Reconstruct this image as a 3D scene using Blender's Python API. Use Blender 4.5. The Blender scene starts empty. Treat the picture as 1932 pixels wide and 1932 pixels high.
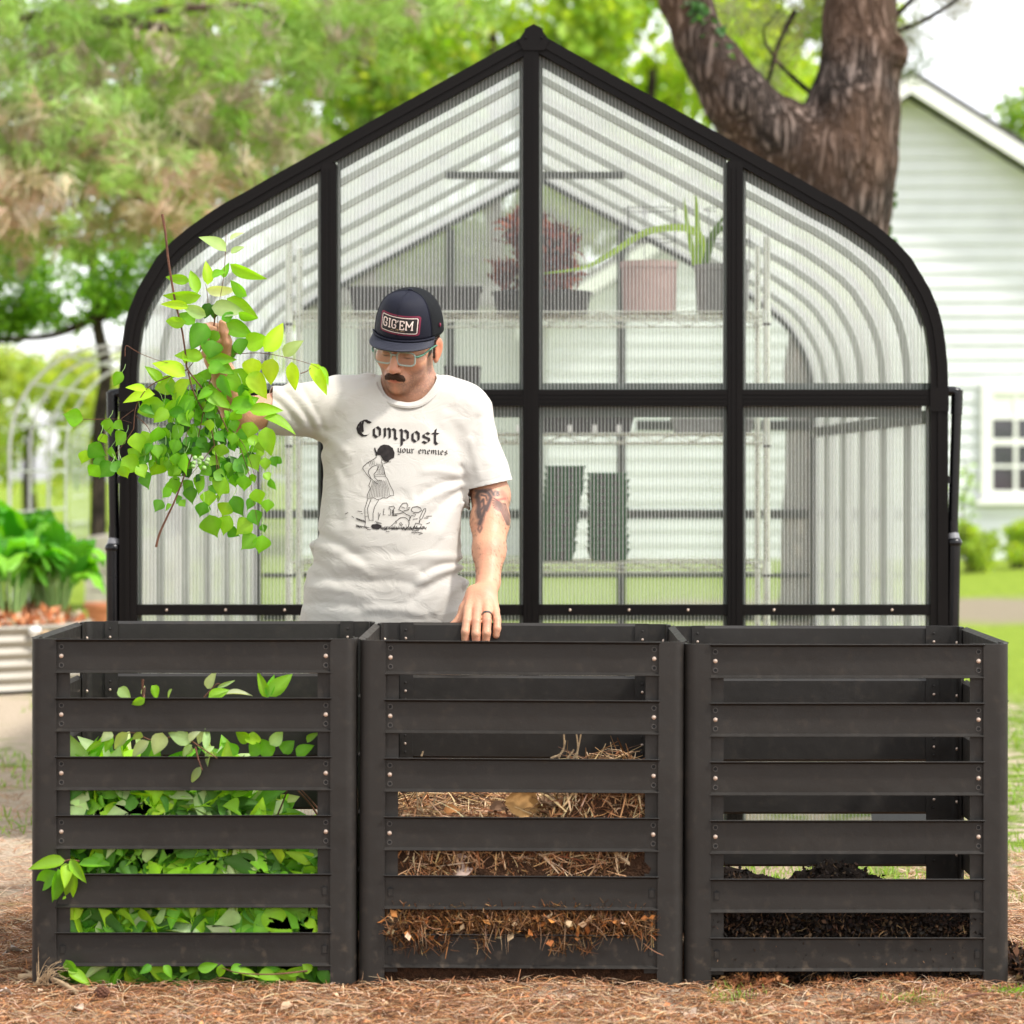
import bpy, bmesh, math, random
import numpy as np
from mathutils import Vector, Matrix, Euler
from mathutils.bvhtree import BVHTree

SC = bpy.context.scene
COL = SC.collection
R = math.radians
PI = math.pi

# ------------------------------------------------------------------ camera, sky, sun, exposure
H, DIST, FPX = 1.203, 6.48, 5262.0          # camera height, distance to the bins' front, focal length for a 1932 px frame
cam = bpy.data.cameras.new('camera')
cam.sensor_width = 24.0
cam.sensor_fit = 'HORIZONTAL'
cam.lens = 24.0 * FPX / 1932.0
cam.shift_x = -53.0 / 1932.0
cam.shift_y = -78.0 / 1932.0
cam.clip_end = 1000.0
cam.dof.use_dof = True
cam.dof.focus_distance = 7.2
cam.dof.aperture_fstop = 2.5
camo = bpy.data.objects.new('camera', cam)
COL.objects.link(camo)
camo.location = (0, -DIST, H)
camo.rotation_euler = (R(90), 0, 0)
SC.camera = camo

SUN = Vector((0.52, -0.28, 0.81)).normalized()        # towards the sun
world = bpy.data.worlds.new("World")
SC.world = world
world.use_nodes = True
wn = world.node_tree
wn.nodes.clear()
sky = wn.nodes.new('ShaderNodeTexSky')
sky.sky_type = 'NISHITA'
sky.sun_disc = False
sky.sun_elevation = math.asin(SUN.z)
sky.sun_rotation = math.atan2(SUN.x, SUN.y)
sky.dust_density = 1.2
sky.air_density = 1.0
hsv = wn.nodes.new('ShaderNodeHueSaturation')
hsv.inputs['Saturation'].default_value = 0.12
bg = wn.nodes.new('ShaderNodeBackground')
bg.inputs['Strength'].default_value = 0.15
wo = wn.nodes.new('ShaderNodeOutputWorld')
wn.links.new(sky.outputs[0], hsv.inputs['Color'])
wn.links.new(hsv.outputs[0], bg.inputs['Color'])
wn.links.new(bg.outputs[0], wo.inputs['Surface'])
sun = bpy.data.lights.new('sun', 'SUN')
sun.energy = 1.7
sun.angle = R(5)
sun.color = (1.0, 0.95, 0.88)
suno = bpy.data.objects.new('sun', sun)
COL.objects.link(suno)
suno.rotation_euler = SUN.to_track_quat('Z', 'Y').to_euler()
suno.location = (5, -5, 9)
SC.view_settings.view_transform = 'Standard'
SC.view_settings.look = 'None'
SC.view_settings.gamma = 1
SC.view_settings.use_curve_mapping = False
SC.view_settings.exposure = 1.32
SC.render.engine = 'CYCLES'
SC.cycles.use_denoising = True
SC.cycles.max_bounces = 8
SC.cycles.diffuse_bounces = 3
SC.cycles.transparent_max_bounces = 24
SC.cycles.caustics_reflective = False
SC.cycles.sample_clamp_indirect = 6.0

# ------------------------------------------------------------------ helpers
random.seed(7)
rng = np.random.default_rng(7)

def P(px, py, Y):
    """point at depth Y seen at (px,py) of a 1932 px wide frame"""
    k = (Y + DIST) / FPX
    return Vector(((px - 1019) * k, Y, H - (py - 888) * k))

def tag(o, label=None, cat=None, group=None, kind=None):
    if label: o['label'] = label
    if cat: o['category'] = cat
    if group: o['group'] = group
    if kind: o['kind'] = kind
    return o

def empty(name, loc=(0, 0, 0), label=None, cat=None, group=None):
    o = bpy.data.objects.new(name, None)
    o.location = loc
    o.empty_display_size = 0.05
    COL.objects.link(o)
    return tag(o, label, cat, group)

def link(name, me, parent=None, mats=None, smooth=False):
    if mats:
        for m in (mats if isinstance(mats, (list, tuple)) else [mats]):
            me.materials.append(m)
    o = bpy.data.objects.new(name, me)
    COL.objects.link(o)
    if parent is not None:
        o.parent = parent
        o.matrix_parent_inverse = Matrix.Translation(parent.location).inverted() if parent.type == 'EMPTY' else Matrix.Identity(4)
    if smooth:
        me.polygons.foreach_set('use_smooth', np.ones(len(me.polygons), dtype=bool))
    return o

def np_mesh(name, V, F, colors=None, midx=None):
    """V (n,3), F (m,k) equal sized faces or list of arrays"""
    me = bpy.data.meshes.new(name)
    V = np.asarray(V, dtype=np.float32)
    Fs = F if isinstance(F, list) else [F]
    Fs = [np.asarray(f, dtype=np.int32) for f in Fs if len(f)]
    me.vertices.add(len(V))
    me.vertices.foreach_set('co', V.ravel())
    nl = sum(f.size for f in Fs)
    nf = sum(len(f) for f in Fs)
    me.loops.add(nl)
    me.polygons.add(nf)
    me.loops.foreach_set('vertex_index', np.concatenate([f.ravel() for f in Fs]))
    starts, o = [], 0
    for f in Fs:
        starts.append(o + np.arange(len(f), dtype=np.int32) * f.shape[1])
        o += f.size
    me.polygons.foreach_set('loop_start', np.concatenate(starts))
    if midx is not None:
        me.polygons.foreach_set('material_index', np.asarray(midx, dtype=np.int32))
    me.update(calc_edges=True)
    if colors is not None:
        a = me.color_attributes.new('tint', 'FLOAT_COLOR', 'POINT')
        c = np.ones((len(V), 4), dtype=np.float32)
        c[:, :3] = colors
        a.data.foreach_set('color', c.ravel())
    return me

class MB:
    """collects shapes that end up as ONE mesh object"""
    def __init__(s):
        s.v, s.f, s.m = [], [], []
    def add(s, vs, fs, mi=0):
        b = len(s.v)
        s.v.extend([tuple(v) for v in vs])
        s.f.extend([tuple(i + b for i in f) for f in fs])
        s.m.extend([mi] * len(fs))
        return s
    def box(s, lo, hi, mi=0, bev=0.0):
        x0, y0, z0 = lo; x1, y1, z1 = hi
        if bev <= 0:
            vs = [(x0,y0,z0),(x1,y0,z0),(x1,y1,z0),(x0,y1,z0),(x0,y0,z1),(x1,y0,z1),(x1,y1,z1),(x0,y1,z1)]
            fs = [(0,3,2,1),(4,5,6,7),(0,1,5,4),(1,2,6,5),(2,3,7,6),(3,0,4,7)]
            return s.add(vs, fs, mi)
        bm = bmesh.new()
        bmesh.ops.create_cube(bm, size=1)
        for v in bm.verts:
            v.co = Vector(((x0+x1)/2 + v.co.x*(x1-x0), (y0+y1)/2 + v.co.y*(y1-y0), (z0+z1)/2 + v.co.z*(z1-z0)))
        bmesh.ops.bevel(bm, geom=bm.edges[:], offset=bev, segments=2, affect='EDGES')
        bm.verts.index_update()
        s.add([v.co[:] for v in bm.verts], [tuple(v.index for v in f.verts) for f in bm.faces], mi)
        bm.free()
        return s
    def tube(s, pts, rad, n=8, mi=0, cap=True, closed=False):
        pts = [Vector(p) for p in pts]
        N = len(pts)
        rad = [rad] * N if not hasattr(rad, '__len__') else rad
        up = None
        rings = []
        for i, p in enumerate(pts):
            if closed:
                t = pts[(i+1) % N] - pts[i-1]
            else:
                t = pts[min(i+1, N-1)] - pts[max(i-1, 0)]
            if t.length < 1e-9: t = Vector((0, 0, 1))
            t.normalize()
            if up is None:
                up = Vector((0, 0, 1)) if abs(t.z) < .9 else Vector((0, 1, 0))
            a = up - t * up.dot(t)
            if a.length < 1e-5:
                a = Vector((1, 0, 0)) - t * t.x
            a.normalize()
            up = a
            b = t.cross(a)
            rings.append([p + (a * math.cos(2*PI*k/n) + b * math.sin(2*PI*k/n)) * rad[i] for k in range(n)])
        vs = [v for r_ in rings for v in r_]
        fs = []
        for i in range(N if closed else N-1):
            j = (i+1) % N
            for k in range(n):
                fs.append((i*n+k, i*n+(k+1) % n, j*n+(k+1) % n, j*n+k))
        if cap and not closed:
            fs.append(tuple(range(n))[::-1])
            fs.append(tuple((N-1)*n + k for k in range(n)))
        return s.add(vs, fs, mi)
    def prism(s, poly, d, mi=0):
        """poly list of 3d points, extruded by vector d"""
        n = len(poly); d = Vector(d)
        vs = [Vector(p) for p in poly] + [Vector(p) + d for p in poly]
        fs = [tuple(range(n))[::-1], tuple(range(n, 2*n))] + [(i, (i+1) % n, n+(i+1) % n, n+i) for i in range(n)]
        return s.add(vs, fs, mi)
    def sphere(s, c, r, nu=12, nv=8, mi=0):
        c = Vector(c); r = (r, r, r) if not hasattr(r, '__len__') else r
        vs = [(c.x, c.y, c.z + r[2])]
        for j in range(1, nv):
            a = PI * j / nv
            for i in range(nu):
                b = 2*PI*i/nu
                vs.append((c.x + r[0]*math.sin(a)*math.cos(b), c.y + r[1]*math.sin(a)*math.sin(b), c.z + r[2]*math.cos(a)))
        vs.append((c.x, c.y, c.z - r[2]))
        fs = [(0, 1+i, 1+(i+1) % nu) for i in range(nu)]
        for j in range(nv-2):
            for i in range(nu):
                fs.append((1+j*nu+i, 1+(j+1)*nu+i, 1+(j+1)*nu+(i+1) % nu, 1+j*nu+(i+1) % nu))
        L = len(vs)-1; b = 1+(nv-2)*nu
        fs += [(b+i, L, b+(i+1) % nu) for i in range(nu)]
        return s.add(vs, fs, mi)
    def mesh(s, name):
        me = bpy.data.meshes.new(name)
        me.from_pydata([tuple(v) for v in s.v], [], s.f)
        me.polygons.foreach_set('material_index', s.m)
        bm = bmesh.new(); bm.from_mesh(me)
        bmesh.ops.recalc_face_normals(bm, faces=bm.faces[:])
        bm.to_mesh(me); bm.free()
        me.update()
        return me
    def build(s, name, mats, parent=None, smooth=False):
        o = link(name, s.mesh(name), parent, mats)
        if smooth:
            me = o.data
            me.polygons.foreach_set('use_smooth', np.ones(len(me.polygons), dtype=bool))
            me.set_sharp_from_angle(angle=R(40))
        return o

def hashn(i, j, k, seed):
    n = (i * 73856093) ^ (j * 19349663) ^ (k * 83492791) ^ (seed * 2654435761 & 0x7fffffff)
    n = (n ^ (n >> 13)) * 1274126177 & 0x7fffffff
    n = n ^ (n >> 16)
    return (n & 0xffff) / 65535.0

def vnoise(Pn, seed=0):
    """value noise 0..1, Pn (n,3)"""
    Pn = np.asarray(Pn, dtype=np.float64)
    I = np.floor(Pn).astype(np.int64); F = Pn - I
    F = F * F * (3 - 2 * F)
    out = 0
    for a in (0, 1):
        for b in (0, 1):
            for c in (0, 1):
                w = (F[:, 0] if a else 1 - F[:, 0]) * (F[:, 1] if b else 1 - F[:, 1]) * (F[:, 2] if c else 1 - F[:, 2])
                out = out + w * hashn(I[:, 0]+a, I[:, 1]+b, I[:, 2]+c, seed)
    return out

def fbm(Pn, seed=0, oct=3):
    s, a, t = 0, 1.0, 0
    for o in range(oct):
        s = s + a * vnoise(Pn * 2**o, seed + o); t += a; a *= .5
    return s / t

def catmull(pts, n=6):
    pts = [Vector(p) for p in pts]
    out = []
    for i in range(len(pts)-1):
        p0 = pts[max(i-1, 0)]; p1 = pts[i]; p2 = pts[i+1]; p3 = pts[min(i+2, len(pts)-1)]
        for k in range(n):
            t = k / n
            out.append(0.5*((2*p1) + (p2-p0)*t + (2*p0-5*p1+4*p2-p3)*t*t + (3*p1-p0-3*p2+p3)*t**3))
    out.append(pts[-1])
    return out

# ---- leaves: many copies of one template as one mesh
def leaf_template(seg=5, fold=.22, curl=.25, shape=0):
    t = np.linspace(0, 1, seg+1)
    if shape == 0:   # ovate with drawn-out tip
        w = np.sin(PI * t**.75)**.85 * (1 - .25*t) * .5
    elif shape == 1:  # round, short tip
        w = np.interp(t, [0, .06, .2, .38, .55, .72, .86, 1], [0, .30, .80, 1.0, .84, .46, .13, 0]) * .5
    else:
        w = np.sin(PI*t) * .5
    V = []
    z = -curl * (t**2)
    for i in range(seg+1):
        V.append((t[i], 0, z[i]))
    for i in range(1, seg):
        V.append((t[i], w[i], z[i] + fold * w[i]))
    for i in range(1, seg):
        V.append((t[i], -w[i], z[i] + fold * w[i]))
    L = lambda i: seg + i; Rr = lambda i: seg + (seg-1) + i
    tri, quad = [], []
    tri += [(0, 1, L(1)), (0, Rr(1), 1), (seg-1, seg, L(seg-1)), (seg-1, Rr(seg-1), seg)]
    for i in range(1, seg-1):
        quad += [(i, i+1, L(i+1), L(i)), (i+1, i, Rr(i), Rr(i+1))]
    return np.array(V), np.array(tri), np.array(quad)

TEMPL = [leaf_template(7, .30, .22, 0), leaf_template(8, .28, .22, 1), leaf_template(5, .3, .5, 0)]
QV = np.array([(0, 0, 0), (.5, .5, .08), (1, 0, -.1), (.5, -.5, .08)]); QF = np.array([(0, 1, 2, 3)])

def scatter(base, dirv, nrm, length, width, color, templ=None):
    """base,dirv,nrm (n,3); length,width (n,); color (n,3) -> V, faces list, colors"""
    base = np.asarray(base, float); d = np.asarray(dirv, float); nrm = np.asarray(nrm, float)
    d = d / (np.linalg.norm(d, axis=1, keepdims=True) + 1e-9)
    nn = nrm - d * np.sum(nrm * d, axis=1, keepdims=True)
    bad = np.linalg.norm(nn, axis=1) < 1e-4
    nn[bad] = np.cross(d[bad], np.array([.3, .2, .9]))
    nn = nn / (np.linalg.norm(nn, axis=1, keepdims=True) + 1e-9)
    s = np.cross(nn, d)
    if templ is None:
        TV, fs = QV, [QF]
    else:
        TV, T3, T4 = templ; fs = [T3, T4]
    n, m = len(base), len(TV)
    length = np.asarray(length)[:, None, None]; width = np.asarray(width)[:, None, None]
    V = base[:, None, :] + d[:, None, :] * TV[None, :, 0:1] * length + s[:, None, :] * TV[None, :, 1:2] * width + nn[:, None, :] * TV[None, :, 2:3] * length
    off = (np.arange(n) * m)[:, None, None]
    F = [(f[None] + off).reshape(-1, f.shape[1]) for f in fs]
    C = np.repeat(np.asarray(color, float), m, axis=0)
    if templ is not None:        # paler midrib
        C = C.reshape(n, m, 3); k = (m + 2)//3; C[:, :k] = C[:, :k]*1.12 + .03; C = C.reshape(-1, 3)
    return V.reshape(-1, 3), F, C

def merge(parts):
    V, C, off = [], [], 0
    Fd = {}
    for (v, fs, c) in parts:
        V.append(v); C.append(c)
        for f in fs:
            Fd.setdefault(f.shape[1], []).append(f + off)
        off += len(v)
    return np.concatenate(V), [np.concatenate(x) for x in Fd.values()], np.concatenate(C)

def rand_dirs(n, zbias=0.0):
    d = rng.normal(size=(n, 3)); d[:, 2] += zbias
    return d / np.linalg.norm(d, axis=1, keepdims=True)

def jit(col, n, amt=.25):
    col = np.asarray(col)
    f = 1 + rng.uniform(-amt, amt, (n, 1))
    return np.clip(col * f * (1 + rng.uniform(-amt*.35, amt*.35, (n, 3))), 0, 1)

# ---- signed-distance modelling (surface nets) for bodies, cloth, trunks
class Sdf:
    def __init__(s): s.pr = []
    def ell(s, c, r, k=.01, op=1, M=None):
        c = np.array(c, float); r = np.array(r, float)
        Mi = None if M is None else np.array(M, float)
        def f(p):
            q = p - c
            if Mi is not None: q = q @ Mi       # rows are world axes of local frame
            k0 = np.linalg.norm(q / r, axis=1); k1 = np.linalg.norm(q / (r*r), axis=1)
            return np.where(k0 < 1e-6, -r.min(), k0 * (k0 - 1) / np.maximum(k1, 1e-9))
        s.pr.append((f, k, op)); return s
    def cap(s, a, b, ra, rb=None, k=.01, op=1):
        a = np.array(a, float); b = np.array(b, float); rb = ra if rb is None else rb
        ab = b - a; L2 = max(float(ab @ ab), 1e-12)
        def f(p):
            t = np.clip(((p - a) @ ab) / L2, 0, 1)
            return np.linalg.norm(p - a - t[:, None] * ab, axis=1) - (ra + (rb - ra) * t)
        s.pr.append((f, k, op)); return s
    def fn(s, f, k=.01, op=1):
        s.pr.append((f, k, op)); return s
    def chain(s, pts, rs, k=.01):
        for i in range(len(pts)-1):
            s.cap(pts[i], pts[i+1], rs[i], rs[i+1], k)
        return s
    @staticmethod
    def comb(d, v, k, op):
        if op == 1:
            if d is None: return v
            h = np.clip(.5 + .5 * (d - v) / k, 0, 1)
            return d * (1 - h) + v * h - k * h * (1 - h)
        h = np.clip(.5 - .5 * (d + v) / k, 0, 1)
        return d * (1 - h) - v * h + k * h * (1 - h)
    def __call__(s, p, active=None):
        d = None
        for i, (f, k, op) in enumerate(s.pr):
            if active is not None and not active[i]: continue
            if d is None and op != 1: continue
            d = s.comb(d, f(p), k, op)
        if d is None: d = np.full(len(p), 1.0)
        return d
    def mesh(s, lo, hi, h, B=12):
        lo = np.array(lo, float); hi = np.array(hi, float)
        nb = np.ceil((hi - lo) / (h * B)).astype(int)
        ii = np.stack(np.meshgrid(*[np.arange(n) for n in nb], indexing='ij'), -1).reshape(-1, 3)
        cen = lo + (ii + .5) * h * B
        vals = np.stack([f(cen) for f, k, op in s.pr], 1)
        Rb = h * B * .5 * 1.7321 + 2 * h
        total = s(cen)
        keep = np.abs(total) < Rb * 1.5
        NX = (nb + 2) * B + 4
        g = np.arange(-1, B + 1)
        G = np.stack(np.meshgrid(g, g, g, indexing='ij'), -1)
        n1 = B + 2
        keysV, posV, quads = [], [], []
        key = lambda c: ((c[:, 0] + 2) * NX[1] + (c[:, 1] + 2)) * NX[2] + (c[:, 2] + 2)
        minu = np.min(np.where(np.array([op == 1 for _, _, op in s.pr]), vals, 1e9), 1)
        for bi in np.nonzero(keep)[0]:
            act = []
            for j, (f, k, op) in enumerate(s.pr):
                act.append(vals[bi, j] < (minu[bi] if op == 1 else 0) + 2 * Rb + k * 2)
            idx = G + ii[bi] * B
            p = lo + idx * h
            D = s(p.reshape(-1, 3), act).reshape(n1, n1, n1)
            if D.min() > 0 or D.max() < 0: continue
            S = D < 0
            # cells (from node -1 .. B)
            c0 = D[:-1, :-1, :-1]
            cnt = np.zeros(c0.shape); pos = np.zeros(c0.shape + (3,))
            mixed = np.zeros(c0.shape, bool)
            corners = [(a, b, c) for a in (0, 1) for b in (0, 1) for c in (0, 1)]
            n2 = n1 - 1
            sl = lambda a, A: A[a[0]:a[0]+n2, a[1]:a[1]+n2, a[2]:a[2]+n2]
            for a in corners:
                for ax in range(3):
                    if a[ax]: continue
                    b = list(a); b[ax] = 1; b = tuple(b)
                    da, db = sl(a, D), sl(b, D)
                    cr = (da < 0) != (db < 0)
                    t = np.where(cr, da / np.where(cr, da - db, 1), 0)
                    cnt += cr
                    for q in range(3):
                        pos[..., q] += np.where(cr, a[q] + (t if q == ax else 0), 0)
                    mixed |= cr
            w = np.argwhere(mixed)
            if len(w) == 0: continue
            cell = idx[w[:, 0], w[:, 1], w[:, 2]]
            pp = pos[w[:, 0], w[:, 1], w[:, 2]] / cnt[w[:, 0], w[:, 1], w[:, 2]][:, None]
            keysV.append(key(cell)); posV.append(lo + (cell + pp) * h)
            # quads for edges starting at nodes 0..B-1 (local idx 1..B)
            for ax in range(3):
                A = S[1:B+1, 1:B+1, 1:B+1]
                sh = [slice(1, B+1)] * 3; sh[ax] = slice(2, B+2)
                Bs = S[tuple(sh)]
                e = np.argwhere(A != Bs)
                if len(e) == 0: continue
                c = e + ii[bi] * B
                u, v = [q for q in range(3) if q != ax]
                def sft(du, dv):
                    x = c.copy(); x[:, u] -= du; x[:, v] -= dv; return key(x)
                q = np.stack([sft(0, 0), sft(1, 0), sft(1, 1), sft(0, 1)], 1)
                flip = A[e[:, 0], e[:, 1], e[:, 2]]
                if ax == 1: flip = ~flip
                q[~flip] = q[~flip][:, ::-1]
                quads.append(q)
        K = np.concatenate(keysV); Pp = np.concatenate(posV)
        uk, first = np.unique(K, return_index=True)
        Q = np.concatenate(quads)
        pos = np.searchsorted(uk, Q); pos = np.clip(pos, 0, len(uk)-1)
        ok = (uk[pos] == Q).all(1)
        return Pp[first], pos[ok][:, ::-1]

def rotm(pitch=0, yaw=0, roll=0):
    return Matrix.Rotation(R(roll), 3, 'Y') @ Matrix.Rotation(R(yaw), 3, 'Z') @ Matrix.Rotation(R(pitch), 3, 'X')
# ------------------------------------------------------------------ materials
def new_mat(name):
    m = bpy.data.materials.new(name); m.use_nodes = True
    nt = m.node_tree; nt.nodes.clear()
    out = nt.nodes.new('ShaderNodeOutputMaterial')
    return m, nt, out

def N(nt, typ, **kw):
    n = nt.nodes.new(typ)
    for k, v in kw.items():
        if k in n.inputs: n.inputs[k].default_value = v
        else: setattr(n, k, v)
    return n

def ramp(nt, stops):
    r = nt.nodes.new('ShaderNodeValToRGB')
    e = r.color_ramp.elements
    while len(e) < len(stops): e.new(.5)
    for el, (p, c) in zip(e, stops):
        el.position = p; el.color = (*c, 1) if len(c) == 3 else c
    return r

def simple(name, col, rough=.5, metal=0.0, var=.12, scale=18, bump=.0, bscale=200, spec=.5, coat=0, stretch=(1, 1, 1)):
    m, nt, out = new_mat(name)
    b = N(nt, 'ShaderNodeBsdfPrincipled', Roughness=rough, Metallic=metal)
    b.inputs['Specular IOR Level'].default_value = spec
    b.inputs['Coat Weight'].default_value = coat
    tc = N(nt, 'ShaderNodeTexCoord'); mp = N(nt, 'ShaderNodeMapping'); mp.inputs['Scale'].default_value = stretch
    nt.links.new(tc.outputs['Object'], mp.inputs[0])
    no = N(nt, 'ShaderNodeTexNoise', Scale=scale, Detail=6.0)
    nt.links.new(mp.outputs[0], no.inputs['Vector'])
    c = np.array(col)
    r = ramp(nt, [(.25, tuple(c*(1-var))), (.75, tuple(np.clip(c*(1+var), 0, 1)))])
    nt.links.new(no.outputs[0], r.inputs[0]); nt.links.new(r.outputs[0], b.inputs['Base Color'])
    if bump > 0:
        n2 = N(nt, 'ShaderNodeTexNoise', Scale=bscale, Detail=5.0)
        nt.links.new(mp.outputs[0], n2.inputs['Vector'])
        bp = N(nt, 'ShaderNodeBump', Strength=bump, Distance=.01)
        nt.links.new(n2.outputs[0], bp.inputs['Height']); nt.links.new(bp.outputs[0], b.inputs['Normal'])
    mr = N(nt, 'ShaderNodeMapRange'); mr.inputs['To Min'].default_value = max(rough-.1, .02); mr.inputs['To Max'].default_value = min(rough+.1, 1)
    nt.links.new(no.outputs[0], mr.inputs[0]); nt.links.new(mr.outputs[0], b.inputs['Roughness'])
    nt.links.new(b.outputs[0], out.inputs[0])
    return m

def tinted(name, rough=.5, trans=0.0, spec=.4, var=.2, scale=60, bump=0, sss=0, tcol=None):
    """colour comes from the 'tint' attribute of the mesh (one colour per leaf / needle / skin zone)"""
    m, nt, out = new_mat(name)
    at = N(nt, 'ShaderNodeAttribute', attribute_name='tint')
    tc = N(nt, 'ShaderNodeTexCoord')
    no = N(nt, 'ShaderNodeTexNoise', Scale=scale, Detail=4.0)
    nt.links.new(tc.outputs['Object'], no.inputs['Vector'])
    mr = N(nt, 'ShaderNodeMapRange'); mr.inputs['To Min'].default_value = 1-var; mr.inputs['To Max'].default_value = 1+var
    nt.links.new(no.outputs[0], mr.inputs[0])
    mx = N(nt, 'ShaderNodeVectorMath', operation='SCALE')
    nt.links.new(at.outputs['Color'], mx.inputs[0]); nt.links.new(mr.outputs[0], mx.inputs['Scale'])
    b = N(nt, 'ShaderNodeBsdfPrincipled', Roughness=rough)
    b.inputs['Specular IOR Level'].default_value = spec
    nt.links.new(mx.outputs[0], b.inputs['Base Color'])
    if sss:
        b.inputs['Subsurface Weight'].default_value = sss
        b.inputs['Subsurface Radius'].default_value = (1.0, .35, .18)
        b.inputs['Subsurface Scale'].default_value = .008
    if bump:
        bp = N(nt, 'ShaderNodeBump', Strength=bump, Distance=.004)
        nt.links.new(no.outputs[0], bp.inputs['Height']); nt.links.new(bp.outputs[0], b.inputs['Normal'])
    if trans > 0:
        tr = N(nt, 'ShaderNodeBsdfTranslucent')
        g = N(nt, 'ShaderNodeVectorMath', operation='MULTIPLY')
        g.inputs[1].default_value = tcol or (1.6, 1.5, .5)
        nt.links.new(mx.outputs[0], g.inputs[0]); nt.links.new(g.outputs[0], tr.inputs['Color'])
        ms = N(nt, 'ShaderNodeMixShader'); ms.inputs[0].default_value = trans
        nt.links.new(b.outputs[0], ms.inputs[1]); nt.links.new(tr.outputs[0], ms.inputs[2])
        nt.links.new(ms.outputs[0], out.inputs[0])
    else:
        nt.links.new(b.outputs[0], out.inputs[0])
    return m

def polycarb(name, axis, pitch, haze=.12, web=.30, tintc=(.90, .96, .91), webcol=(.82, .83, .80), darkw=.12, tlf=.6):
    """twin-wall sheet: clear channels between whitish upright webs with a dark edge, in the sheet's own coordinates"""
    m, nt, out = new_mat(name)
    tc = N(nt, 'ShaderNodeTexCoord'); sp = N(nt, 'ShaderNodeSeparateXYZ')
    nt.links.new(tc.outputs['Object'], sp.inputs[0])
    ns = N(nt, 'ShaderNodeTexNoise', Scale=3.0)
    nt.links.new(tc.outputs['Object'], ns.inputs['Vector'])
    mul = N(nt, 'ShaderNodeMath', operation='MULTIPLY'); mul.inputs[1].default_value = 1.0/pitch
    nt.links.new(sp.outputs[axis], mul.inputs[0])
    fr = N(nt, 'ShaderNodeMath', operation='FRACT'); nt.links.new(mul.outputs[0], fr.inputs[0])
    rw = ramp(nt, [(0, (1, 1, 1)), (web*.5, (1, 1, 1)), (web, (0, 0, 0)), (1-.04, (0, 0, 0)), (1, (1, 1, 1))])
    nt.links.new(fr.outputs[0], rw.inputs[0])
    rd = ramp(nt, [(web, (1, 1, 1)), (web+.02, (.50, .58, .52)), (web+darkw, (.50, .58, .52)), (web+darkw+.06, (1, 1, 1))])
    nt.links.new(fr.outputs[0], rd.inputs[0])
    tcm = N(nt, 'ShaderNodeVectorMath', operation='MULTIPLY'); tcm.inputs[1].default_value = tintc
    nt.links.new(rd.outputs[0], tcm.inputs[0])
    tr = N(nt, 'ShaderNodeBsdfTransparent'); nt.links.new(tcm.outputs[0], tr.inputs[0])
    df = N(nt, 'ShaderNodeBsdfDiffuse', Color=(*webcol, 1)); tl = N(nt, 'ShaderNodeBsdfTranslucent', Color=(*webcol, 1))
    wm = N(nt, 'ShaderNodeMixShader'); wm.inputs[0].default_value = tlf
    nt.links.new(df.outputs[0], wm.inputs[1]); nt.links.new(tl.outputs[0], wm.inputs[2])
    fm = N(nt, 'ShaderNodeMath', operation='MULTIPLY_ADD'); fm.inputs[1].default_value = .62; fm.inputs[2].default_value = haze
    nt.links.new(rw.outputs[0], fm.inputs[0])
    ms = N(nt, 'ShaderNodeMixShader')
    nt.links.new(fm.outputs[0], ms.inputs[0]); nt.links.new(tr.outputs[0], ms.inputs[1]); nt.links.new(wm.outputs[0], ms.inputs[2])
    gl = N(nt, 'ShaderNodeBsdfGlossy', Roughness=.12)
    bp = N(nt, 'ShaderNodeBump', Strength=.25, Distance=.003); nt.links.new(rw.outputs[0], bp.inputs['Height'])
    nt.links.new(bp.outputs[0], gl.inputs['Normal'])
    lw = N(nt, 'ShaderNodeLayerWeight', Blend=.25)
    lm = N(nt, 'ShaderNodeMath', operation='MULTIPLY'); lm.inputs[1].default_value = .6
    nt.links.new(lw.outputs['Fresnel'], lm.inputs[0])
    m2 = N(nt, 'ShaderNodeMixShader')
    nt.links.new(lm.outputs[0], m2.inputs[0]); nt.links.new(ms.outputs[0], m2.inputs[1]); nt.links.new(gl.outputs[0], m2.inputs[2])
    nt.links.new(m2.outputs[0], out.inputs[0])
    return m

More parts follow.
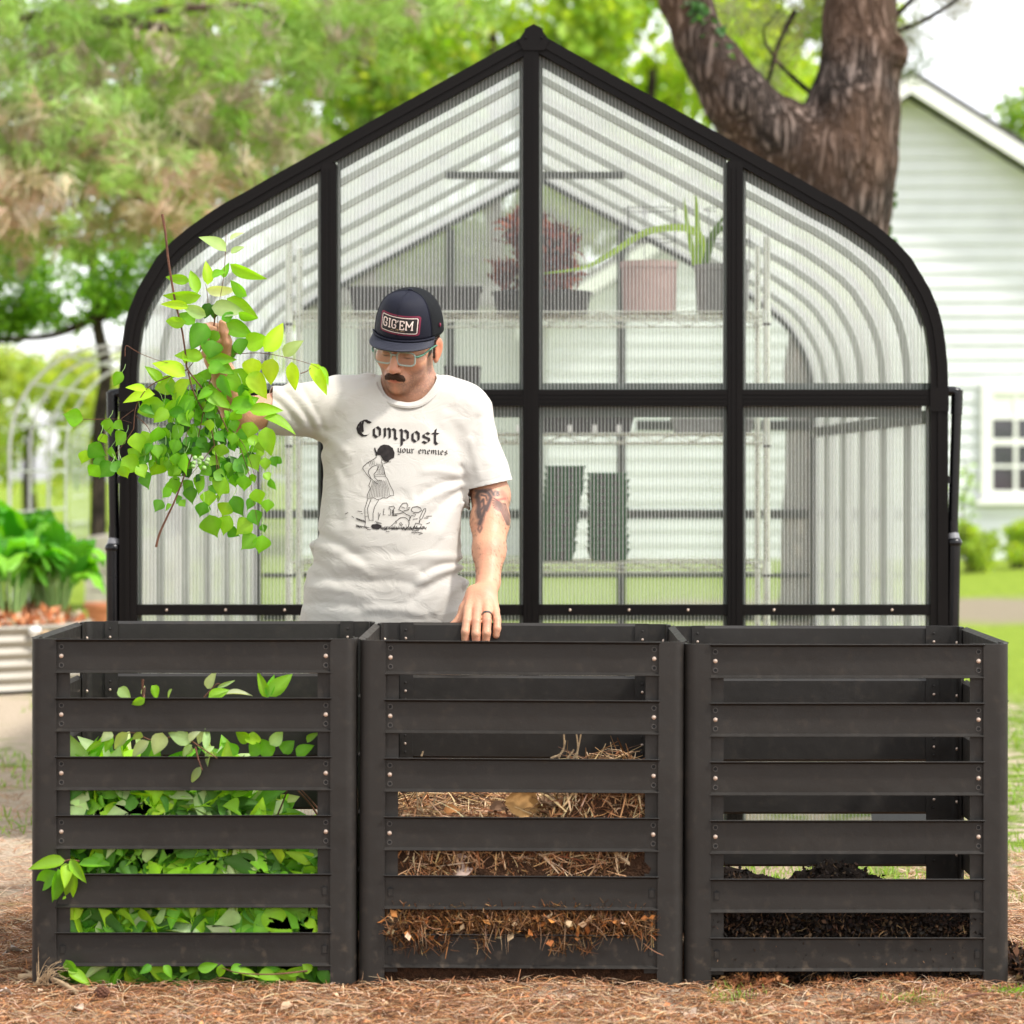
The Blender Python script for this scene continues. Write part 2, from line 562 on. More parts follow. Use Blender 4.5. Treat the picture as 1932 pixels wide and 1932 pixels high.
def bark_mat(name, c1, c2, c3):
    m, nt, out = new_mat(name)
    tc = N(nt, 'ShaderNodeTexCoord'); mp = N(nt, 'ShaderNodeMapping'); mp.inputs['Scale'].default_value = (1, 1, .17)
    nt.links.new(tc.outputs['Object'], mp.inputs[0])
    nz = N(nt, 'ShaderNodeTexNoise', Scale=7.0, Detail=5.0)
    nt.links.new(mp.outputs[0], nz.inputs['Vector'])
    ad = N(nt, 'ShaderNodeMixRGB', Fac=.22); nt.links.new(mp.outputs[0], ad.inputs[1]); nt.links.new(nz.outputs['Color'], ad.inputs[2])
    vo = N(nt, 'ShaderNodeTexVoronoi', Scale=26.0); vo.feature = 'DISTANCE_TO_EDGE'
    nt.links.new(ad.outputs[0], vo.inputs['Vector'])
    fine = N(nt, 'ShaderNodeTexNoise', Scale=45.0, Detail=8.0); nt.links.new(mp.outputs[0], fine.inputs['Vector'])
    big = N(nt, 'ShaderNodeTexNoise', Scale=1.6, Detail=4.0); nt.links.new(tc.outputs['Object'], big.inputs['Vector'])
    r1 = ramp(nt, [(0, tuple(np.array(c1)*.35)), (.12, c1), (.5, c2)]); nt.links.new(vo.outputs['Distance'], r1.inputs[0])
    r2 = ramp(nt, [(.35, (.6, .6, .6)), (.7, (1.25, 1.2, 1.2))]); nt.links.new(fine.outputs[0], r2.inputs[0])
    mu = N(nt, 'ShaderNodeMixRGB', Fac=1.0, blend_type='MULTIPLY'); nt.links.new(r1.outputs[0], mu.inputs[1]); nt.links.new(r2.outputs[0], mu.inputs[2])
    r3 = ramp(nt, [(.48, (0, 0, 0)), (.62, (1, 1, 1))]); nt.links.new(big.outputs[0], r3.inputs[0])
    fm = N(nt, 'ShaderNodeMath', operation='MULTIPLY'); fm.inputs[1].default_value = .55; nt.links.new(r3.outputs[0], fm.inputs[0])
    mx = N(nt, 'ShaderNodeMixRGB'); mx.inputs[2].default_value = (*c3, 1)
    nt.links.new(fm.outputs[0], mx.inputs[0]); nt.links.new(mu.outputs[0], mx.inputs[1])
    b = N(nt, 'ShaderNodeBsdfPrincipled', Roughness=.92); b.inputs['Specular IOR Level'].default_value = .15
    nt.links.new(mx.outputs[0], b.inputs['Base Color'])
    hs = N(nt, 'ShaderNodeMath', operation='MULTIPLY_ADD'); hs.inputs[1].default_value = .35
    rr = ramp(nt, [(0, (0, 0, 0)), (.25, (1, 1, 1))]); nt.links.new(vo.outputs['Distance'], rr.inputs[0])
    nt.links.new(fine.outputs[0], hs.inputs[0]); nt.links.new(rr.outputs[0], hs.inputs[2])
    bp = N(nt, 'ShaderNodeBump', Strength=1.0, Distance=.03); nt.links.new(hs.outputs[0], bp.inputs['Height'])
    nt.links.new(bp.outputs[0], b.inputs['Normal']); nt.links.new(b.outputs[0], out.inputs[0])
    return m

M = {}
def coat_mat():
    m, nt, out = new_mat('dark_powder_coat'); L = nt.links
    tc = N(nt, 'ShaderNodeTexCoord'); ge = N(nt, 'ShaderNodeNewGeometry')
    big = N(nt, 'ShaderNodeTexNoise', Scale=5.0, Detail=5.0); L.new(ge.outputs['Position'], big.inputs['Vector'])
    fine = N(nt, 'ShaderNodeTexNoise', Scale=420.0, Detail=2.0); L.new(ge.outputs['Position'], fine.inputs['Vector'])
    sm = N(nt, 'ShaderNodeTexNoise', Scale=38.0, Detail=6.0); L.new(ge.outputs['Position'], sm.inputs['Vector'])
    r = ramp(nt, [(.3, (.0172, .0152, .0134)), (.7, (.0240, .0212, .0186))]); L.new(big.outputs[0], r.inputs[0])
    sp = ramp(nt, [(.70, (0, 0, 0)), (.76, (1, 1, 1))]); L.new(fine.outputs[0], sp.inputs[0])
    du = ramp(nt, [(.56, (0, 0, 0)), (.75, (1, 1, 1))]); L.new(sm.outputs[0], du.inputs[0])
    # soil splashes: more dust close to the ground, where mud really lands
    xyz = N(nt, 'ShaderNodeSeparateXYZ'); L.new(ge.outputs['Position'], xyz.inputs[0])
    lo = N(nt, 'ShaderNodeMapRange'); lo.inputs['From Min'].default_value = .22; lo.inputs['From Max'].default_value = .0; lo.inputs['To Max'].default_value = .55; lo.inputs['To Min'].default_value = .10
    L.new(xyz.outputs[2], lo.inputs[0])
    f1 = N(nt, 'ShaderNodeMath', operation='MULTIPLY'); L.new(du.outputs[0], f1.inputs[0]); L.new(lo.outputs[0], f1.inputs[1])
    f2 = N(nt, 'ShaderNodeMath', operation='MULTIPLY_ADD'); L.new(sp.outputs[0], f2.inputs[0]); f2.inputs[1].default_value = .35; L.new(f1.outputs[0], f2.inputs[2]); f2.use_clamp = True
    mx = N(nt, 'ShaderNodeMixRGB'); mx.inputs[2].default_value = (.13, .095, .065, 1); L.new(f2.outputs[0], mx.inputs[0]); L.new(r.outputs[0], mx.inputs[1])
    b = N(nt, 'ShaderNodeBsdfPrincipled'); b.inputs['Specular IOR Level'].default_value = .3; L.new(mx.outputs[0], b.inputs['Base Color'])
    mr = N(nt, 'ShaderNodeMapRange'); mr.inputs['To Min'].default_value = .30; mr.inputs['To Max'].default_value = .62; L.new(sm.outputs[0], mr.inputs[0]); L.new(mr.outputs[0], b.inputs['Roughness'])
    b1 = N(nt, 'ShaderNodeBump', Strength=.25, Distance=.02); L.new(big.outputs[0], b1.inputs['Height'])
    b2 = N(nt, 'ShaderNodeBump', Strength=.12, Distance=.002); L.new(fine.outputs[0], b2.inputs['Height']); L.new(b1.outputs[0], b2.inputs['Normal']); L.new(b2.outputs[0], b.inputs['Normal'])
    L.new(b.outputs[0], out.inputs[0]); return m
M['bin'] = coat_mat()
M['bin_in'] = M['bin']
M['hole'] = simple('hole_dark', (.004, .004, .004), .8)
M['bolt'] = simple('zinc_bolt', (.56, .45, .37), .38, .8, .1, 60)
M['frame'] = simple('black_aluminium', (.0045, .0034, .0030), .42, 0, .15, 12, .04, 500, .14)
M['frame_back'] = simple('dark_aluminium_frame', (.05, .06, .05), .5, 0, .15, 12, spec=.2)
M['pipe'] = simple('black_pipe', (.004, .004, .005), .25, 0, .1, 12, 0, 1, .35)
M['pipe_joint'] = simple('grey_pipe_joint', (.18, .18, .19), .3, 0, .1, 12)
M['chrome'] = simple('chrome_wire', (.62, .63, .55), .28, .85, .08, 30)
M['poly'] = polycarb('twin_wall_panel', 0, .0116, haze=.055, web=.17, tintc=(.97, .975, .965), webcol=(.94, .935, .92))
M['poly_back'] = polycarb('twin_wall_back', 0, .0116, haze=.26, web=.10, tintc=(.95, .98, .95), webcol=(.82, .83, .80))
M['poly_roof'] = polycarb('twin_wall_roof', 1, .0160, haze=.52, web=.3, tintc=(.85, .9, .86), webcol=(.93, .94, .93), tlf=.85)
M['seal'] = simple('grey_seal', (.10, .12, .10), .5)
M['leaf'] = tinted('fresh_leaf', .45, .45, .28, .15, 50, .15, tcol=(1.6, 1.55, .3))
M['tree_leaf'] = tinted('tree_leaf', .55, .5, .3, .2, 3, 0, tcol=(1.7, 1.5, .4))
M['needle'] = tinted('pine_needle', .6, .3, .3, .2, 8, 0, tcol=(1.2, 1.15, .8))
M['straw'] = tinted('dry_straw', .8, .12, .2, .3, 90, 0, tcol=(1, .9, .7))
M['tint'] = tinted('tinted_matt', .8, 0, .2, .2, 40, .2)
M['twig'] = simple('twig_bark', (.13, .055, .032), .7, 0, .35, 60, .4, 300, .3)
M['dry_stick'] = simple('dry_stick', (.42, .30, .18), .8, 0, .3, 40, .5, 200, .2, stretch=(1, 1, 1))
M['bark'] = bark_mat('pine_bark', (.085, .066, .056), (.26, .212, .185), (.17, .10, .065))
M['bark_dark'] = bark_mat('dark_bark', (.05, .04, .032), (.12, .09, .07), (.08, .06, .04))
M['soil'] = simple('dark_compost', (.011, .007, .005), .95, 0, .6, 60, 1.0, 160, .1)
M['mulch'] = simple('brown_mulch', (.040, .020, .011), .95, 0, .6, 70, 1.0, 180, .1)
M['fabric'] = simple('white_cotton', (.53, .51, .47), .95, 0, .04, 6, .25, 1400, .1)
def cloth_mat():
    m, nt, out = new_mat('white_cotton'); L = nt.links
    tc = N(nt, 'ShaderNodeTexCoord'); mp = N(nt, 'ShaderNodeMapping'); mp.inputs['Scale'].default_value = (1, 1, 1.7); mp.inputs['Rotation'].default_value = (0, .35, 0); L.new(tc.outputs['Object'], mp.inputs[0])
    wr = N(nt, 'ShaderNodeTexNoise', Scale=11.0, Detail=4.0, Distortion=.9); L.new(mp.outputs[0], wr.inputs['Vector'])
    sb = N(nt, 'ShaderNodeMath', operation='SUBTRACT'); L.new(wr.outputs[0], sb.inputs[0]); sb.inputs[1].default_value = .5
    ab = N(nt, 'ShaderNodeMath', operation='ABSOLUTE'); L.new(sb.outputs[0], ab.inputs[0])
    rr = ramp(nt, [(0, (1, 1, 1)), (.11, (0, 0, 0))]); L.new(ab.outputs[0], rr.inputs[0])
    fi = N(nt, 'ShaderNodeTexNoise', Scale=900.0, Detail=2.0); L.new(tc.outputs['Object'], fi.inputs['Vector'])
    st = N(nt, 'ShaderNodeTexNoise', Scale=4.0, Detail=5.0); L.new(tc.outputs['Object'], st.inputs['Vector'])
    c = ramp(nt, [(.3, (.48, .455, .41)), (.65, (.53, .512, .475))]); L.new(st.outputs[0], c.inputs[0])
    b = N(nt, 'ShaderNodeBsdfPrincipled', Roughness=.95); b.inputs['Specular IOR Level'].default_value = .1; b.inputs['Sheen Weight'].default_value = .15; L.new(c.outputs[0], b.inputs['Base Color'])
    b0 = N(nt, 'ShaderNodeBump', Strength=.08, Distance=.010); L.new(rr.outputs[0], b0.inputs['Height'])
    b1 = N(nt, 'ShaderNodeBump', Strength=.22, Distance=.012); L.new(wr.outputs[0], b1.inputs['Height']); L.new(b0.outputs[0], b1.inputs['Normal'])
    b2 = N(nt, 'ShaderNodeBump', Strength=.3, Distance=.001); L.new(fi.outputs[0], b2.inputs['Height']); L.new(b1.outputs[0], b2.inputs['Normal']); L.new(b2.outputs[0], b.inputs['Normal'])
    L.new(b.outputs[0], out.inputs[0]); return m
M['fabric'] = cloth_mat()
M['bow'] = simple('grey_roof_bow', (.38, .40, .36), .5, 0, .1, 12, spec=.2)
M['rib'] = simple('white_ribbing', (.50, .48, .44), .95, 0, .04, 30, .2, 900, .1)
M['ink'] = simple('black_print', (.022, .018, .018), .8, 0, .5, 90, 0, 1, .2)
M['cap'] = simple('navy_cap_cloth', (.009, .010, .020), .62, 0, .1, 60, .25, 900, .2)
M['brim'] = simple('slate_brim_cloth', (.022, .024, .038), .6, 0, .1, 60, .25, 900, .35)
M['cap_mesh'] = simple('cap_mesh_cloth', (.012, .013, .015), .8, 0, .4, 500, .4, 1400, .1)
M['maroon'] = simple('maroon_thread', (.16, .008, .035), .7)
M['patch'] = simple('black_patch', (.010, .008, .008), .7)
M['white_thread'] = simple('cream_thread', (.80, .66, .60), .7)
M['hair'] = simple('dark_brown_hair', (.062, .031, .018), .6, 0, .65, 350, .3, 600, .3)
M['khaki'] = simple('khaki_shorts', (.36, .25, .18), .9, 0, .08, 12, .2, 900, .1)
M['shoe'] = simple('dark_shoe', (.03, .028, .026), .6)
M['skin'] = tinted('skin', .48, 0, .45, .07, 160, .25, sss=.12)
M['green_plastic'] = simple('green_tray_plastic', (.006, .085, .022), .5, 0, .2, 20)
M['black_plastic'] = simple('black_planter_plastic', (.012, .013, .012), .5, 0, .2, 20)
M['grey_plastic'] = simple('grey_planter', (.20, .20, .19), .6, 0, .2, 20)
M['white_plastic'] = simple('white_plastic', (.72, .70, .68), .5)
M['terracotta'] = simple('pinkish_pot', (.50, .34, .32), .8, 0, .15, 12)
M['white_paint'] = simple('white_paint', (.80, .80, .78), .55, 0, .04, 4)
M['siding'] = simple('pale_siding_paint', (.66, .675, .71), .6, 0, .10, 1.4)
M['arch_paint'] = simple('faded_white_tube', (.55, .57, .54), .5)
M['roof'] = simple('dark_shingle', (.05, .045, .045), .9, 0, .3, 12)
M['cream_metal'] = simple('cream_corrugated_metal', (.34, .31, .26), .5, .1, .07, 6)
M['weathered'] = simple('weathered_wood', (.40, .36, .31), .9, 0, .25, 8)
M['hole_rim_glint'] = simple('hole_rim_glint', (.075, .068, .062), .4)  # paler than the coat: highlights on the hole rims put into the colour
M['ring'] = simple('dark_ring', (.20, .19, .18), .25, .95)

def glass_mat():
    m, nt, out = new_mat('window_glass')
    b = N(nt, 'ShaderNodeBsdfPrincipled', Roughness=.05); b.inputs['Base Color'].default_value = (.02, .025, .02, 1)
    b.inputs['Specular IOR Level'].default_value = .9
    tc = N(nt, 'ShaderNodeTexCoord'); no = N(nt, 'ShaderNodeTexNoise', Scale=2.5, Detail=3.0)
    nt.links.new(tc.outputs['Object'], no.inputs['Vector'])
    bp = N(nt, 'ShaderNodeBump', Strength=.1); nt.links.new(no.outputs[0], bp.inputs['Height']); nt.links.new(bp.outputs[0], b.inputs['Normal'])
    r = ramp(nt, [(.35, (.012, .02, .012)), (.6, (.05, .045, .06))]); nt.links.new(no.outputs[0], r.inputs[0]); nt.links.new(r.outputs[0], b.inputs['Base Color'])
    nt.links.new(b.outputs[0], out.inputs[0])
    return m
M['glass'] = glass_mat()

def clear_plastic(name, col, fac):
    m, nt, out = new_mat(name)
    tr = N(nt, 'ShaderNodeBsdfTransparent', Color=(*col, 1))
    b = N(nt, 'ShaderNodeBsdfPrincipled', Roughness=.12); b.inputs['Base Color'].default_value = (*[c*.8 for c in col], 1)
    ms = N(nt, 'ShaderNodeMixShader'); ms.inputs[0].default_value = fac
    nt.links.new(tr.outputs[0], ms.inputs[1]); nt.links.new(b.outputs[0], ms.inputs[2]); nt.links.new(ms.outputs[0], out.inputs[0])
    return m
M['clear_frame'] = clear_plastic('clear_green_acetate', (.66, .76, .70), .7)
M['temple'] = clear_plastic('green_acetate', (.14, .36, .24), .75)
M['lens'] = clear_plastic('lens', (.93, .95, .94), .07)

def ground_mat():
    m, nt, out = new_mat('yard_ground')
    L = nt.links
    tc = N(nt, 'ShaderNodeTexCoord'); sp = N(nt, 'ShaderNodeSeparateXYZ'); L.new(tc.outputs['Object'], sp.inputs[0])
    def noise(scale, det=5.0, stretch=None):
        n = N(nt, 'ShaderNodeTexNoise', Scale=scale, Detail=det)
        L.new(tc.outputs['Object'], n.inputs['Vector']); return n
    n1, n2, n3, n4 = noise(1.3), noise(9.0, 8.0), noise(70.0, 6.0), noise(.35)
    needles = ramp(nt, [(.3, (.07, .03, .015)), (.5, (.24, .115, .055)), (.72, (.46, .29, .16))]); L.new(n3.outputs[0], needles.inputs[0])
    sand = ramp(nt, [(.3, (.42, .33, .24)), (.7, (.60, .50, .38))]); L.new(n3.outputs[0], sand.inputs[0])
    moss = ramp(nt, [(.35, (.10, .16, .02)), (.7, (.26, .36, .05))]); L.new(n3.outputs[0], moss.inputs[0])
    lawn = ramp(nt, [(.3, (.18, .26, .025)), (.7, (.29, .39, .045))]); L.new(n2.outputs[0], lawn.inputs[0])
    def mix(fac, a, b):
        x = N(nt, 'ShaderNodeMixRGB'); L.new(fac, x.inputs[0]); L.new(a, x.inputs[1]); L.new(b, x.inputs[2]); return x.outputs[0]
    def step(src, a, b):
        r = N(nt, 'ShaderNodeMapRange'); r.inputs['From Min'].default_value = a; r.inputs['From Max'].default_value = b
        L.new(src, r.inputs[0]); return r.outputs[0]
    def madd(a, k, b):
        x = N(nt, 'ShaderNodeMath', operation='MULTIPLY_ADD'); L.new(a, x.inputs[0]); x.inputs[1].default_value = k; L.new(b, x.inputs[2]); return x.outputs[0]
    # wobbly depth
    yw = madd(n1.outputs[0], 1.6, sp.outputs[1]); ywf = madd(n4.outputs[0], 5.0, sp.outputs[1])
    patch = step(n1.outputs[0], .52, .62); patch2 = step(n2.outputs[0], .45, .60)
    pm = N(nt, 'ShaderNodeMath', operation='MULTIPLY'); L.new(patch, pm.inputs[0]); L.new(patch2, pm.inputs[1])
    near = mix(pm.outputs[0], sand.outputs[0], moss.outputs[0])
    far_l = mix(step(ywf, 15.0, 17.5), near, lawn.outputs[0])
    # right side: mossy clumps, then lawn, path, lawn
    mossy = mix(step(n2.outputs[0], .40, .55), sand.outputs[0], moss.outputs[0])
    r1 = mix(step(yw, 8.4, 9.6), mossy, lawn.outputs[0])
    path = ramp(nt, [(.3, (.24, .20, .14)), (.7, (.36, .31, .22))]); L.new(n3.outputs[0], path.inputs[0])
    r2 = mix(step(yw, 15.8, 17.0), r1, path.outputs[0])
    r3 = mix(step(ywf, 21.5, 22.5), r2, lawn.outputs[0])
    side = step(madd(n1.outputs[0], .8, sp.outputs[0]), .9, 1.6)
    body = mix(side, far_l, r3)
    n5 = noise(4.5, 6.0); tanp = N(nt, 'ShaderNodeMath', operation='MULTIPLY'); L.new(step(n5.outputs[0], .5, .62), tanp.inputs[0]); tanp.inputs[1].default_value = .75
    fore = mix(tanp.outputs[0], needles.outputs[0], sand.outputs[0])
    fin = mix(step(yw, 1.9, 3.1), fore, body)
    b = N(nt, 'ShaderNodeBsdfPrincipled', Roughness=.95); b.inputs['Specular IOR Level'].default_value = .1
    L.new(fin, b.inputs['Base Color'])
    bp = N(nt, 'ShaderNodeBump', Strength=.9, Distance=.03); L.new(n3.outputs[0], bp.inputs['Height']); L.new(bp.outputs[0], b.inputs['Normal'])
    L.new(b.outputs[0], out.inputs[0])
    return m
M['ground'] = ground_mat()
# ------------------------------------------------------------------ ground
def axis_pts(lo, hi, step, far, n):
    a = list(np.arange(lo, hi + 1e-6, step))
    g = np.geomspace(step, far, n)
    return np.array(list((lo - np.cumsum(g)))[::-1] + a + list(hi + np.cumsum(g)))
xs = axis_pts(-2.6, 2.6, .05, 60, 34); ys = axis_pts(-1.4, 4.0, .05, 60, 34)
GX, GY = np.meshgrid(xs, ys, indexing='ij')
def ground_z(x, y):
    p = np.stack([np.ravel(x), np.ravel(y), np.zeros(np.size(x))], 1)
    z = (fbm(p * 2.2, 3, 3) - .5) * .035 + (fbm(p * 11, 9, 2) - .5) * .012
    return z.reshape(np.shape(x))
GZ = ground_z(GX, GY)
nx, ny = len(xs), len(ys)
I = np.arange(nx * ny).reshape(nx, ny)
F = np.stack([I[:-1, :-1], I[1:, :-1], I[1:, 1:], I[:-1, 1:]], -1).reshape(-1, 4)
V = np.stack([GX, GY, GZ], -1).reshape(-1, 3)
tag(link('ground', np_mesh('ground', V, F), None, M['ground'], True), kind='structure')

# ------------------------------------------------------------------ house far right
Yh = 31.5
kh = (Yh + DIST) / FPX
def build_house():
    h = empty('house', (P(1711, 1060, Yh).x, Yh, 0), 'pale blue-grey clapboard house with a white trimmed gable, behind the greenhouse on the right', 'house')
    pk = P(1711, 186, Yh); slope = .63
    xl, xr = pk.x - 4.9, pk.x + 4.9
    w = MB(); z = 0.0; lap = 27 * kh; i = 0
    while z < pk.z:
        z1 = min(z + lap, pk.z)
        def half(zz): return min(4.9, max(0, (pk.z - zz) / slope))
        a0, a1 = half(z), half(z1)
        if a0 <= .02: break
        w.add([(pk.x-a0, Yh-.035, z), (pk.x+a0, Yh-.035, z), (pk.x+a1, Yh-.005, z1), (pk.x-a1, Yh-.005, z1),
               (pk.x-a0, Yh, z), (pk.x+a0, Yh, z)], [(0, 1, 2, 3), (4, 5, 1, 0)])
        z = z1
    ez = pk.z - 4.9 * slope
    w.box((xl, Yh+.01, 0), (xr, Yh+9, ez))
    w.build('wall', M['siding'], h)
    # low wing on the left, with its own dark roof
    wx0, wx1 = P(560, 0, Yh+1).x, xl
    w2 = MB(); z = 0.0
    while z < P(0, 588, Yh+1).z:
        w2.add([(wx0, Yh+.965, z), (wx1+.3, Yh+.965, z), (wx1+.3, Yh+.995, z+lap), (wx0, Yh+.995, z+lap), (wx0, Yh+1, z), (wx1+.3, Yh+1, z)], [(0, 1, 2, 3), (4, 5, 1, 0)]); z += lap
    w2.box((wx0, Yh+1.01, 0), (wx1, Yh+7, z)); w2.build('wing_wall', M['siding'], h)
    r2 = MB(); r2.prism([(wx0-.3, Yh+.5, z-.05), (wx0-.3, Yh+4, z+.42), (wx0-.3, Yh+4, z+.50), (wx0-.3, Yh+.5, z+.03)], (wx1-wx0+.28, 0, 0)); r2.build('wing_roof', M['roof'], h)
    # roof slabs and white rake boards
    rf = MB(); fb = MB()
    for s in (-1, 1):
        ov = 5.3
        p0 = Vector((pk.x, Yh-.45, pk.z + .26)); p1 = Vector((pk.x + s*ov, Yh-.45, pk.z + .26 - ov*slope))
        rf.prism([p0, p1, p1 + Vector((0, 0, .09)), p0 + Vector((0, 0, .09))], (0, 9.9, 0))
        q0 = p0 + Vector((0, -.03, -.01)); q1 = p1 + Vector((0, -.03, -.01))
        fb.prism([q0, q1, q1 - Vector((0, 0, .23)), q0 - Vector((0, 0, .23))], (0, .06, 0))
        fb.prism([q0 + Vector((0, .06, -.10)), q1 + Vector((0, .06, -.10)), q1 + Vector((0, .06, -.16)), q0 + Vector((0, .06, -.16))], (0, .40, 0))
    rf.build('roof', M['roof'], h); fb.build('rake_board', M['white_paint'], h)
    # window
    a = P(1850, 722, Yh); b = P(2112, 942, Yh)
    x0, x1, z0, z1 = a.x, b.x, b.z, a.z
    fr = MB(); t = .15
    fr.box((x0, Yh-.09, z0), (x0+t, Yh-.036, z1)); fr.box((x1-t, Yh-.09, z0), (x1, Yh-.036, z1))
    fr.box((x0+t, Yh-.09, z1-t), (x1-t, Yh-.036, z1)); fr.box((x0+t, Yh-.09, z0), (x1-t, Yh-.036, z0+.12))
    nc, nr = 5, 4; gx0, gx1, gz0, gz1 = x0+t, x1-t, z0+.12, z1-t
    for i in range(1, nc):
        x = gx0 + (gx1-gx0)*i/nc; fr.box((x-.024, Yh-.075, gz0), (x+.024, Yh-.04, gz1))
    for j in range(1, nr):
        zz = gz0 + (gz1-gz0)*j/nr; e = .045 if j == 2 else .022
        fr.box((gx0, Yh-.078, zz-e), (gx1, Yh-.038, zz+e))
    f = fr.build('window_frame', M['white_paint'], h)
    g = MB(); g.box((gx0, Yh-.05, gz0), (gx1, Yh-.037, gz1)); g.build('pane', M['glass'], f)
    bl = MB(); bl.box((gx0, Yh-.0545, gz1-.33), (gx1, Yh-.0515, gz1)); bl.build('blind', M['white_paint'], f)
    s_ = MB(); s_.box((x0-.08, Yh-.16, z0-.07), (x1+.08, Yh-.036, z0)); s_.build('sill', M['white_paint'], f)
    return h
build_house()

# ------------------------------------------------------------------ trees
def crown_cloud(cl, n, size, cols, spread=1.0, flat=False, bias=None):
    """cl: list of (center, radii) clumps -> leaves spread through them"""
    cl = [(np.array(c, float), np.array(r, float)) for c, r in cl]
    w = np.array([r.prod() ** (2/3) for c, r in cl]); w /= w.sum()
    which = rng.choice(len(cl), n, p=w)
    C = np.array([c for c, r in cl])[which]; Rr = np.array([r for c, r in cl])[which]
    d = rand_dirs(n) * (rng.uniform(0, 1, (n, 1)) ** .45)
    p = C + d * Rr
    # gaps
    g = fbm(p / (size * 5), 21, 2)
    keep = g > .40
    p = p[keep]; n = len(p)
    cols = np.array(cols)
    ci = cols[rng.integers(0, len(cols), n)]
    tone = .65 + .7 * vnoise(p / (size * 8), 5)[:, None]
    return p, jit(ci * tone, n, .2)

def foliage(name, parent, cl, n, size, cols, mat=None, templ=None, aspect=.6):
    p, c = crown_cloud(cl, n, size, cols)
    n = len(p)
    L = size * rng.uniform(.6, 1.3, n)
    v, f, c = scatter(p, rand_dirs(n, -.3), rand_dirs(n, .8), L, L * aspect, c, templ)
    return link(name, np_mesh(name, v, f, c), parent, mat or M['tree_leaf'])

def clumps(c, r, n, rs, seed=0):
    rg = np.random.default_rng(seed)
    out = []
    for i in range(n):
        d = rg.normal(size=3); d /= np.linalg.norm(d); d *= rg.uniform(.35, 1) ** .5
        q = np.array(c) + d * np.array(r)
        out.append((q, np.array(rs) * rg.uniform(.6, 1.3)))
    return out

def broad_tree(name, label, base, top, cen, rad, n, size, cols, ncl=22, clr=.35, mat=None, trunk_r=.16, seed=1, group=None, limbs=6, cat='tree'):
    t = empty(name, base, label, cat, group)
    rg = random.Random(seed)
    tb = MB(); b = Vector(base); c = Vector(cen)
    tb.tube(catmull([b - Vector((0, 0, .1)), b.lerp(Vector(top), .5) + Vector((rg.uniform(-.2, .2), 0, 0)), Vector(top)], 5), [trunk_r * (1.15 - .75 * i / 10) for i in range(11)], 10)
    for i in range(limbs):
        a = b.lerp(Vector(top), rg.uniform(.55, .98)); e = c + Vector((rg.uniform(-1, 1)*rad[0]*.8, rg.uniform(-1, 1)*rad[1]*.8, rg.uniform(-.3, .8)*rad[2]))
        mid = a.lerp(e, .5) + Vector((0, 0, rg.uniform(-.1, .2)*rad[2]))
        tb.tube(catmull([a, mid, e], 4), [trunk_r*.2*(1-.85*k/8) for k in range(9)], 6)
    tb.build('trunk', mat or M['bark_dark'], t, True)
    cl = clumps(cen, rad, ncl, np.array(rad) * clr, seed)
    foliage('crown', t, cl, n, size, cols)
    return t

LIME = [(.27, .42, .045), (.33, .50, .055), (.20, .34, .03), (.40, .55, .11), (.24, .36, .06)]
MID = [(.12, .26, .03), (.17, .33, .04), (.08, .18, .02), (.22, .38, .05)]
YEL = [(.42, .55, .12), (.36, .50, .09), (.50, .60, .20)]
G = 'bright broadleaf trees beyond the greenhouse'
lime_specs = [   # px centre, py centre, depth, px radius x, py radius
    (330, 60, 40, 300, 190, 'lime green broadleaf tree behind the brown-tipped pine, left of the roof ridge', LIME),
    (700, 190, 36, 230, 230, 'mid-green tree with white sky gaps rising over the left roof slope of the greenhouse', [(.20, .36, .03), (.27, .42, .045), (.14, .26, .03), (.30, .38, .12)]),
    (930, 40, 44, 260, 210, 'yellow-green tree straight behind the greenhouse ridge', LIME),
    (1230, 130, 46, 240, 280, 'pale lime tree seen left of the forked pine trunk', [(.40, .58, .07), (.48, .62, .12), (.33, .50, .05)]),
    (1500, 120, 50, 170, 260, 'bright green tree seen through the fork of the big pine', [(.36, .52, .08), (.42, .56, .14), (.28, .42, .06)]),
]
for i, (px, py, d, rx, ry, lab, cols) in enumerate(lime_specs):
    Y = d - DIST; k = d / FPX; c = P(px, py, Y); r = (rx*k, 2.2, ry*k)
    broad_tree('broadleaf_tree', lab, (c.x, Y, 0), (c.x, Y, c.z), c, r, 11000, .20 * d / 40, cols, 26, .36, seed=40+i, group=G)
# low yellow-green shrubs and trees far left under the canopy
for i, (px, py, d, rx, ry, lab) in enumerate([
        (60, 800, 58, 150, 130, 'yellow-green sunlit tree far behind the white arches'),
        (330, 830, 62, 190, 150, 'pale yellow-green tree low behind the left side of the greenhouse'),
        (700, 760, 60, 220, 190, 'pale green tree showing through the middle of the greenhouse'),]):
    Y = d - DIST; k = d / FPX; c = P(px, py, Y); r = (rx*k, 2.0, ry*k)
    broad_tree('broadleaf_tree', lab, (c.x, Y, 0), (c.x, Y, c.z), c, r, 4500, .26, YEL, 18, .42, seed=60+i, group=G, limbs=3)
Yq = 42; cq = P(800, 420, Yq); kq = (Yq+DIST)/FPX
broad_tree('broadleaf_tree', 'muted green tree seen through the upper panes of the greenhouse', (cq.x, Yq, 0), (cq.x, Yq, cq.z), cq, (330*kq, 2, 190*kq), 11000, .24, [(.24, .34, .10), (.30, .40, .14), (.18, .28, .07)], 26, .4, seed=71, group=G)
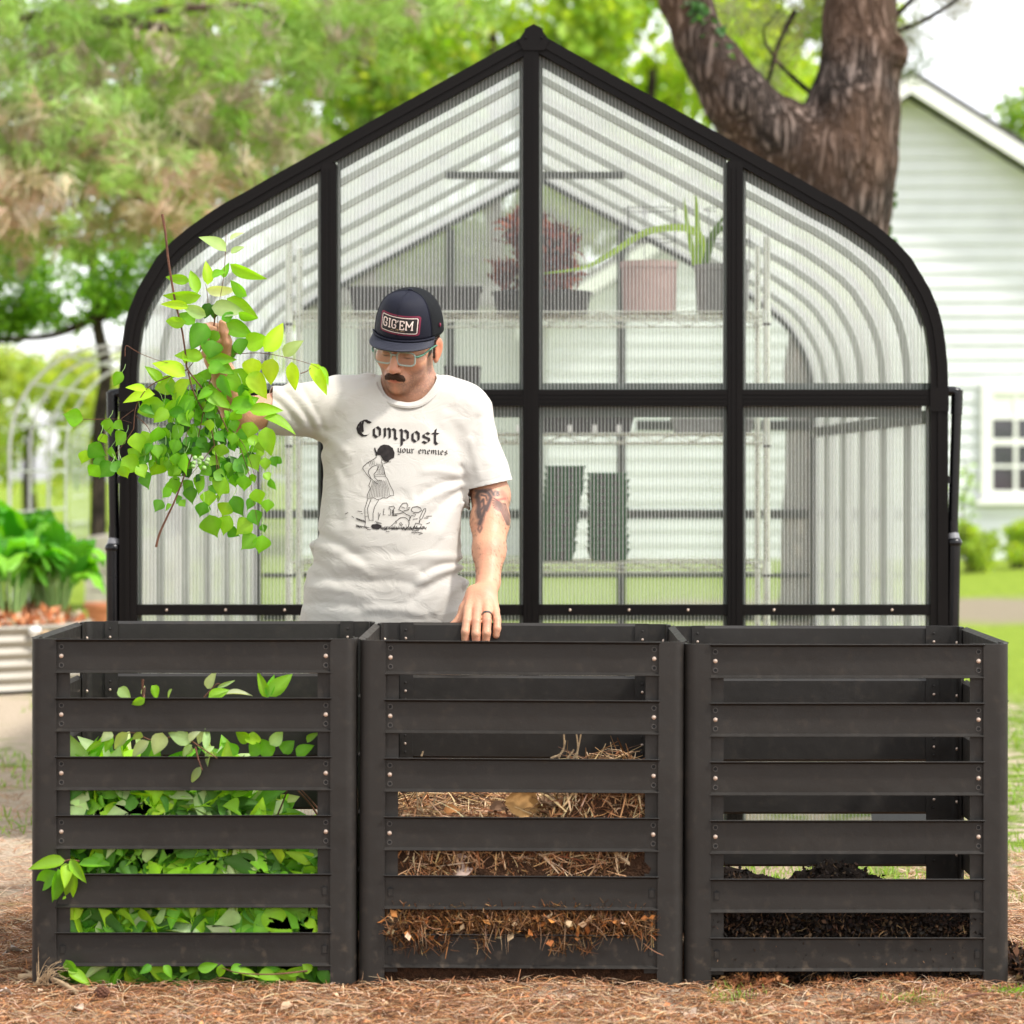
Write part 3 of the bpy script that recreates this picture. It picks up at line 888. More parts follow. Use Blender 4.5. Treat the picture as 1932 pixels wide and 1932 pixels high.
# mid left darker tree with leaning trunk and sky holes
Y = 20.0; k = (Y + DIST) / FPX; c = P(110, 520, Y)
t = empty('oak_tree', P(190, 1100, Y).xy.to_3d(), 'dark green oak with a thin leaning trunk left of the greenhouse, white sky showing through', 'tree')
tb = MB()
tb.tube(catmull([P(183, 1122, Y), P(186, 960, Y), P(188, 800, Y), P(200, 700, Y), P(182, 600, Y), P(168, 420, Y), P(120, 300, Y)], 6), [.085-.0012*i for i in range(37)], 10)
tb.tube(catmull([P(184, 600, Y), P(100, 632, Y), P(20, 640, Y), P(-60, 650, Y)], 5), [.045-.002*i for i in range(16)], 7)
tb.tube(catmull([P(186, 590, Y), P(230, 575, Y), P(300, 585, Y), P(380, 560, Y)], 5), [.10-.005*i for i in range(16)], 8)
tb.tube(catmull([P(175, 470, Y), P(205, 440, Y), P(215, 405, Y)], 5), [.03]*11, 6)
tb.build('trunk', M['bark_dark'], t, True)
rg = np.random.default_rng(5); cl = []
for px, py, rx, ry in [(40, 560, 90, 60), (0, 610, 70, 40), (120, 590, 80, 40), (240, 560, 60, 60), (230, 480, 60, 55), (60, 500, 70, 40), (-40, 480, 60, 80), (180, 540, 60, 30),
                       (30, 450, 60, 25), (150, 470, 40, 30), (270, 430, 50, 50), (330, 500, 60, 60), (100, 560, 60, 30), (-60, 560, 60, 60), (60, 600, 80, 22), (10, 400, 60, 30)]:
    q = P(px, py, Y + rg.uniform(-.6, .6)); cl.append((q, (rx*k, .5, ry*k)))
foliage('crown', t, cl, 9500, .075, [(.10, .24, .02), (.15, .32, .03), (.06, .15, .015), (.20, .38, .04)])

# far right tree behind the house
Y = 58; c = P(1990, 310, Y); k = (Y+DIST)/FPX
broad_tree('broadleaf_tree', 'green tree showing over the right slope of the house roof', (c.x, Y, 0), (c.x, Y, c.z), c, (120*k, 2, 130*k), 3500, .24, [(.22, .38, .08), (.28, .44, .10), (.16, .28, .05)], 16, .4, seed=81, group=G)

# ---- pines: needle tufts
def tufts(centers, nper, length, width, cols, droop=.2):
    centers = np.asarray(centers); n = len(centers) * nper
    base = np.repeat(centers, nper, axis=0) + rng.normal(size=(n, 3)) * length * .18
    axis = np.repeat(rand_dirs(len(centers), droop), nper, axis=0)
    d = rand_dirs(n) * .8 + axis
    cols = np.array(cols)
    cc = np.repeat(cols[rng.integers(0, len(cols), len(centers))], nper, axis=0)
    L = length * rng.uniform(.6, 1.2, n)
    return scatter(base, d, rand_dirs(n), L, np.full(n, width), jit(cc, n, .2))

Y = 13.5; k = (Y + DIST) / FPX
t = empty('pine_tree', P(-330, 1210, Y).xy.to_3d(), 'pine with beige and pinkish brown-tipped needles spreading over the upper left corner', 'pine tree')
tb = MB()
base = Vector((P(-330, 0, Y).x, Y, 0))
tb.tube(catmull([base, base + Vector((.1, 0, 2.5)), P(-310, 0, Y), P(-300, -300, Y)], 6), [.28-.006*i for i in range(19)], 12)
limb = [[(-310, 160), (-100, 90), (0, 52), (60, 40), (110, 10), (200, -60)], [(-100, 90), (60, 30), (200, 40), (290, 22), (380, 14), (480, 12), (560, 60), (700, 120)],
        [(-310, 330), (-60, 230), (60, 170), (130, 153), (190, 160), (300, 230), (420, 300)], [(-310, 500), (-100, 380), (60, 330), (170, 330), (260, 360)],
        [(200, 40), (350, 60), (380, 100), (395, 140)], [(60, 170), (200, 300), (330, 350)]]
LB = []
for i, pl in enumerate(limb):
    pts = catmull([P(a, b, Y + .25*math.sin(i*2.1 + j)) for j, (a, b) in enumerate(pl)], 5)
    tb.tube(pts, [max(.045 * (1 - .8*j/len(pts)), .008) for j in range(len(pts))], 7)
    LB += pts
tb.build('trunk', M['bark'], t, True)
reg = [((-60, 260), (260, 120), 190, 'p'), ((120, 250), (190, 120), 210, 'p'), ((30, 340), (150, 55), 110, 'k'), ((250, 320), (150, 80), 160, 'p'), ((380, 330), (110, 60), 90, 'k'), ((90, 90), (240, 80), 110, 'b'),
       ((400, 170), (170, 130), 130, 'm'), ((560, 90), (180, 90), 110, 'b'), ((150, 10), (280, 60), 80, 'b'), ((520, 240), (70, 50), 50, 'm'), ((740, 10), (160, 40), 60, 'b'), ((300, 400), (90, 30), 40, 'k'), ((20, 420), (120, 30), 40, 'k'), ((210, 425), (150, 45), 34, 'm'), ((470, 330), (120, 60), 40, 'm'), ((60, 470), (140, 40), 22, 'm')]
PAL = {'p': [(.54, .56, .32), (.62, .58, .42), (.38, .56, .17), (.34, .52, .12), (.60, .48, .36), (.32, .50, .12)], 'k': [(.58, .40, .30), (.62, .47, .36), (.50, .44, .28)],
       'b': [(.32, .28, .20), (.26, .44, .08), (.24, .40, .07), (.32, .48, .11)], 'm': [(.30, .46, .10), (.38, .36, .22), (.24, .44, .06), (.34, .50, .10), (.44, .36, .28)]}
parts = []
for (cx, cy), (rx, ry), n, key in reg:
    u = rng.normal(size=(n, 3)) * .5
    cs = np.array([P(cx + a*rx, cy + b*ry, Y + c_*1.2) for a, b, c_ in u])
    parts.append(tufts(cs, 32, .17, .013, PAL[key]))
v, f, c = merge(parts)
link('crown', np_mesh('crown', v, f, c), t, M['needle'])

# ---- the big forked pine, right
Y = 8.6; k = (Y + DIST) / FPX
t = empty('pine_tree', Vector((P(1590, 0, Y).x, Y, 0)), 'massive forked pine trunk with rough grey-brown bark behind the right roof slope', 'pine tree')
S = Sdf()
def Pp(px, py, dy=0): return P(px, py, Y + dy)
def limb_chain(pts, kk=.06):
    q = [Pp(a, b, d) for a, b, w, d in pts]; r = [w*k/2 for a, b, w, d in pts]
    S.chain(q, r, kk)
limb_chain([(1560, 1360, 230, 0), (1568, 1200, 196, 0), (1580, 700, 182, 0), (1590, 480, 168, 0), (1588, 380, 178, 0), (1594, 300, 185, 0), (1610, 210, 160, .0), (1622, 120, 140, .05), (1624, 40, 132, .1), (1628, -60, 128, .1), (1636, -300, 115, .1)], .09)
limb_chain([(1560, 330, 150, 0), (1500, 290, 150, 0), (1440, 245, 132, -.05), (1392, 190, 116, -.1), (1352, 130, 98, -.1), (1318, 70, 88, -.1), (1290, 0, 84, -.1), (1266, -90, 80, -.1), (1240, -260, 70, -.1)], .09)
S.ell(Pp(1678, 96, -.04), (.10, .10, .10), .06)
S.ell(Pp(1697, 84, -.12), (.035, .05, .035), .02, -1)
Vt, Ft = S.mesh(Pp(1180, 1370, -.6), Pp(1780, -300, .8) , .022)
nrm_off = (fbm(Vt * np.array([11, 11, 3.0]), 4, 3) - .5)[:, None]
me = np_mesh('trunk', Vt, Ft)
nv = np.zeros(len(Vt)*3, dtype=np.float32); me.vertices.foreach_get('normal', nv) if False else None
nv = np.array([v.normal[:] for v in me.vertices])
Vt = Vt + nv * nrm_off * .05
me.vertices.foreach_set('co', Vt.astype(np.float32).ravel()); me.update()
trunk = link('trunk', me, t, M['bark'], True)
for pl in [[(1560, 200), (1500, 150), (1462, 110), (1440, 60), (1470, 20)], [(1462, 110), (1450, 150), (1440, 190)], [(1500, 20), (1470, 80), (1455, 130)], [(1690, 60), (1740, 40), (1790, 10), (1830, -20)], [(1690, 30), (1720, 0), (1760, -40)]]:
    tb = MB(); q_ = catmull([Pp(a, b, .1) for a, b in pl], 4); tb.tube(q_, [.016-.0007*i for i in range(len(q_))], 6); tb.build('branch', M['bark_dark'], t, True)
parts = []
for (cx, cy), (rx, ry), n, cols in [((1480, 60), (55, 60), 34, [(.20, .24, .10), (.26, .28, .14), (.30, .22, .15)]), ((1440, 150), (40, 50), 14, [(.30, .34, .16)]), ((1395, 20), (50, 30), 12, [(.26, .24, .16)]),
                                    ((1730, 40), (50, 60), 26, [(.22, .26, .16), (.30, .32, .22)]), ((1800, 5), (60, 20), 14, [(.28, .27, .20)]), ((1725, 130), (25, 30), 10, [(.2, .26, .15)])]:
    u = rng.normal(size=(n, 3)) * .5
    parts.append(tufts(np.array([Pp(cx + a*rx, cy + b*ry, .3 + c_*.3) for a, b, c_ in u]), 26, .13, .0035, cols))
v, f, c = merge(parts)
link('crown', np_mesh('crown', v, f, c), t, M['needle'])
# ivy on limb and trunk edge
iv = []
for (x0, y0, x1, y1, n, sp) in [(1308, 0, 1345, 70, 60, 12), (1345, 70, 1375, 150, 34, 9), (1675, 260, 1672, 470, 60, 7)]:
    for j in range(n):
        a = j/n; iv.append(Pp(x0+(x1-x0)*a + random.gauss(0, sp), y0+(y1-y0)*a + random.gauss(0, 6), -.22 if x0 < 1600 else -.05))
iv = np.array([q[:] for q in iv]); n = len(iv)
v, f, c = scatter(iv, rand_dirs(n, -.4), np.tile([0, -1, .3], (n, 1)) + rand_dirs(n)*.5, rng.uniform(.03, .06, n), rng.uniform(.03, .05, n), jit((.06, .17, .04), n, .3), TEMPL[1])
ivy = link('ivy', np_mesh('ivy', v, f, c), None, M['leaf'])
tag(ivy, 'small-leaved ivy creeping over the bark of the forked pine', 'ivy')

# shrubs at the foot of the house
for i, (px, py, d, rx, ry, lab) in enumerate([
        (1838, 1020, 33, 46, 44, 'round yellow-green shrub at the foot of the house, nearest the greenhouse'),
        (1925, 1024, 34, 54, 42, 'loose green shrub below the house window')]):
    Y = d - DIST; k = d/FPX; c = P(px, py, Y)
    s_ = empty('shrub', (c.x, Y, 0), lab, 'shrub', 'shrubs at the foot of the house')
    tb = MB()
    for j in range(5):
        tb.tube([(c.x + random.uniform(-.1, .1), Y, 0), (c.x + random.uniform(-.3, .3), Y, c.z)], [.02, .008], 5)
    tb.build('stem', M['bark_dark'], s_)
    foliage('foliage', s_, clumps(c, (rx*k*.8, .4, ry*k*.8), 9, (rx*k*.45, .35, ry*k*.5), 90+i), 2200, .07, [(.30, .44, .05), (.38, .52, .07), (.22, .34, .05)])
Y = 26; c = P(1822, 1010, Y)
s_ = empty('climbing_plant', (c.x, Y, 0), 'wispy climbing plant beside the house window, right of the downpipe', 'plant')
tb = MB(); tb.tube(catmull([(c.x, Y, 0), P(1815, 960, Y), P(1830, 900, Y), P(1815, 870, Y)], 5), [.012-.0005*i for i in range(16)], 5)
tb.tube(catmull([P(1815, 960, Y), P(1850, 940, Y), P(1862, 930, Y)], 5), .006, 5); tb.build('stem', M['bark_dark'], s_)
pp = np.array([P(1818 + rng.normal()*16, 930 + rng.normal()*32, Y)[:] for _ in range(90)])
v, f, c = scatter(pp, rand_dirs(90), rand_dirs(90), np.full(90, .07), np.full(90, .06), jit((.30, .46, .08), 90), TEMPL[1])
link('foliage', np_mesh('foliage', v, f, c), s_, M['leaf'])

# ------------------------------------------------------------------ white arches on the left
def arch(label, Ya, x0, x1, zt, n=3, dy=.45):
    a = empty('garden_arch', ((x0+x1)/2, Ya, 0), label, 'garden arch', 'white metal garden arches on the left')
    r_ = (x1-x0)/2; cx = (x0+x1)/2; zs = zt - r_
    fr = MB()
    def ring(y): return [(x0, y, 0), (x0, y, zs*.5), (x0, y, zs)] + [(cx - r_*math.cos(PI*i/14), y, zs + r_*math.sin(PI*i/14)) for i in range(1, 14)] + [(x1, y, zs), (x1, y, zs*.5), (x1, y, 0)]
    rs = [ring(Ya + dy*i) for i in range(n)]
    for q in rs: fr.tube(q, .013, 6)
    fr.build('hoop', M['arch_paint'], a, True)
    cb = MB()
    for z in np.arange(.3, zs, .3):
        for x in (x0, x1): cb.tube([(x, Ya, z), (x, Ya + dy*(n-1), z)], .010, 5)
    for i in range(1, 14, 2):
        x, z = cx - r_*math.cos(PI*i/14), zs + r_*math.sin(PI*i/14)
        cb.tube([(x, Ya, z), (x, Ya + dy*(n-1), z)], .010, 5)
    cb.build('rung', M['arch_paint'], a, True)
Y = 15.5
arch('large white tubular garden arch rising above the leafy planter at the left', 13.6, P(18, 0, 13.6).x, P(400, 0, 13.6).x, P(0, 652, 13.6).z, 4, .8)
arch('small far white arch just left of the greenhouse downpipe', 25.5, P(138, 0, 25.5).x, P(212, 0, 25.5).x, P(0, 800, 25.5).z)

# timber raised bed + terracotta pot in the distance, left
Y = 17.5
b = empty('raised_bed', (P(190, 0, Y).x, Y, 0), 'weathered grey timber raised bed far behind, left of the greenhouse', 'raised bed')
a0, a1 = P(160, 945, Y), P(330, 1003, Y)
mb = MB()
for i in range(4):
    z0 = .02 + i*.155; mb.box((a0.x, Y, z0), (a1.x, Y+.04, z0+.145))
    mb.box((a0.x, Y+.04, z0), (a0.x+.04, Y+1.2, z0+.145)); mb.box((a1.x-.04, Y+.04, z0), (a1.x, Y+1.2, z0+.145))
mb.build('side_board', M['weathered'], b)
sb = MB(); sb.box((a0.x+.05, Y+.05, .3), (a1.x-.05, Y+1.19, .56)); sb.build('soil', M['soil'], b)
mb = MB(); c = P(196, 1035, 14.5)
mb.tube([(c.x, 14.5, .0), (c.x, 14.5, .16), (c.x, 14.5, .17), (c.x, 14.5, .21)], [.10, .13, .15, .15], 14)
tag(mb.build('flower_pot', simple('terracotta_pot', (.55, .20, .09), .8), None, True), 'small terracotta pot on the path beside the greenhouse frame', 'pot')
# ------------------------------------------------------------------ compost bins
PX = 812.0
def fx(px): return (px - 1019) / PX
SL_H, PITCH, ZT, DEP = .0776, .1362, .81, .76
def slat_profile(z0):
    """(outward, z) loop of a thin sheet with both edges bent outwards"""
    t = .0018
    o = [(.0140, z0+SL_H), (.0, z0+SL_H-.0062), (.0, z0+.0060), (.0085, z0)]
    i = [(.0140-.0008, z0+SL_H+.0014), (-t, z0+SL_H-.0050), (-t, z0+.0055), (.0085-.0012, z0-.0010)]
    return o + i[::-1]
def slat_mesh(L, holes):
    """local: runs along +x from 0 to L, outward is -y, z from 0"""
    m = MB()
    pr = slat_profile(0)
    n = len(pr)
    vs = [(0, -o, z) for o, z in pr] + [(L, -o, z) for o, z in pr]
    fs = [(i, (i+1) % n, n + (i+1) % n, n + i) for i in range(n)]
    # end caps as three quads each
    for b in (0, n):
        fs += [(b+0, b+1, b+6, b+7), (b+1, b+2, b+5, b+6), (b+2, b+3, b+4, b+5)]
    m.add(vs, fs, 0)
    if holes == 1:
        for x in (.0135, L-.0135):
            for dz in (-.0215, .0215):
                ring = [(x + .0052*math.cos(a), -.0006, SL_H/2 + dz + .0052*math.sin(a)) for a in np.linspace(0, 2*PI, 13)[:-1]]
                m.tube(ring, .0009, 5, 2, closed=True)
                q = [(x + .0048*math.cos(a), -.0004, SL_H/2 + dz + .0048*math.sin(a)) for a in np.linspace(0, 2*PI, 13)[:-1]]
                m.add(q, [tuple(range(12))], 1)
    elif holes == 2:
        for x in (.0165, L-.0165):
            c = SL_H/2; e = .0012
            m.prism([(x-.0062, -.0014, c-.011), (x+.0062, -.0014, c-.011), (x+.0062, -.0014, c+.006), (x+.0085, -.0014, c+.007), (x, -.0014, c+.0125), (x-.0085, -.0014, c+.007), (x-.0062, -.0014, c+.006)], (0, .001, 0), 1)
            m.box((x-.0050, -.0022, c-.0098), (x+.0050, -.0016, c+.0058), 0)
    return m.mesh('slat')
def bolt_mesh(side=-1):
    m = MB()
    m.tube([(0, 0, 0), (0, side*.0018, 0), (0, side*.0020, 0), (0, side*.0040, 0), (0, side*.0046, 0)], [.0050, .0050, .0040, .0036, .0018], 10)
    return m.mesh('bolt')
bolt_f = bolt_mesh()
bolt_f.materials.append(M['bolt'])
for p_ in bolt_f.polygons: p_.use_smooth = False

def place(name, me, parent, loc, rz=0):
    o = bpy.data.objects.new(name, me); COL.objects.link(o)
    o.parent = parent
    base = parent.location if parent.type == 'EMPTY' else Vector((0, 0, 0))
    o.location = Vector(loc) - base; o.rotation_euler = (0, 0, rz)
    return o

def corner_post(x, y, sx, sy, zt, zb):
    """outer corner at (x,y), legs run towards +sx,+sy; rounded outside, with a flange behind the slats"""
    m = MB(); r = .021; w = .055; t = .002
    prof = [(w, -.0025), (w, -.0105+.0015), (r, -.009)]
    prof = [(w, .002), (w, -.006)] + [(r, -.006)]
    for i in range(1, 9):
        a = (PI/2) * i/8
        prof.append((r - (r+.006)*math.sin(a), r - (r+.006)*math.cos(a)))
    prof += [(-.006, w), (.002, w)]
    inner = [(.002, w), (.002, r)] + [(r - (r-.002)*math.cos(a), r - (r-.002)*math.sin(a)) for a in np.linspace(0, PI/2, 6)[1:-1]] + [(r, .002), (w, .002)]
    loop = prof + inner[1:-1]
    P3 = [(x + sx*a, y + sy*b, zb) for a, b in loop]
    n = len(loop)
    vs = P3 + [(q[0], q[1], zt) for q in P3]
    m.add(vs, [(i, (i+1) % n, n+(i+1) % n, n+i) for i in range(n)] + [tuple(range(n))[::-1], tuple(range(n, 2*n))])
    # flanges behind the slat ends
    f0, f1 = w-.004, w+.030
    for ax in (0, 1):
        zz = zt + .001
        if ax == 0: lo, hi = (x+sx*f0, y+sy*.0045, zb+.03), (x+sx*f1, y+sy*.0065, zz)
        else: lo, hi = (x+sx*.0045, y+sy*f0, zb+.03), (x+sx*.0065, y+sy*f1, zz)
        lo2 = tuple(min(a, b) for a, b in zip(lo, hi)); hi2 = tuple(max(a, b) for a, b in zip(lo, hi))
        m.box(lo2, hi2)
    return m

def make_bin(label, x0, x1, ztl, zb, left, right, tilt=0):
    e = empty('compost_bin', ((x0+x1)/2, DEP/2, 0), label, 'compost bin', 'dark slatted metal compost bins in a row')
    y0, y1 = 0.0, DEP
    for (x, y, sx, sy) in ((x0+.006, y0+.006, 1, 1), (x1-.006, y0+.006, -1, 1), (x0+.006, y1-.006, 1, -1), (x1-.006, y1-.006, -1, -1)):
        corner_post(x, y, sx, sy, ztl, zb).build('corner_post', M['bin'], e, True)
    L = (x1 - x0) - 2*.055 - .006
    me1, me2 = slat_mesh(L, 1), slat_mesh(L, 2)
    for me in (me1, me2): me.materials.append(M['bin']); me.materials.append(M['hole']); me.materials.append(M['hole_rim_glint'])
    xs_ = x0 + .058
    for j in range(6):
        z = ztl - .001 - SL_H - j*PITCH
        hl = 1 if j < 4 else 2
        s = place('slat', me1 if hl == 1 else me2, e, (xs_, y0+.006, z))
        b = place('slat', me1, e, (xs_ + L, y1-.006, z), PI)
        if hl == 1:
            for o, yy in ((s, 0), (b, 0)):
                for xx in (.0135, L-.0135):
                    q = bpy.data.objects.new('bolt', bolt_f); COL.objects.link(q); q.parent = o; q.location = (xx, yy, SL_H/2)
        # bolt tails seen from inside on the back panel flanges
        for xx in (.0135, L-.0135):
            for dz in (-.0215, 0, .0215):
                q = bpy.data.objects.new('bolt', bolt_f); COL.objects.link(q); q.parent = b; q.location = (xx, .0128, SL_H/2 + dz); q.rotation_euler = (0, 0, PI); q.scale = (.7, .8, .7)
                if dz: q.data = bolt_dark
    Ls = DEP - 2*.055 - .006
    ms = slat_mesh(Ls, 1); ms.materials.append(M['bin']); ms.materials.append(M['hole']); ms.materials.append(M['hole_rim_glint'])
    for on, x, rz in ((left, x0+.006, -PI/2), (right, x1-.006, PI/2)):
        if not on: continue
        for j in range(6):
            z = ztl - .001 - SL_H - j*PITCH
            loc = (x, y1-.058, z) if rz < 0 else (x, y0+.058, z)
            s = place('slat', ms, e, loc, rz)
            for xx in (.0135, Ls-.0135):
                q = bpy.data.objects.new('bolt', bolt_f); COL.objects.link(q); q.parent = s; q.location = (xx, .0128, SL_H/2); q.rotation_euler = (0, 0, PI)
    if tilt:
        e.rotation_euler = (0, tilt, 0)
    return e
bolt_dark = bolt_mesh(); bolt_dark.materials.append(M['bin'])
make_bin('left bin of the row of three, full of fresh green leafy cuttings', fx(57), fx(672.5), .812, .01, True, False)
make_bin('middle bin of the row of three, half full of brown straw and shredded leaves', fx(675), fx(1289), .807, .005, True, True, R(.33))
make_bin('right bin of the row of three, nearly empty with dark finished compost', fx(1292), fx(1905), .800, .0, False, True)
# ------------------------------------------------------------------ greenhouse
YG, DG = 2.5, 4.1
kg = (YG + DIST) / FPX
CX = P(1007, 0, YG).x
prof_px = [(0, 57), (110, 119), (220, 180), (330, 241), (435, 300), (500, 336), (546, 363), (580, 381), (610, 400), (650, 428), (684, 456), (712, 486), (731, 517), (749, 548), (763, 582), (772, 615), (777, 648), (781, 690), (782, 727), (782, 900), (782, 1600)]
PROF = [(dx*kg, H - (py-888)*kg if py < 1500 else 0.0) for dx, py in prof_px]     # half outline, outer edge
def inset(pr, t):
    out = []
    for i, (x, z) in enumerate(pr):
        a = np.array(pr[max(i-1, 0)]); b = np.array(pr[min(i+1, len(pr)-1)])
        d = b - a; d /= np.linalg.norm(d); nrm = np.array([-d[1], d[0]])
        nrm = nrm if nrm @ np.array([-x-.01, 1.0 - z]) > 0 or True else -nrm
        if i == 0:
            d1 = np.array(pr[1]) - np.array(pr[0]); d1 /= np.linalg.norm(d1)
            out.append((0.0, z - t / abs(d1[0]))); continue
        q = np.array([x, z]) + np.array([d[1], -d[0]]) * t
        out.append((q[0], max(q[1], 0)))
    return out
# direction check: going outward/down, inward normal is (dz, -dx) for d=(+,-)
IN = inset(PROF, .056)
def full(pr): return [(-x, z) for x, z in pr[:0:-1]] + list(pr)
g = empty('greenhouse', (CX, YG + DG/2, 0), 'black framed greenhouse of clear ribbed twin-wall panels with a pointed arch gable', 'greenhouse')
def arch_frame(m, y0, y1, t0=0.0, t1=.056):
    A = full(inset(PROF, t0) if t0 else PROF); B = full(inset(PROF, t1)); n = len(A)
    vs = []
    for (pr, y) in ((A, y0), (B, y0), (B, y1), (A, y1)):
        vs += [(CX + x, y, z) for x, z in pr]
    fs = []
    for i in range(n-1):
        for k in range(4):
            a, b = k*n, ((k+1) % 4)*n
            fs.append((a+i, a+i+1, b+i+1, b+i))
    fs += [(0, n, 2*n, 3*n), (n-1, 4*n-1, 3*n-1, 2*n-1)]
    m.add(vs, fs)
m = MB(); arch_frame(m, YG, YG+.055); 
# grooves: a slimmer proud strip
arch_frame(m, YG-.006, YG+.001, .020, .034)
for s in (-1, 1):
    a = CX + s*PROF[-2][0]
    zc = H - (750-888)*kg
    m.box((min(a, a-s*.058)-.001, YG-.009, zc-.045), (max(a, a-s*.058)+.001, YG+.004, zc+.032))
m.build('front_arch', M['frame'], g, True)
# ridge cap plate
m = MB(); px_, pz = CX, PROF[0][1]
m.prism([(px_-.050, YG-.010, pz-.034), (px_-.034, YG-.010, pz-.066), (px_+.034, YG-.010, pz-.066), (px_+.050, YG-.010, pz-.034), (px_+.022, YG-.010, pz+.006), (px_-.022, YG-.010, pz+.006)], (0, .018, 0))
m.prism([(px_-.030, YG-.004, pz+.004), (px_+.030, YG-.004, pz+.004), (px_, YG-.004, pz+.020)], (0, DG, 0))
for s in (-1, 1): m.sphere((px_+s*.026, YG-.012, pz-.026), (.004, .003, .004), 8, 6)
m.build('ridge_cap', M['frame'], g)
def ztop(x, pr=IN):
    xs_ = [q[0] for q in pr]; zs_ = [q[1] for q in pr]
    return float(np.interp(abs(x), xs_, zs_))
# posts and rails of the front
muls = [P(620, 0, YG).x, P(1002, 0, YG).x, P(1387, 0, YG).x]
for X in muls:
    m = MB(); w = .0255
    zt = min(ztop(X-CX-w), ztop(X-CX+w)) + .02
    m.box((X-w, YG-.004, 0), (X+w, YG+.05, zt), 0, .003)
    for d in (-.008, .008): m.box((X+d-.003, YG-.007, .02), (X+d+.003, YG-.0035, zt-.02))
    m.build('mullion', M['frame'], g)
zr1, zr0 = H - (735-888)*kg, H - (766-888)*kg
zl1, zl0 = H - (1141-888)*kg, H - (1161-888)*kg
bays = [CX - IN[-2][0]] + muls + [CX + IN[-2][0]]
m = MB(); m2 = MB(); m3 = MB()
for i in range(4):
    a = bays[i] + (.0255 if i else 0) - (.004 if not i else 0); b = bays[i+1] - (.0255 if i < 3 else 0) + (.004 if i == 3 else 0)
    m.box((a, YG, zr0), (b, YG+.045, zr1)); 
    for f in (.25, .5, .75): m.box((a, YG-.003, zr0+(zr1-zr0)*f-.003), (b, YG+.001, zr0+(zr1-zr0)*f+.003))
    m2.box((a, YG+.004, zl0), (b, YG+.04, zl1))
    m3.box((a, YG+.006, .0), (b, YG+.045, .045))
    x = a + .1
    while x < b:
        m2.sphere((x, YG+.003, (zl0+zl1)/2), (.0045, .003, .0045), 8, 5, 1); x += .19
m.build('middle_rail', M['frame'], g); m2.build('lower_rail', [M['frame'], M['bolt']], g); m3.build('base_rail', M['frame'], g)
# panel seals: thin grey-green strips just inside each bay
def bay_poly(a, b, z0, z1):
    """outline of a bay clipped by the arch"""
    pts = [(a, z0), (b, z0)]
    top = [(x, min(z1, ztop(x-CX))) for x in np.linspace(b, a, 26)]
    return pts + top
for i in range(4):
    a = bays[i] + (.0255 if i else 0); b = bays[i+1] - (.0255 if i < 3 else 0)
    for (z0, z1) in ((.045, zr0), (zr1, 9)):
        pl = bay_poly(a, b, z0, z1)
        top = pl[2:]; n = len(top)
        vs = [(x, YG+.030, z) for x, z in top] + [(x, YG+.030, z0) for x, z in top]
        me = np_mesh('panel', np.array(vs), np.array([(j, j+1, n+j+1, n+j) for j in range(n-1)]))
        link('ribbed_panel', me, g, M['poly'])
        sm = MB()
        for j in range(n-1):   # slim seal under the arch / rail and up the sides
            p, q = top[j], top[j+1]
            sm.add([(p[0], YG+.034, p[1]), (q[0], YG+.034, q[1]), (q[0], YG+.034, q[1]-.036), (p[0], YG+.034, p[1]-.036)], [(0, 1, 2, 3)])
        for x0_, x1_, zz in ((a, a+.012, top[-1][1]), (b-.012, b, top[0][1])):
            sm.add([(x0_, YG+.0345, z0), (x1_, YG+.0345, z0), (x1_, YG+.0345, zz), (x0_, YG+.0345, zz)], [(0, 1, 2, 3)])
        sm.add([(a, YG+.0335, z0), (b, YG+.0335, z0), (b, YG+.0335, z0+.022), (a, YG+.0335, z0+.022)], [(0, 1, 2, 3)])
        sm.build('panel_seal', M['seal'], g)
# roof and side sheets, bows
IN2 = inset(PROF, .028)
def sheet(side):
    pr = IN2[:]; n = len(pr)
    # resample finely
    vs = []; ys_ = [YG+.05, YG+DG-.05]
    for y in ys_: vs += [(CX + side*x, y, z) for x, z in pr]
    me = np_mesh('sheet', np.array(vs), np.array([(j, j+1, n+j+1, n+j) for j in range(n-1)]))
    o = link('roof_panel', me, g, M['poly_roof'], True)
for s in (-1, 1): sheet(s)
for j in range(1, 6):
    y = YG + DG*j/6
    m = MB(); arch_frame(m, y-.02, y+.02, .030, .052); m.build('roof_bow', M['bow'], g, True)
m = MB(); arch_frame(m, YG+DG-.05, YG+DG, 0, .05)
# back wall bars
for X in (CX-.40, CX+.40): m.box((X-.02, YG+DG-.045, 0), (X+.02, YG+DG-.005, ztop(X-CX)))
kb = (YG+DG+DIST)/FPX
for py, w, x0_, x1_ in ((803, .045, 1200, 1700), (970, .042, 262, 1690), (1085, .02, 262, 1700), (1165, .03, 262, 1700)):
    z = H - (py-888)*kb
    xa, xb = 1019*0, 0
    xa = (x0_-1019)*kb; xb = (x1_-1019)*kb
    hw = ztop  # clip
    lim = max([x for x, zz in IN if zz > z] + [0])
    xa = max(xa, CX-lim); xb = min(xb, CX+lim)
    m.box((xa, YG+DG-.044, z-w/2), (xb, YG+DG-.008, z+w/2))
m.build('back_frame', M['frame_back'], g, True)
pr = full(IN); n = len(pr)
vs = [(CX+x, YG+DG-.03, z) for x, z in pr] + [(CX+x, YG+DG-.03, 0) for x, z in pr]
link('back_panel', np_mesh('back', np.array(vs), np.array([(j, j+1, n+j+1, n+j) for j in range(n-1)])), g, M['poly_back'])
m = MB()   # base frame and side rails
for s in (-1, 1):
    x = CX + s*IN[-1][0]
    m.box((min(x, x+s*.05), YG+.056, 0), (max(x, x+s*.05), YG+DG-.056, .06))
    m.box((min(x, x+s*.03), YG+.056, 1.36), (max(x, x+s*.03), YG+DG-.056, 1.40))
m.build('side_rail', M['frame'], g)
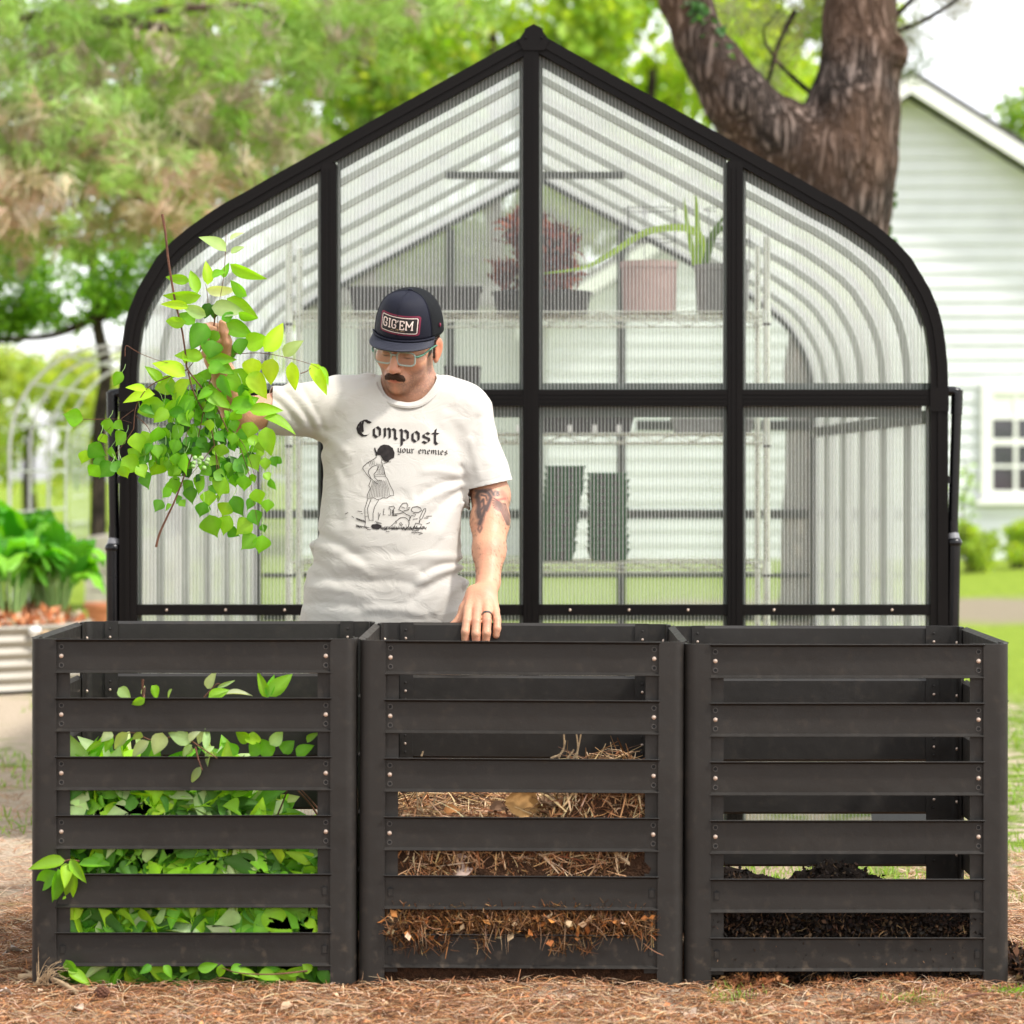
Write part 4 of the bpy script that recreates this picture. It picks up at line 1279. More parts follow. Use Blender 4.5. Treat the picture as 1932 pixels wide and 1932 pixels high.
# downpipes with elbows at the front corners
for s, top, mid, bot in ((-1, (212, 742), (216, 1022), (217, 1230)), (1, (1806, 738), (1797, 1012), (1793, 1230))):
    m = MB(); yy = YG + .03
    t_, m_, b_ = P(*top, yy), P(*mid, yy), P(*bot, yy)
    e0 = Vector((CX + s*(PROF[-2][0]-.01), yy, t_.z))
    m.tube([e0, e0.lerp(t_, .7), t_ + Vector((-s*.004, 0, -.001)), t_ + Vector((0, 0, -.018))], [.016, .016, .019, .018], 12)
    m.tube([t_ + Vector((0, 0, -.01)), t_.lerp(m_, .5), m_], .0165, 14)
    m.tube([t_ + Vector((0, 0, .004)), t_ + (m_-t_)*.16], [.019, .019], 14)
    m.tube([m_ + Vector((0, 0, .05)), m_], [.019, .019], 14)
    m.tube([m_ + Vector((s*.004, -.012, -.02)), b_ + Vector((s*.004, -.012, 0)), (b_.x + s*.004, yy-.012, .25)], .021, 14)
    m.sphere(m_ + Vector((s*.004, -.012, -.02)), (.026, .024, .02))
    m.tube([m_ + Vector((-s*.028, .01, -.02)), (m_.x - s*.028, yy+.01, .2)], .017, 12)
    dp = m.build('downpipe', M['pipe'], g, True)
    m = MB(); m.tube([m_ + Vector((0, 0, .006)), m_ + Vector((s*.003, -.008, -.016))], [.0205, .0215], 14); m.build('joint_ring', M['pipe_joint'], dp, True)
    m = MB(); zc = P(0, 905, yy).z
    m.box((min(t_.x, e0.x)-.0, yy-.01, zc-.012), (max(t_.x, e0.x), yy+.012, zc+.012)); m.build('bracket', M['pipe'], dp)

ytie = YG + 1.96; kt = (ytie+DIST)/FPX; m = MB(); zt_ = H - (331-888)*kt
lim = max(x for x, zz in IN if zz > zt_)
lim = np.interp(-zt_, [-zz for x, zz in IN], [x for x, zz in IN])
m.box((CX-lim, ytie-.02, zt_-.013), (CX+lim, ytie+.02, zt_+.013)); m.build('tie_bar', M['frame_back'], g)
# ------------------------------------------------------------------ wire rack inside
YR = YG + 1.50
kr = (YR + DIST)/FPX
def PR(px, py, dy=0): return P(px, py, YR + dy)
rk = empty('wire_rack', (PR(996, 0).x, YR+.22, 0), 'chrome wire shelving rack inside the greenhouse', 'shelving rack')
xl, xr = PR(545, 0).x, PR(1447, 0).x
for (x, y) in ((xl, YR), (xr, YR), (xl, YR+.45), (xr, YR+.45)):
    m = MB(); zt = PR(0, 447).z
    m.tube([(x, y, 0), (x, y, zt)], .0125, 10)
    for z in np.arange(.1, zt, .05): m.tube([(x, y, z), (x, y, z+.003)], .0136, 10)
    m.build('post', M['chrome'], rk, True)
SHZ = [PR(0, 588).z, PR(0, 818).z, PR(0, 1062).z, .30]
for z in SHZ:
    m = MB()
    for y in (YR, YR+.45):
        m.tube([(xl, y, z), (xr, y, z)], .0035, 6); m.tube([(xl, y, z-.034), (xr, y, z-.034)], .0035, 6)
        n = 26; zz = [(xl + (xr-xl)*i/n, y, z - (.003 if i % 2 else .031)) for i in range(n+1)]
        m.tube(zz, .0022, 5)
    for x in (xl, xr):
        m.tube([(x, YR, z), (x, YR+.45, z)], .0035, 6); m.tube([(x, YR, z-.034), (x, YR+.45, z-.034)], .0035, 6)
        for y in (YR, YR+.45): m.tube([(x, y, z+.004), (x, y, z-.042)], [.016, .018], 10)
    for i in range(1, 70): m.tube([(xl + (xr-xl)*i/70, YR, z+.001), (xl + (xr-xl)*i/70, YR+.45, z+.001)], .0013, 4, cap=False)
    for y in (YR+.15, YR+.30): m.tube([(xl, y, z-.004), (xr, y, z-.004)], .003, 5)
    m.build('shelf', M['chrome'], rk, True)
m = MB()
for z in SHZ:
    for x in (xl, xr): m.tube([(x, YR, z-.043), (x, YR, z-.052)], .0165, 10)
m.build('shelf_clip', M['black_plastic'], rk)

# ---- stacked green trays
def tray(x, y, z, w, d, h, rz):
    m = MB(); t = .004
    A = [(-w/2+.012, -d/2+.012), (w/2-.012, -d/2+.012), (w/2-.012, d/2-.012), (-w/2+.012, d/2-.012)]
    B = [(-w/2, -d/2), (w/2, -d/2), (w/2, d/2), (-w/2, d/2)]
    vs = [(a, b, 0) for a, b in A] + [(a, b, h-.006) for a, b in B] + [(a*1.05, b*1.05, h-.006) for a, b in B] + [(a*1.05, b*1.05, h) for a, b in B] + [(a*.97, b*.97, h) for a, b in B] + [(a*.95, b*.95, .004) for a, b in A]
    fs = [(0, 1, 2, 3)]
    for k in range(5):
        for i in range(4): fs.append((k*4+i, k*4+(i+1) % 4, k*4+4+(i+1) % 4, k*4+4+i))
    fs.append((20, 21, 22, 23)); m.add(vs, fs)
    for i in (-1, 1): m.box((i*w*.17-.008, -d/2-.004, .004), (i*w*.17+.008, -d/2+.004, h-.008), 1)
    return m
x1_ = PR(1062, 0, .06).x; x2_ = PR(1150, 0, .06).x
tw = 74*kr
tm = tray(0, 0, 0, tw, .30, .045, 0).mesh('nursery_tray'); tm.materials.append(M['green_plastic']); tm.materials.append(M['black_plastic'])
for (X, n, bow, lab, h0) in ((PR(1052, 0, .06).x, 13, 1, 'taller leaning green stack by the centre bar', 0), (PR(1148, 0, .06).x, 12, 0, 'shorter upright green stack on the lower shelf', 0)):
    for j in range(n):
        o = bpy.data.objects.new('nursery_tray', tm); COL.objects.link(o)
        o.location = (X + bow*.0035*j - bow*.01, YR + .20, SHZ[2] + .006 + j*(.0262 if bow else .0262)); o.rotation_euler = (0, 0, R(random.uniform(-2, 2)))
        pos = 'topmost' if j == n-1 else ('lowest' if j == 0 else None)
        tag(o, ('%s tray of the %s' % (pos, lab)) if pos else 'middle tray of the %s' % lab, 'tray', 'dark green nursery trays stacked on the rack')
        o['group'] = 'trays in the ' + lab
m = MB(); 
def planter(name, label, px0, px1, py0, py1, mat, dy=.15, taper=.82, z=None, cat='pot', round_=False, d=.2):
    a, b = PR(px0, py0, dy), PR(px1, py1, dy)
    w = b.x - a.x; zb = SHZ[z] + .004 if z is not None else b.z; h = a.z - zb; cx = (a.x+b.x)/2; cy = YR + dy + (w/2 if round_ else d/2)
    m = MB()
    if round_:
        r = w/2
        m.tube([(cx, cy, zb), (cx, cy, zb+h*.86), (cx, cy, zb+h*.87), (cx, cy, zb+h), (cx, cy, zb+h-.001), (cx, cy, zb+h*.85)], [r*taper, r*.96, r, r, r*.92, r*.88], 28)
    else:
        B = [(cx-w/2, YR+dy), (cx+w/2, YR+dy), (cx+w/2, YR+dy+d), (cx-w/2, YR+dy+d)]
        S_ = lambda f, zz: [(cx+(x-cx)*f, cy+(y-cy)*f, zz) for x, y in B]
        vs = S_(taper, zb) + S_(1, zb+h-.012) + S_(1.04, zb+h-.012) + S_(1.04, zb+h) + S_(.96, zb+h) + S_(.93, zb+h*.8)
        fs = [(3, 2, 1, 0)] + [(k_*4+i, k_*4+(i+1) % 4, k_*4+4+(i+1) % 4, k_*4+4+i) for k_ in range(5) for i in range(4)] + [(20, 21, 22, 23)]
        m.add(vs, fs)
    return tag(m.build(name, mat, None, round_), label, cat), Vector((cx, cy, zb+h))
planter('plant_tray', 'long black planter on the top shelf at the left of the centre bar', 660, 905, 540, 588, M['black_plastic'], .12, .95, 0, 'planter')
pot1, t1 = planter('plant_pot', 'black pot of the dark red leafy plant on the top shelf', 925, 1120, 545, 588, M['black_plastic'], .08, .9, 0, round_=True)
pot2, t2 = planter('plant_pot', 'pinkish round pot on the top shelf, right of the red plant', 1172, 1282, 490, 588, M['terracotta'], .06, .92, 0, round_=True)
pot3, t3 = planter('plant_pot', 'grey round pot at the right end of the top shelf', 1312, 1420, 496, 588, M['grey_plastic'], .06, .9, 0, round_=True)
planter('plant_tray', 'black seed tray with white labels on the middle shelf', 985, 1200, 762, 815, M['black_plastic'], .1, .9, 1, 'tray')
planter('plant_tray', 'flat dark planter at the right of the middle shelf', 1272, 1420, 788, 815, M['grey_plastic'], .1, .95, 1, 'tray')
planter('plant_tray', 'low black tray behind the man on the left of the middle shelf', 838, 905, 690, 815, M['black_plastic'], .15, .95, 1, 'tray')
pl = MB()
for i, x in enumerate((978, 1075, 1122, 1168)):
    c = PR(x, 800, .05); lb = MB(); lb.box((c.x-.008, c.y, SHZ[1]+.006), (c.x+.008, c.y+.003, SHZ[1]+.034))
    tag(lb.build('plant_label', M['white_plastic']), 'white plant label standing on the middle shelf', 'label', 'white plant labels by the black seed tray')
# dark red plant
e = empty('red_leaf_plant', t1, 'bushy dark red leafy plant in the black pot on the top shelf', 'plant')
m = MB()
for i in range(9): m.tube(catmull([t1, t1 + Vector((random.uniform(-.08, .08), random.uniform(-.05, .05), .15)), t1 + Vector((random.uniform(-.2, .2), random.uniform(-.1, .1), random.uniform(.2, .34)))], 4), .003, 5)
m.build('stem', M['twig'], e)
cc = clumps(PR(1022, 478, .18), (.17, .10, .16), 14, (.07, .06, .06), 3)
p_, c_ = crown_cloud(cc, 1500, .03, [(.10, .018, .022), (.16, .03, .035), (.055, .015, .018), (.28, .07, .06)])
n = len(p_); v, f, c = scatter(p_, rand_dirs(n), rand_dirs(n, .5), np.full(n, .055), np.full(n, .022), c_, TEMPL[2]); link('leaves', np_mesh('leaves', v, f, c), e, M['leaf'])
# arching strap-leaf plant
e = empty('strap_leaf_plant', t3, 'agave-like plant with one long arching green leaf and upright tips, in the grey pot', 'plant')
def strap(pts, w, col, nrm=(0, -.6, .8)):
    q = catmull(pts, 8); n = len(q); vs = []; cs = []
    for i, p in enumerate(q):
        t_ = (q[min(i+1, n-1)] - q[max(i-1, 0)]).normalized(); s_ = t_.cross(Vector((0, 1, 0))).normalized() if abs(t_.y) < .95 else Vector((1, 0, 0))
        ww = w * (1 - (i/(n-1))**2.2 * .9)
        vs += [p - s_*ww/2, p + Vector((0, .006, 0)), p + s_*ww/2]; cs += [col]*3
    fs = [(i*3+k_, i*3+k_+1, i*3+k_+4, i*3+k_+3) for i in range(n-1) for k_ in (0, 1)]
    return np.array([v[:] for v in vs]), [np.array(fs)], np.array(cs)
sp_ = [strap([PR(1318, 500, .2), PR(1322, 450, .1), PR(1290, 430, 0), PR(1220, 438, -.05), PR(1150, 480, -.1), PR(1100, 505, -.15), PR(1025, 516, -.2)], .030, (.30, .46, .07)),
       strap([PR(1318, 500, .15), PR(1316, 430, .12), PR(1312, 362, .12)], .028, (.26, .42, .05)), strap([PR(1312, 500, .2), PR(1298, 430, .2), PR(1290, 372, .2)], .022, (.26, .42, .05)),
       strap([PR(1330, 500, .15), PR(1350, 440, .12), PR(1395, 420, .1)], .028, (.08, .16, .04)), strap([PR(1330, 500, .2), PR(1340, 450, .3), PR(1372, 400, .3)], .03, (.08, .16, .04))]
v, f, c = merge(sp_); link('leaf', np_mesh('leaf', v, f, c), e, M['leaf'])
# wire plant support hoops
hp = MB()
for cx, r_ in ((t2.x, .105), (t3.x+.02, .09)):
    for z in (t2.z+.08, t2.z+.20): hp.tube([(cx + r_*math.cos(a), t2.y + r_*math.sin(a), z) for a in np.linspace(0, 2*PI, 25)[:-1]], .002, 5, closed=True)
    for a in (.3, 2.4, 4.5): hp.tube([(cx + r_*math.cos(a), t2.y + r_*math.sin(a), t2.z-.02), (cx + r_*math.cos(a), t2.y + r_*math.sin(a), t2.z+.22)], .002, 5)
tag(hp.build('plant_support', M['black_plastic']), 'black wire plant support hoops above the pink and grey pots', 'plant support')
# black wicker-like tray leaning at the greenhouse foot, seen through the right bin
m = MB(); a, b = P(1660, 1497, 2.2), P(1760, 1560, 2.2)
z0_ = 0.0
m.prism([(a.x, 2.25, .0), (b.x, 2.25, .0), (b.x+.02, 2.33, .24), (a.x-.03, 2.33, .24)], (0, .03, .01))
for i in range(9): m.box((a.x-.02+(b.x-a.x+.03)*i/9, 2.238+.0, .01), (a.x-.016+(b.x-a.x+.03)*i/9, 2.25, .03), 0)
tag(m.build('mesh_tray', M['black_plastic']), 'black tray leaning at the foot of the greenhouse, seen through the right bin', 'tray')
# ------------------------------------------------------------------ bin fillings and ground litter
def mound(name, x0, x1, y0, y1, top, mat, zb=.012, step=.02, rough=.02, seed=1):
    xs_ = np.arange(x0, x1 + 1e-6, step); ys_ = np.arange(y0, y1 + 1e-6, step)
    X, Y_ = np.meshgrid(xs_, ys_, indexing='ij')
    Z = np.array([[top(a, b) for b in ys_] for a in xs_])
    q = np.stack([X.ravel(), Y_.ravel(), Z.ravel()], 1)
    Z = Z + ((fbm(q*14, seed, 3)-.5) * rough * 2.2).reshape(X.shape) + ((fbm(q*50, seed+3, 2)-.5) * rough * .9).reshape(X.shape)
    Z = np.maximum(Z, zb)
    nx_, ny_ = X.shape; I_ = np.arange(nx_*ny_).reshape(nx_, ny_)
    Fq = np.stack([I_[:-1, :-1], I_[1:, :-1], I_[1:, 1:], I_[:-1, 1:]], -1).reshape(-1, 4)
    V_ = np.stack([X, Y_, Z], -1).reshape(-1, 3)
    # walls: front, left, right, back - resampled with bulges
    parts_V, parts_F, off = [V_], [Fq], len(V_)
    def wall(edge, nrm):
        nonlocal off
        nz = 14; rows = []
        for k in range(nz+1):
            t = k/nz; w = edge.copy(); w[:, 2] = edge[:, 2]*(1-t) + zb*0*t
            b = (fbm(np.stack([w[:, 0]*16, w[:, 1]*16, w[:, 2]*16], 1), seed+7, 3)-.5) * rough * 1.6 * math.sin(PI*min(t*3, .5))
            w = w + np.array(nrm)[None]*b[:, None]
            rows.append(w)
        W = np.concatenate(rows); n_ = len(edge)
        f_ = np.array([(k*n_+i, k*n_+i+1, (k+1)*n_+i+1, (k+1)*n_+i) for k in range(nz) for i in range(n_-1)])
        parts_V.append(W); parts_F.append(f_ + off); off += len(W)
    G_ = V_.reshape(nx_, ny_, 3)
    wall(G_[:, 0], (0, -1, 0)); wall(G_[:, -1], (0, 1, 0)); wall(G_[0, :], (-1, 0, 0)); wall(G_[-1, :], (1, 0, 0))
    return np_mesh(name, np.concatenate(parts_V), np.concatenate(parts_F))

def ribbons(p, d, L, w, bend, col):
    """thin three-segment curved ribbons with a slight V section"""
    n = len(p); d = d / np.linalg.norm(d, axis=1, keepdims=True)
    up = np.tile([0, 0, 1.0], (n, 1)); s = np.cross(d, up + rng.normal(size=(n, 3))*.3); s /= np.linalg.norm(s, axis=1, keepdims=True)
    u = np.cross(s, d)
    T = np.array([0, .35, .7, 1.0]); V_ = []
    for t in T:
        c = p + d*(L*(t-.5))[:, None] + u*(bend*(1-(2*t-1)**2))[:, None]
        ww = (w * (1 if 0 < t < 1 else .5))[:, None]
        V_ += [c - s*ww/2, c + u*ww*.35, c + s*ww/2]
    V_ = np.stack(V_, 1); m = V_.shape[1]
    f_ = [(i*3+k_, i*3+k_+1, i*3+k_+4, i*3+k_+3) for i in range(3) for k_ in (0, 1)]
    F_ = (np.array(f_)[None] + (np.arange(n)*m)[:, None, None]).reshape(-1, 4)
    return V_.reshape(-1, 3), [F_], np.repeat(col, m, axis=0)
def pick(cols, n, amt=.25):
    cols = np.array(cols); return jit(cols[rng.integers(0, len(cols), n)], n, amt)

STRAW = [(.50, .33, .18), (.62, .45, .27), (.38, .21, .10), (.28, .12, .05), (.45, .24, .11)]
BROWN = [(.13, .055, .022), (.22, .09, .035), (.08, .035, .016), (.30, .14, .06)]
# --- left bin: fresh leafy cuttings
bx0, bx1 = fx(57)+.065, fx(672)-.065
e = empty('leafy_cuttings', ((bx0+bx1)/2, .35, 0), 'heap of fresh green leafy cuttings filling the left bin', 'garden cuttings'); e['kind'] = 'thing'
def top1(x, y):
    u = (x - bx0)/(bx1-bx0)
    return .44 + .10*math.sin(u*5.2+.4) + .06*math.sin(u*11+1) - .10*(1-min(u*3.2, 1)) - .05*(y > .5)
n = 4200
X_ = rng.uniform(bx0, bx1, n); Y_ = .018 + .62 * rng.uniform(0, 1, n)**1.6
T_ = np.array([top1(a, b) for a, b in zip(X_, Y_)])
Z_ = .02 + (T_ - .02) * rng.uniform(0, 1, n)**.8
pos = np.stack([X_, Y_, Z_], 1)
dr = rand_dirs(n, .0); dr[:, 1] *= .55; nr = np.tile([0, -.7, .6], (n, 1)) + rng.normal(size=(n, 3))*.75
GR = np.array([(.14, .38, .012), (.24, .50, .015), (.08, .25, .012), (.36, .62, .02), (.05, .17, .010), (.17, .42, .02)])
cc = GR[rng.integers(0, len(GR), n)]
PALE = np.array([(.34, .48, .16), (.42, .54, .24)])
pm = rng.random(n) < np.where(Z_ > .3, .26, .10); cc[pm] = PALE[rng.integers(0, 2, pm.sum())]
Lf = rng.uniform(.055, .11, n); Wf = Lf * rng.uniform(.5, .72, n)
cj = jit(cc, n, .22); hh = n//2
p1 = merge([scatter(pos[:hh], dr[:hh], nr[:hh], Lf[:hh], Wf[:hh], cj[:hh], TEMPL[0]), scatter(pos[hh:], dr[hh:], nr[hh:], Lf[hh:], Wf[hh:], cj[hh:], TEMPL[2])])
# keep leaves off the outside of the bin
v, fs, c = p1
v[:, 1] = np.maximum(v[:, 1], .014); v[:, 0] = np.clip(v[:, 0], bx0-.03, bx1+.03); v[:, 2] = np.maximum(v[:, 2], .004)
link('leaves', np_mesh('leaves', v, fs, c), e, M['leaf'])
m = MB()
for i in range(46):
    a = Vector((random.uniform(bx0, bx1), random.uniform(.05, .6), random.uniform(.02, .3))); b = a + Vector((random.uniform(-.16, .16), random.uniform(-.05, .1), random.uniform(.08, .26)))
    b.x = min(max(b.x, bx0), bx1); b.z = min(b.z, .55)
    m.tube(catmull([a, a.lerp(b, .5) + Vector((random.uniform(-.03, .03), 0, 0)), b], 4), [.0035-.00025*k_ for k_ in range(9)], 5)
m.build('twigs', M['twig'], e, True)
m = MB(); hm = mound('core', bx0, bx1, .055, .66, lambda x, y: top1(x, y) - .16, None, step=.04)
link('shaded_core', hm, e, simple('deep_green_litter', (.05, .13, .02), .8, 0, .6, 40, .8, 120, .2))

def sprig(name, label, stems, leaves, cat='sprig', group=None, Yd=0.0, mat=None, jy=.01, stem_r=.0022, twig=None):
    """stems: list of lists of (px,py,dy); leaves: (bx,by,tx,ty,width_px,tone,dy)"""
    q0 = P(*stems[0][0][:2], Yd)
    e = empty(name, q0, label, cat, group)
    m = MB()
    for st in stems:
        pts = catmull([P(a[0], a[1], Yd + (a[2] if len(a) > 2 else 0)) for a in st], 5); nn_ = len(pts)
        r0 = st[0][3] if len(st[0]) > 3 else stem_r
        m.tube(pts, [r0 * (1 - .6*i/nn_) for i in range(nn_)], 7)
    m.build('stem', twig or M['twig'], e, True)
    leaf_obj(leaves, e, Yd, jy)
    return e
TONE = {'b': (.22, .46, .015), 'B': (.36, .58, .02), 'm': (.15, .40, .012), 'd': (.075, .27, .010), 'D': (.025, .11, .010), 'p': (.32, .46, .18), 'P': (.50, .58, .36)}
def leaf_obj(leaves, parent, Yd, jy=.01, name='leaves'):
    k_ = (Yd + DIST)/FPX
    groups = {0: [], 1: []}
    for L_ in leaves:
        bx_, by_, tx_, ty_, w_, tone = L_[:6]; dy = (L_[6] if len(L_) > 6 else 0) + random.gauss(0, jy)
        shape = 1 if (len(L_) > 7 and L_[7]) else 0
        b = P(bx_, by_, Yd + dy); t_ = P(tx_, ty_, Yd + dy + random.gauss(0, .008))
        d_ = t_ - b; ln = d_.length
        nm = Vector((random.gauss(0, .5), -1, random.gauss(.25, .5)))
        wf = 1.22 if shape else 1.38
        groups[shape].append((b[:], d_[:], nm[:], ln*(1.15 if shape else 1.06), w_*k_*wf, TONE[tone]))
    ps = []
    for s_, G_ in groups.items():
        if not G_: continue
        a = [np.array([g_[i] for g_ in G_]) for i in range(6)]
        ps.append(scatter(a[0], a[1], a[2], a[3], a[4]*1.0, jit(a[5], len(G_), .14), TEMPL[s_]))
    v, f, c = merge(ps)
    return link(name, np_mesh(name, v, f, c), parent, M['leaf'], True)

def c5(x, y): return (x/2.3972/1.00725, (1140 + y/2.3972)/1.00725)   # left-bin crop -> frame
def C5(ls): return [(*c5(a, b), *c5(c_, d), w/2.3972, *r) for a, b, c_, d, w, *r in ls]
sprig('leafy_sprig', 'bright leafy sprig hanging out over the left post of the left bin', [[(*c5(360, 1190), .03), (*c5(310, 1185), -.01), (*c5(290, 1195), -.02)]],
      C5([(300, 1190, 135, 1212, 52, 'b'), (255, 1235, 152, 1328, 66, 'm'), (265, 1225, 258, 1382, 64, 'm'), (300, 1200, 300, 1300, 46, 'B'), (335, 1225, 308, 1385, 55, 'b'), (320, 1180, 385, 1285, 40, 'b'), (360, 1205, 510, 1195, 42, 'm', .03), (300, 1350, 285, 1365, 10, 'b')]), Yd=-.02, jy=.006)
sprig('leafy_sprig', 'pale leafy twig drooping over the third slat of the left bin', [[(*c5(835, 600), .03), (*c5(870, 640), .0), (*c5(935, 685), -.01), (*c5(990, 722), -.012)], [(*c5(890, 670), -.01), (*c5(905, 730), -.012), (*c5(922, 775), -.012)]],
      C5([(935, 680, 945, 572, 30, 'p'), (960, 690, 935, 755, 34, 'p'), (935, 690, 975, 668, 24, 'p'), (915, 760, 868, 835, 30, 'p'), (870, 650, 770, 605, 52, 'p'), (860, 640, 900, 600, 34, 'P'), (875, 660, 830, 712, 30, 'p')]), Yd=-.006, jy=.003)
sprig('leafy_sprig', 'cut twig with a bright drooping leaf over the second slat of the left bin', [[(*c5(650, 362), .05, .0035), (*c5(650, 440), .05)], [(*c5(660, 400), .05), (*c5(655, 450), .0), (*c5(650, 455), -.01)]],
      C5([(660, 447, 600, 480, 32, 'b', -.012), (540, 402, 592, 448, 44, 'p', .06), (690, 390, 722, 448, 42, 'b', .05), (785, 405, 760, 448, 14, 'p', .05), (645, 430, 660, 395, 16, 'P', .05)]), Yd=0, jy=.002)
sprig('leafy_sprig', 'light green tip leaves standing above the second slat of the left bin', [[(*c5(930, 445), .05), (*c5(985, 385), .05), (*c5(1010, 390), .05)], [(*c5(1215, 445), .05), (*c5(1235, 400), .05)]],
      C5([(945, 405, 975, 330, 38, 'P'), (990, 400, 1068, 368, 16, 'p'), (950, 450, 1040, 405, 46, 'b'), (1030, 430, 1142, 418, 28, 'P'), (1215, 445, 1178, 335, 36, 'b'), (1220, 445, 1245, 345, 34, 'm'), (1225, 440, 1322, 338, 62, 'b')]), Yd=.05, jy=.004)
sprig('leafy_sprig', 'spray of pale leaves above the third slat of the left bin', [[(*c5(845, 605), .06), (*c5(700, 640), .06), (*c5(600, 605), .05), (*c5(470, 640), .04)]],
      C5([(510, 600, 465, 640, 40, 'P'), (470, 645, 385, 690, 24, 'b'), (515, 625, 475, 690, 34, 'b'), (585, 605, 512, 678, 44, 'P'), (680, 645, 592, 712, 46, 'P'), (740, 605, 705, 700, 62, 'P'), (640, 600, 610, 640, 40, 'p'), (800, 600, 860, 650, 60, 'p'), (870, 660, 835, 712, 36, 'p'), (930, 600, 900, 650, 40, 'P'),
          (1140, 640, 1072, 605, 50, 'b'), (1150, 660, 1155, 600, 60, 'B'), (1190, 700, 1130, 660, 60, 'm'), (1240, 710, 1190, 640, 62, 'm'), (1230, 660, 1290, 600, 52, 'p'), (1290, 700, 1330, 640, 70, 'm'), (1350, 710, 1420, 660, 50, 'm'), (1400, 650, 1445, 600, 40, 'b'), (1060, 690, 980, 700, 40, 'm'), (1085, 700, 1020, 655, 44, 'm')]), Yd=.05, jy=.012)
sprig('leafy_sprig', 'fallen green leaves poking out under the lowest slat of the left bin', [[(*c5(1400, 1690), .0), (*c5(1250, 1705), -.02), (*c5(1090, 1700), -.03), (*c5(1000, 1670), .0)]],
      C5([(310, 1690, 410, 1745, 46, 'b'), (300, 1640, 345, 1700, 46, 'm'), (745, 1665, 785, 1718, 34, 'm'), (690, 1665, 640, 1700, 30, 'd'), (1010, 1660, 1000, 1722, 34, 'b'), (1085, 1690, 1180, 1712, 30, 'b'), (1180, 1700, 1265, 1722, 46, 'b'), (1200, 1690, 1280, 1670, 36, 'm'), (1300, 1700, 1400, 1680, 36, 'b'), (1420, 1690, 1380, 1665, 40, 'b'), (900, 1680, 990, 1665, 40, 'm'), (1050, 1690, 1120, 1670, 40, 'm')]), Yd=-.01, jy=.01)

# --- middle bin: straw over shredded leaves
cx0, cx1 = fx(675)+.065, fx(1289)-.065
def top2(x, y):
    u = (x - cx0)/(cx1-cx0)
    return .335 + .085*max(0, min(1, (u-.33)*2.6)) + .02*math.sin(u*9) + .012*math.sin(y*14)
me = mound('straw_heap', cx0-.02, cx1+.02, .016, .72, top2, None, seed=11, rough=.018, step=.016)
me.materials.append(M['mulch'])
e = empty('compost_heap', ((cx0+cx1)/2, .35, 0), 'heap of brown shredded leaves and pale pine straw in the middle bin', 'compost heap')
link('heap_core', me, e, None, True)
def on_top(n, tf, x0, x1, y0=.02, y1=.7, lift=.01):
    X_ = rng.uniform(x0, x1, n); Y_ = y0 + (y1-y0)*rng.random(n)**1.5
    Z_ = np.array([tf(a, b) for a, b in zip(X_, Y_)]) + rng.uniform(-.01, lift, n)
    return np.stack([X_, Y_, Z_], 1)
ps = []
n = 2100; p = on_top(n, top2, cx0, cx1, lift=.035); d = rand_dirs(n); d[:, 2] *= .35
ps.append(ribbons(p, d, rng.uniform(.05, .18, n), rng.uniform(.0018, .0055, n), rng.uniform(-.01, .02, n), pick(STRAW + [(.14, .07, .035), (.10, .05, .025)], n, .35)))
# face seen through the gaps
n = 6400; Xf = rng.uniform(cx0, cx1, n); Zt_ = np.array([top2(a, .03) for a in Xf]); Zf = .14 + (Zt_ + .012 - .14)*rng.random(n)
p = np.stack([Xf, rng.uniform(.013, .03, n), Zf], 1); d = rand_dirs(n); d[:, 1] *= .25
cl = pick(BROWN, n, .35); hi = (Zf > .215) & (rng.random(n) < .38); cl[hi] = pick(STRAW, int(hi.sum()))
ps.append(ribbons(p, d, rng.uniform(.015, .075, n), rng.uniform(.0012, .0042, n), rng.uniform(-.008, .008, n), cl))
n = 95; p = np.stack([rng.uniform(cx0+.02, cx1-.02, n), rng.uniform(.013, .018, n), rng.uniform(.215, .36, n)], 1); d = rand_dirs(n); d[:, 1] *= .1
ps.append(ribbons(p, d, rng.uniform(.06, .13, n), rng.uniform(.0035, .0065, n), rng.uniform(-.006, .006, n), pick([(.58, .38, .20), (.68, .50, .30), (.45, .26, .13)], n)))
v, f, c = merge(ps); v[:, 1] = np.maximum(v[:, 1], .013); v[:, 0] = np.clip(v[:, 0], cx0-.03, cx1+.03)
link('pine_straw', np_mesh('pine_straw', v, f, c), e, M['straw'])
# fibrous fringe spilling out over the lowest slat
n = 2300; a = rng.random(n); Xf = cx0 + (cx1-cx0)*a
bulge = .012 + .020*vnoise(np.stack([Xf*14, a*0, a*0], 1), 33)
zt_ = .188 - .100*rng.random(n)**1.5
p = np.stack([Xf, .010 - bulge*rng.uniform(.2, 1, n)*(zt_ < .165), zt_], 1)
hang = vnoise(np.stack([Xf*22, a*0, a*0+3], 1), 37)
p = p[(zt_ > .125) | (hang > .45)]; n = len(p)
d = rand_dirs(n); d[:, 1] *= .4; d[:, 2] -= .35
q1 = ribbons(p, d, rng.uniform(.012, .055, n), rng.uniform(.0010, .0035, n), rng.uniform(-.006, .006, n), pick([(.11, .05, .02), (.19, .085, .03), (.34, .20, .10), (.06, .028, .015), (.24, .10, .03)], n, .35))
n = 26; p = np.stack([rng.uniform(cx0, cx1, n), np.full(n, -.016), rng.uniform(.105, .13, n)], 1); d = np.tile([0, 0, -1.0], (n, 1)) + rng.normal(size=(n, 3))*[.35, .05, .1]
q2 = ribbons(p, d, rng.uniform(.04, .075, n), np.full(n, .0013), rng.uniform(-.008, .008, n), pick([(.30, .20, .12)], n))
n = 70; p = np.stack([rng.uniform(cx0, cx1, n), rng.uniform(-.012, .0, n), rng.uniform(.115, .17, n)], 1)
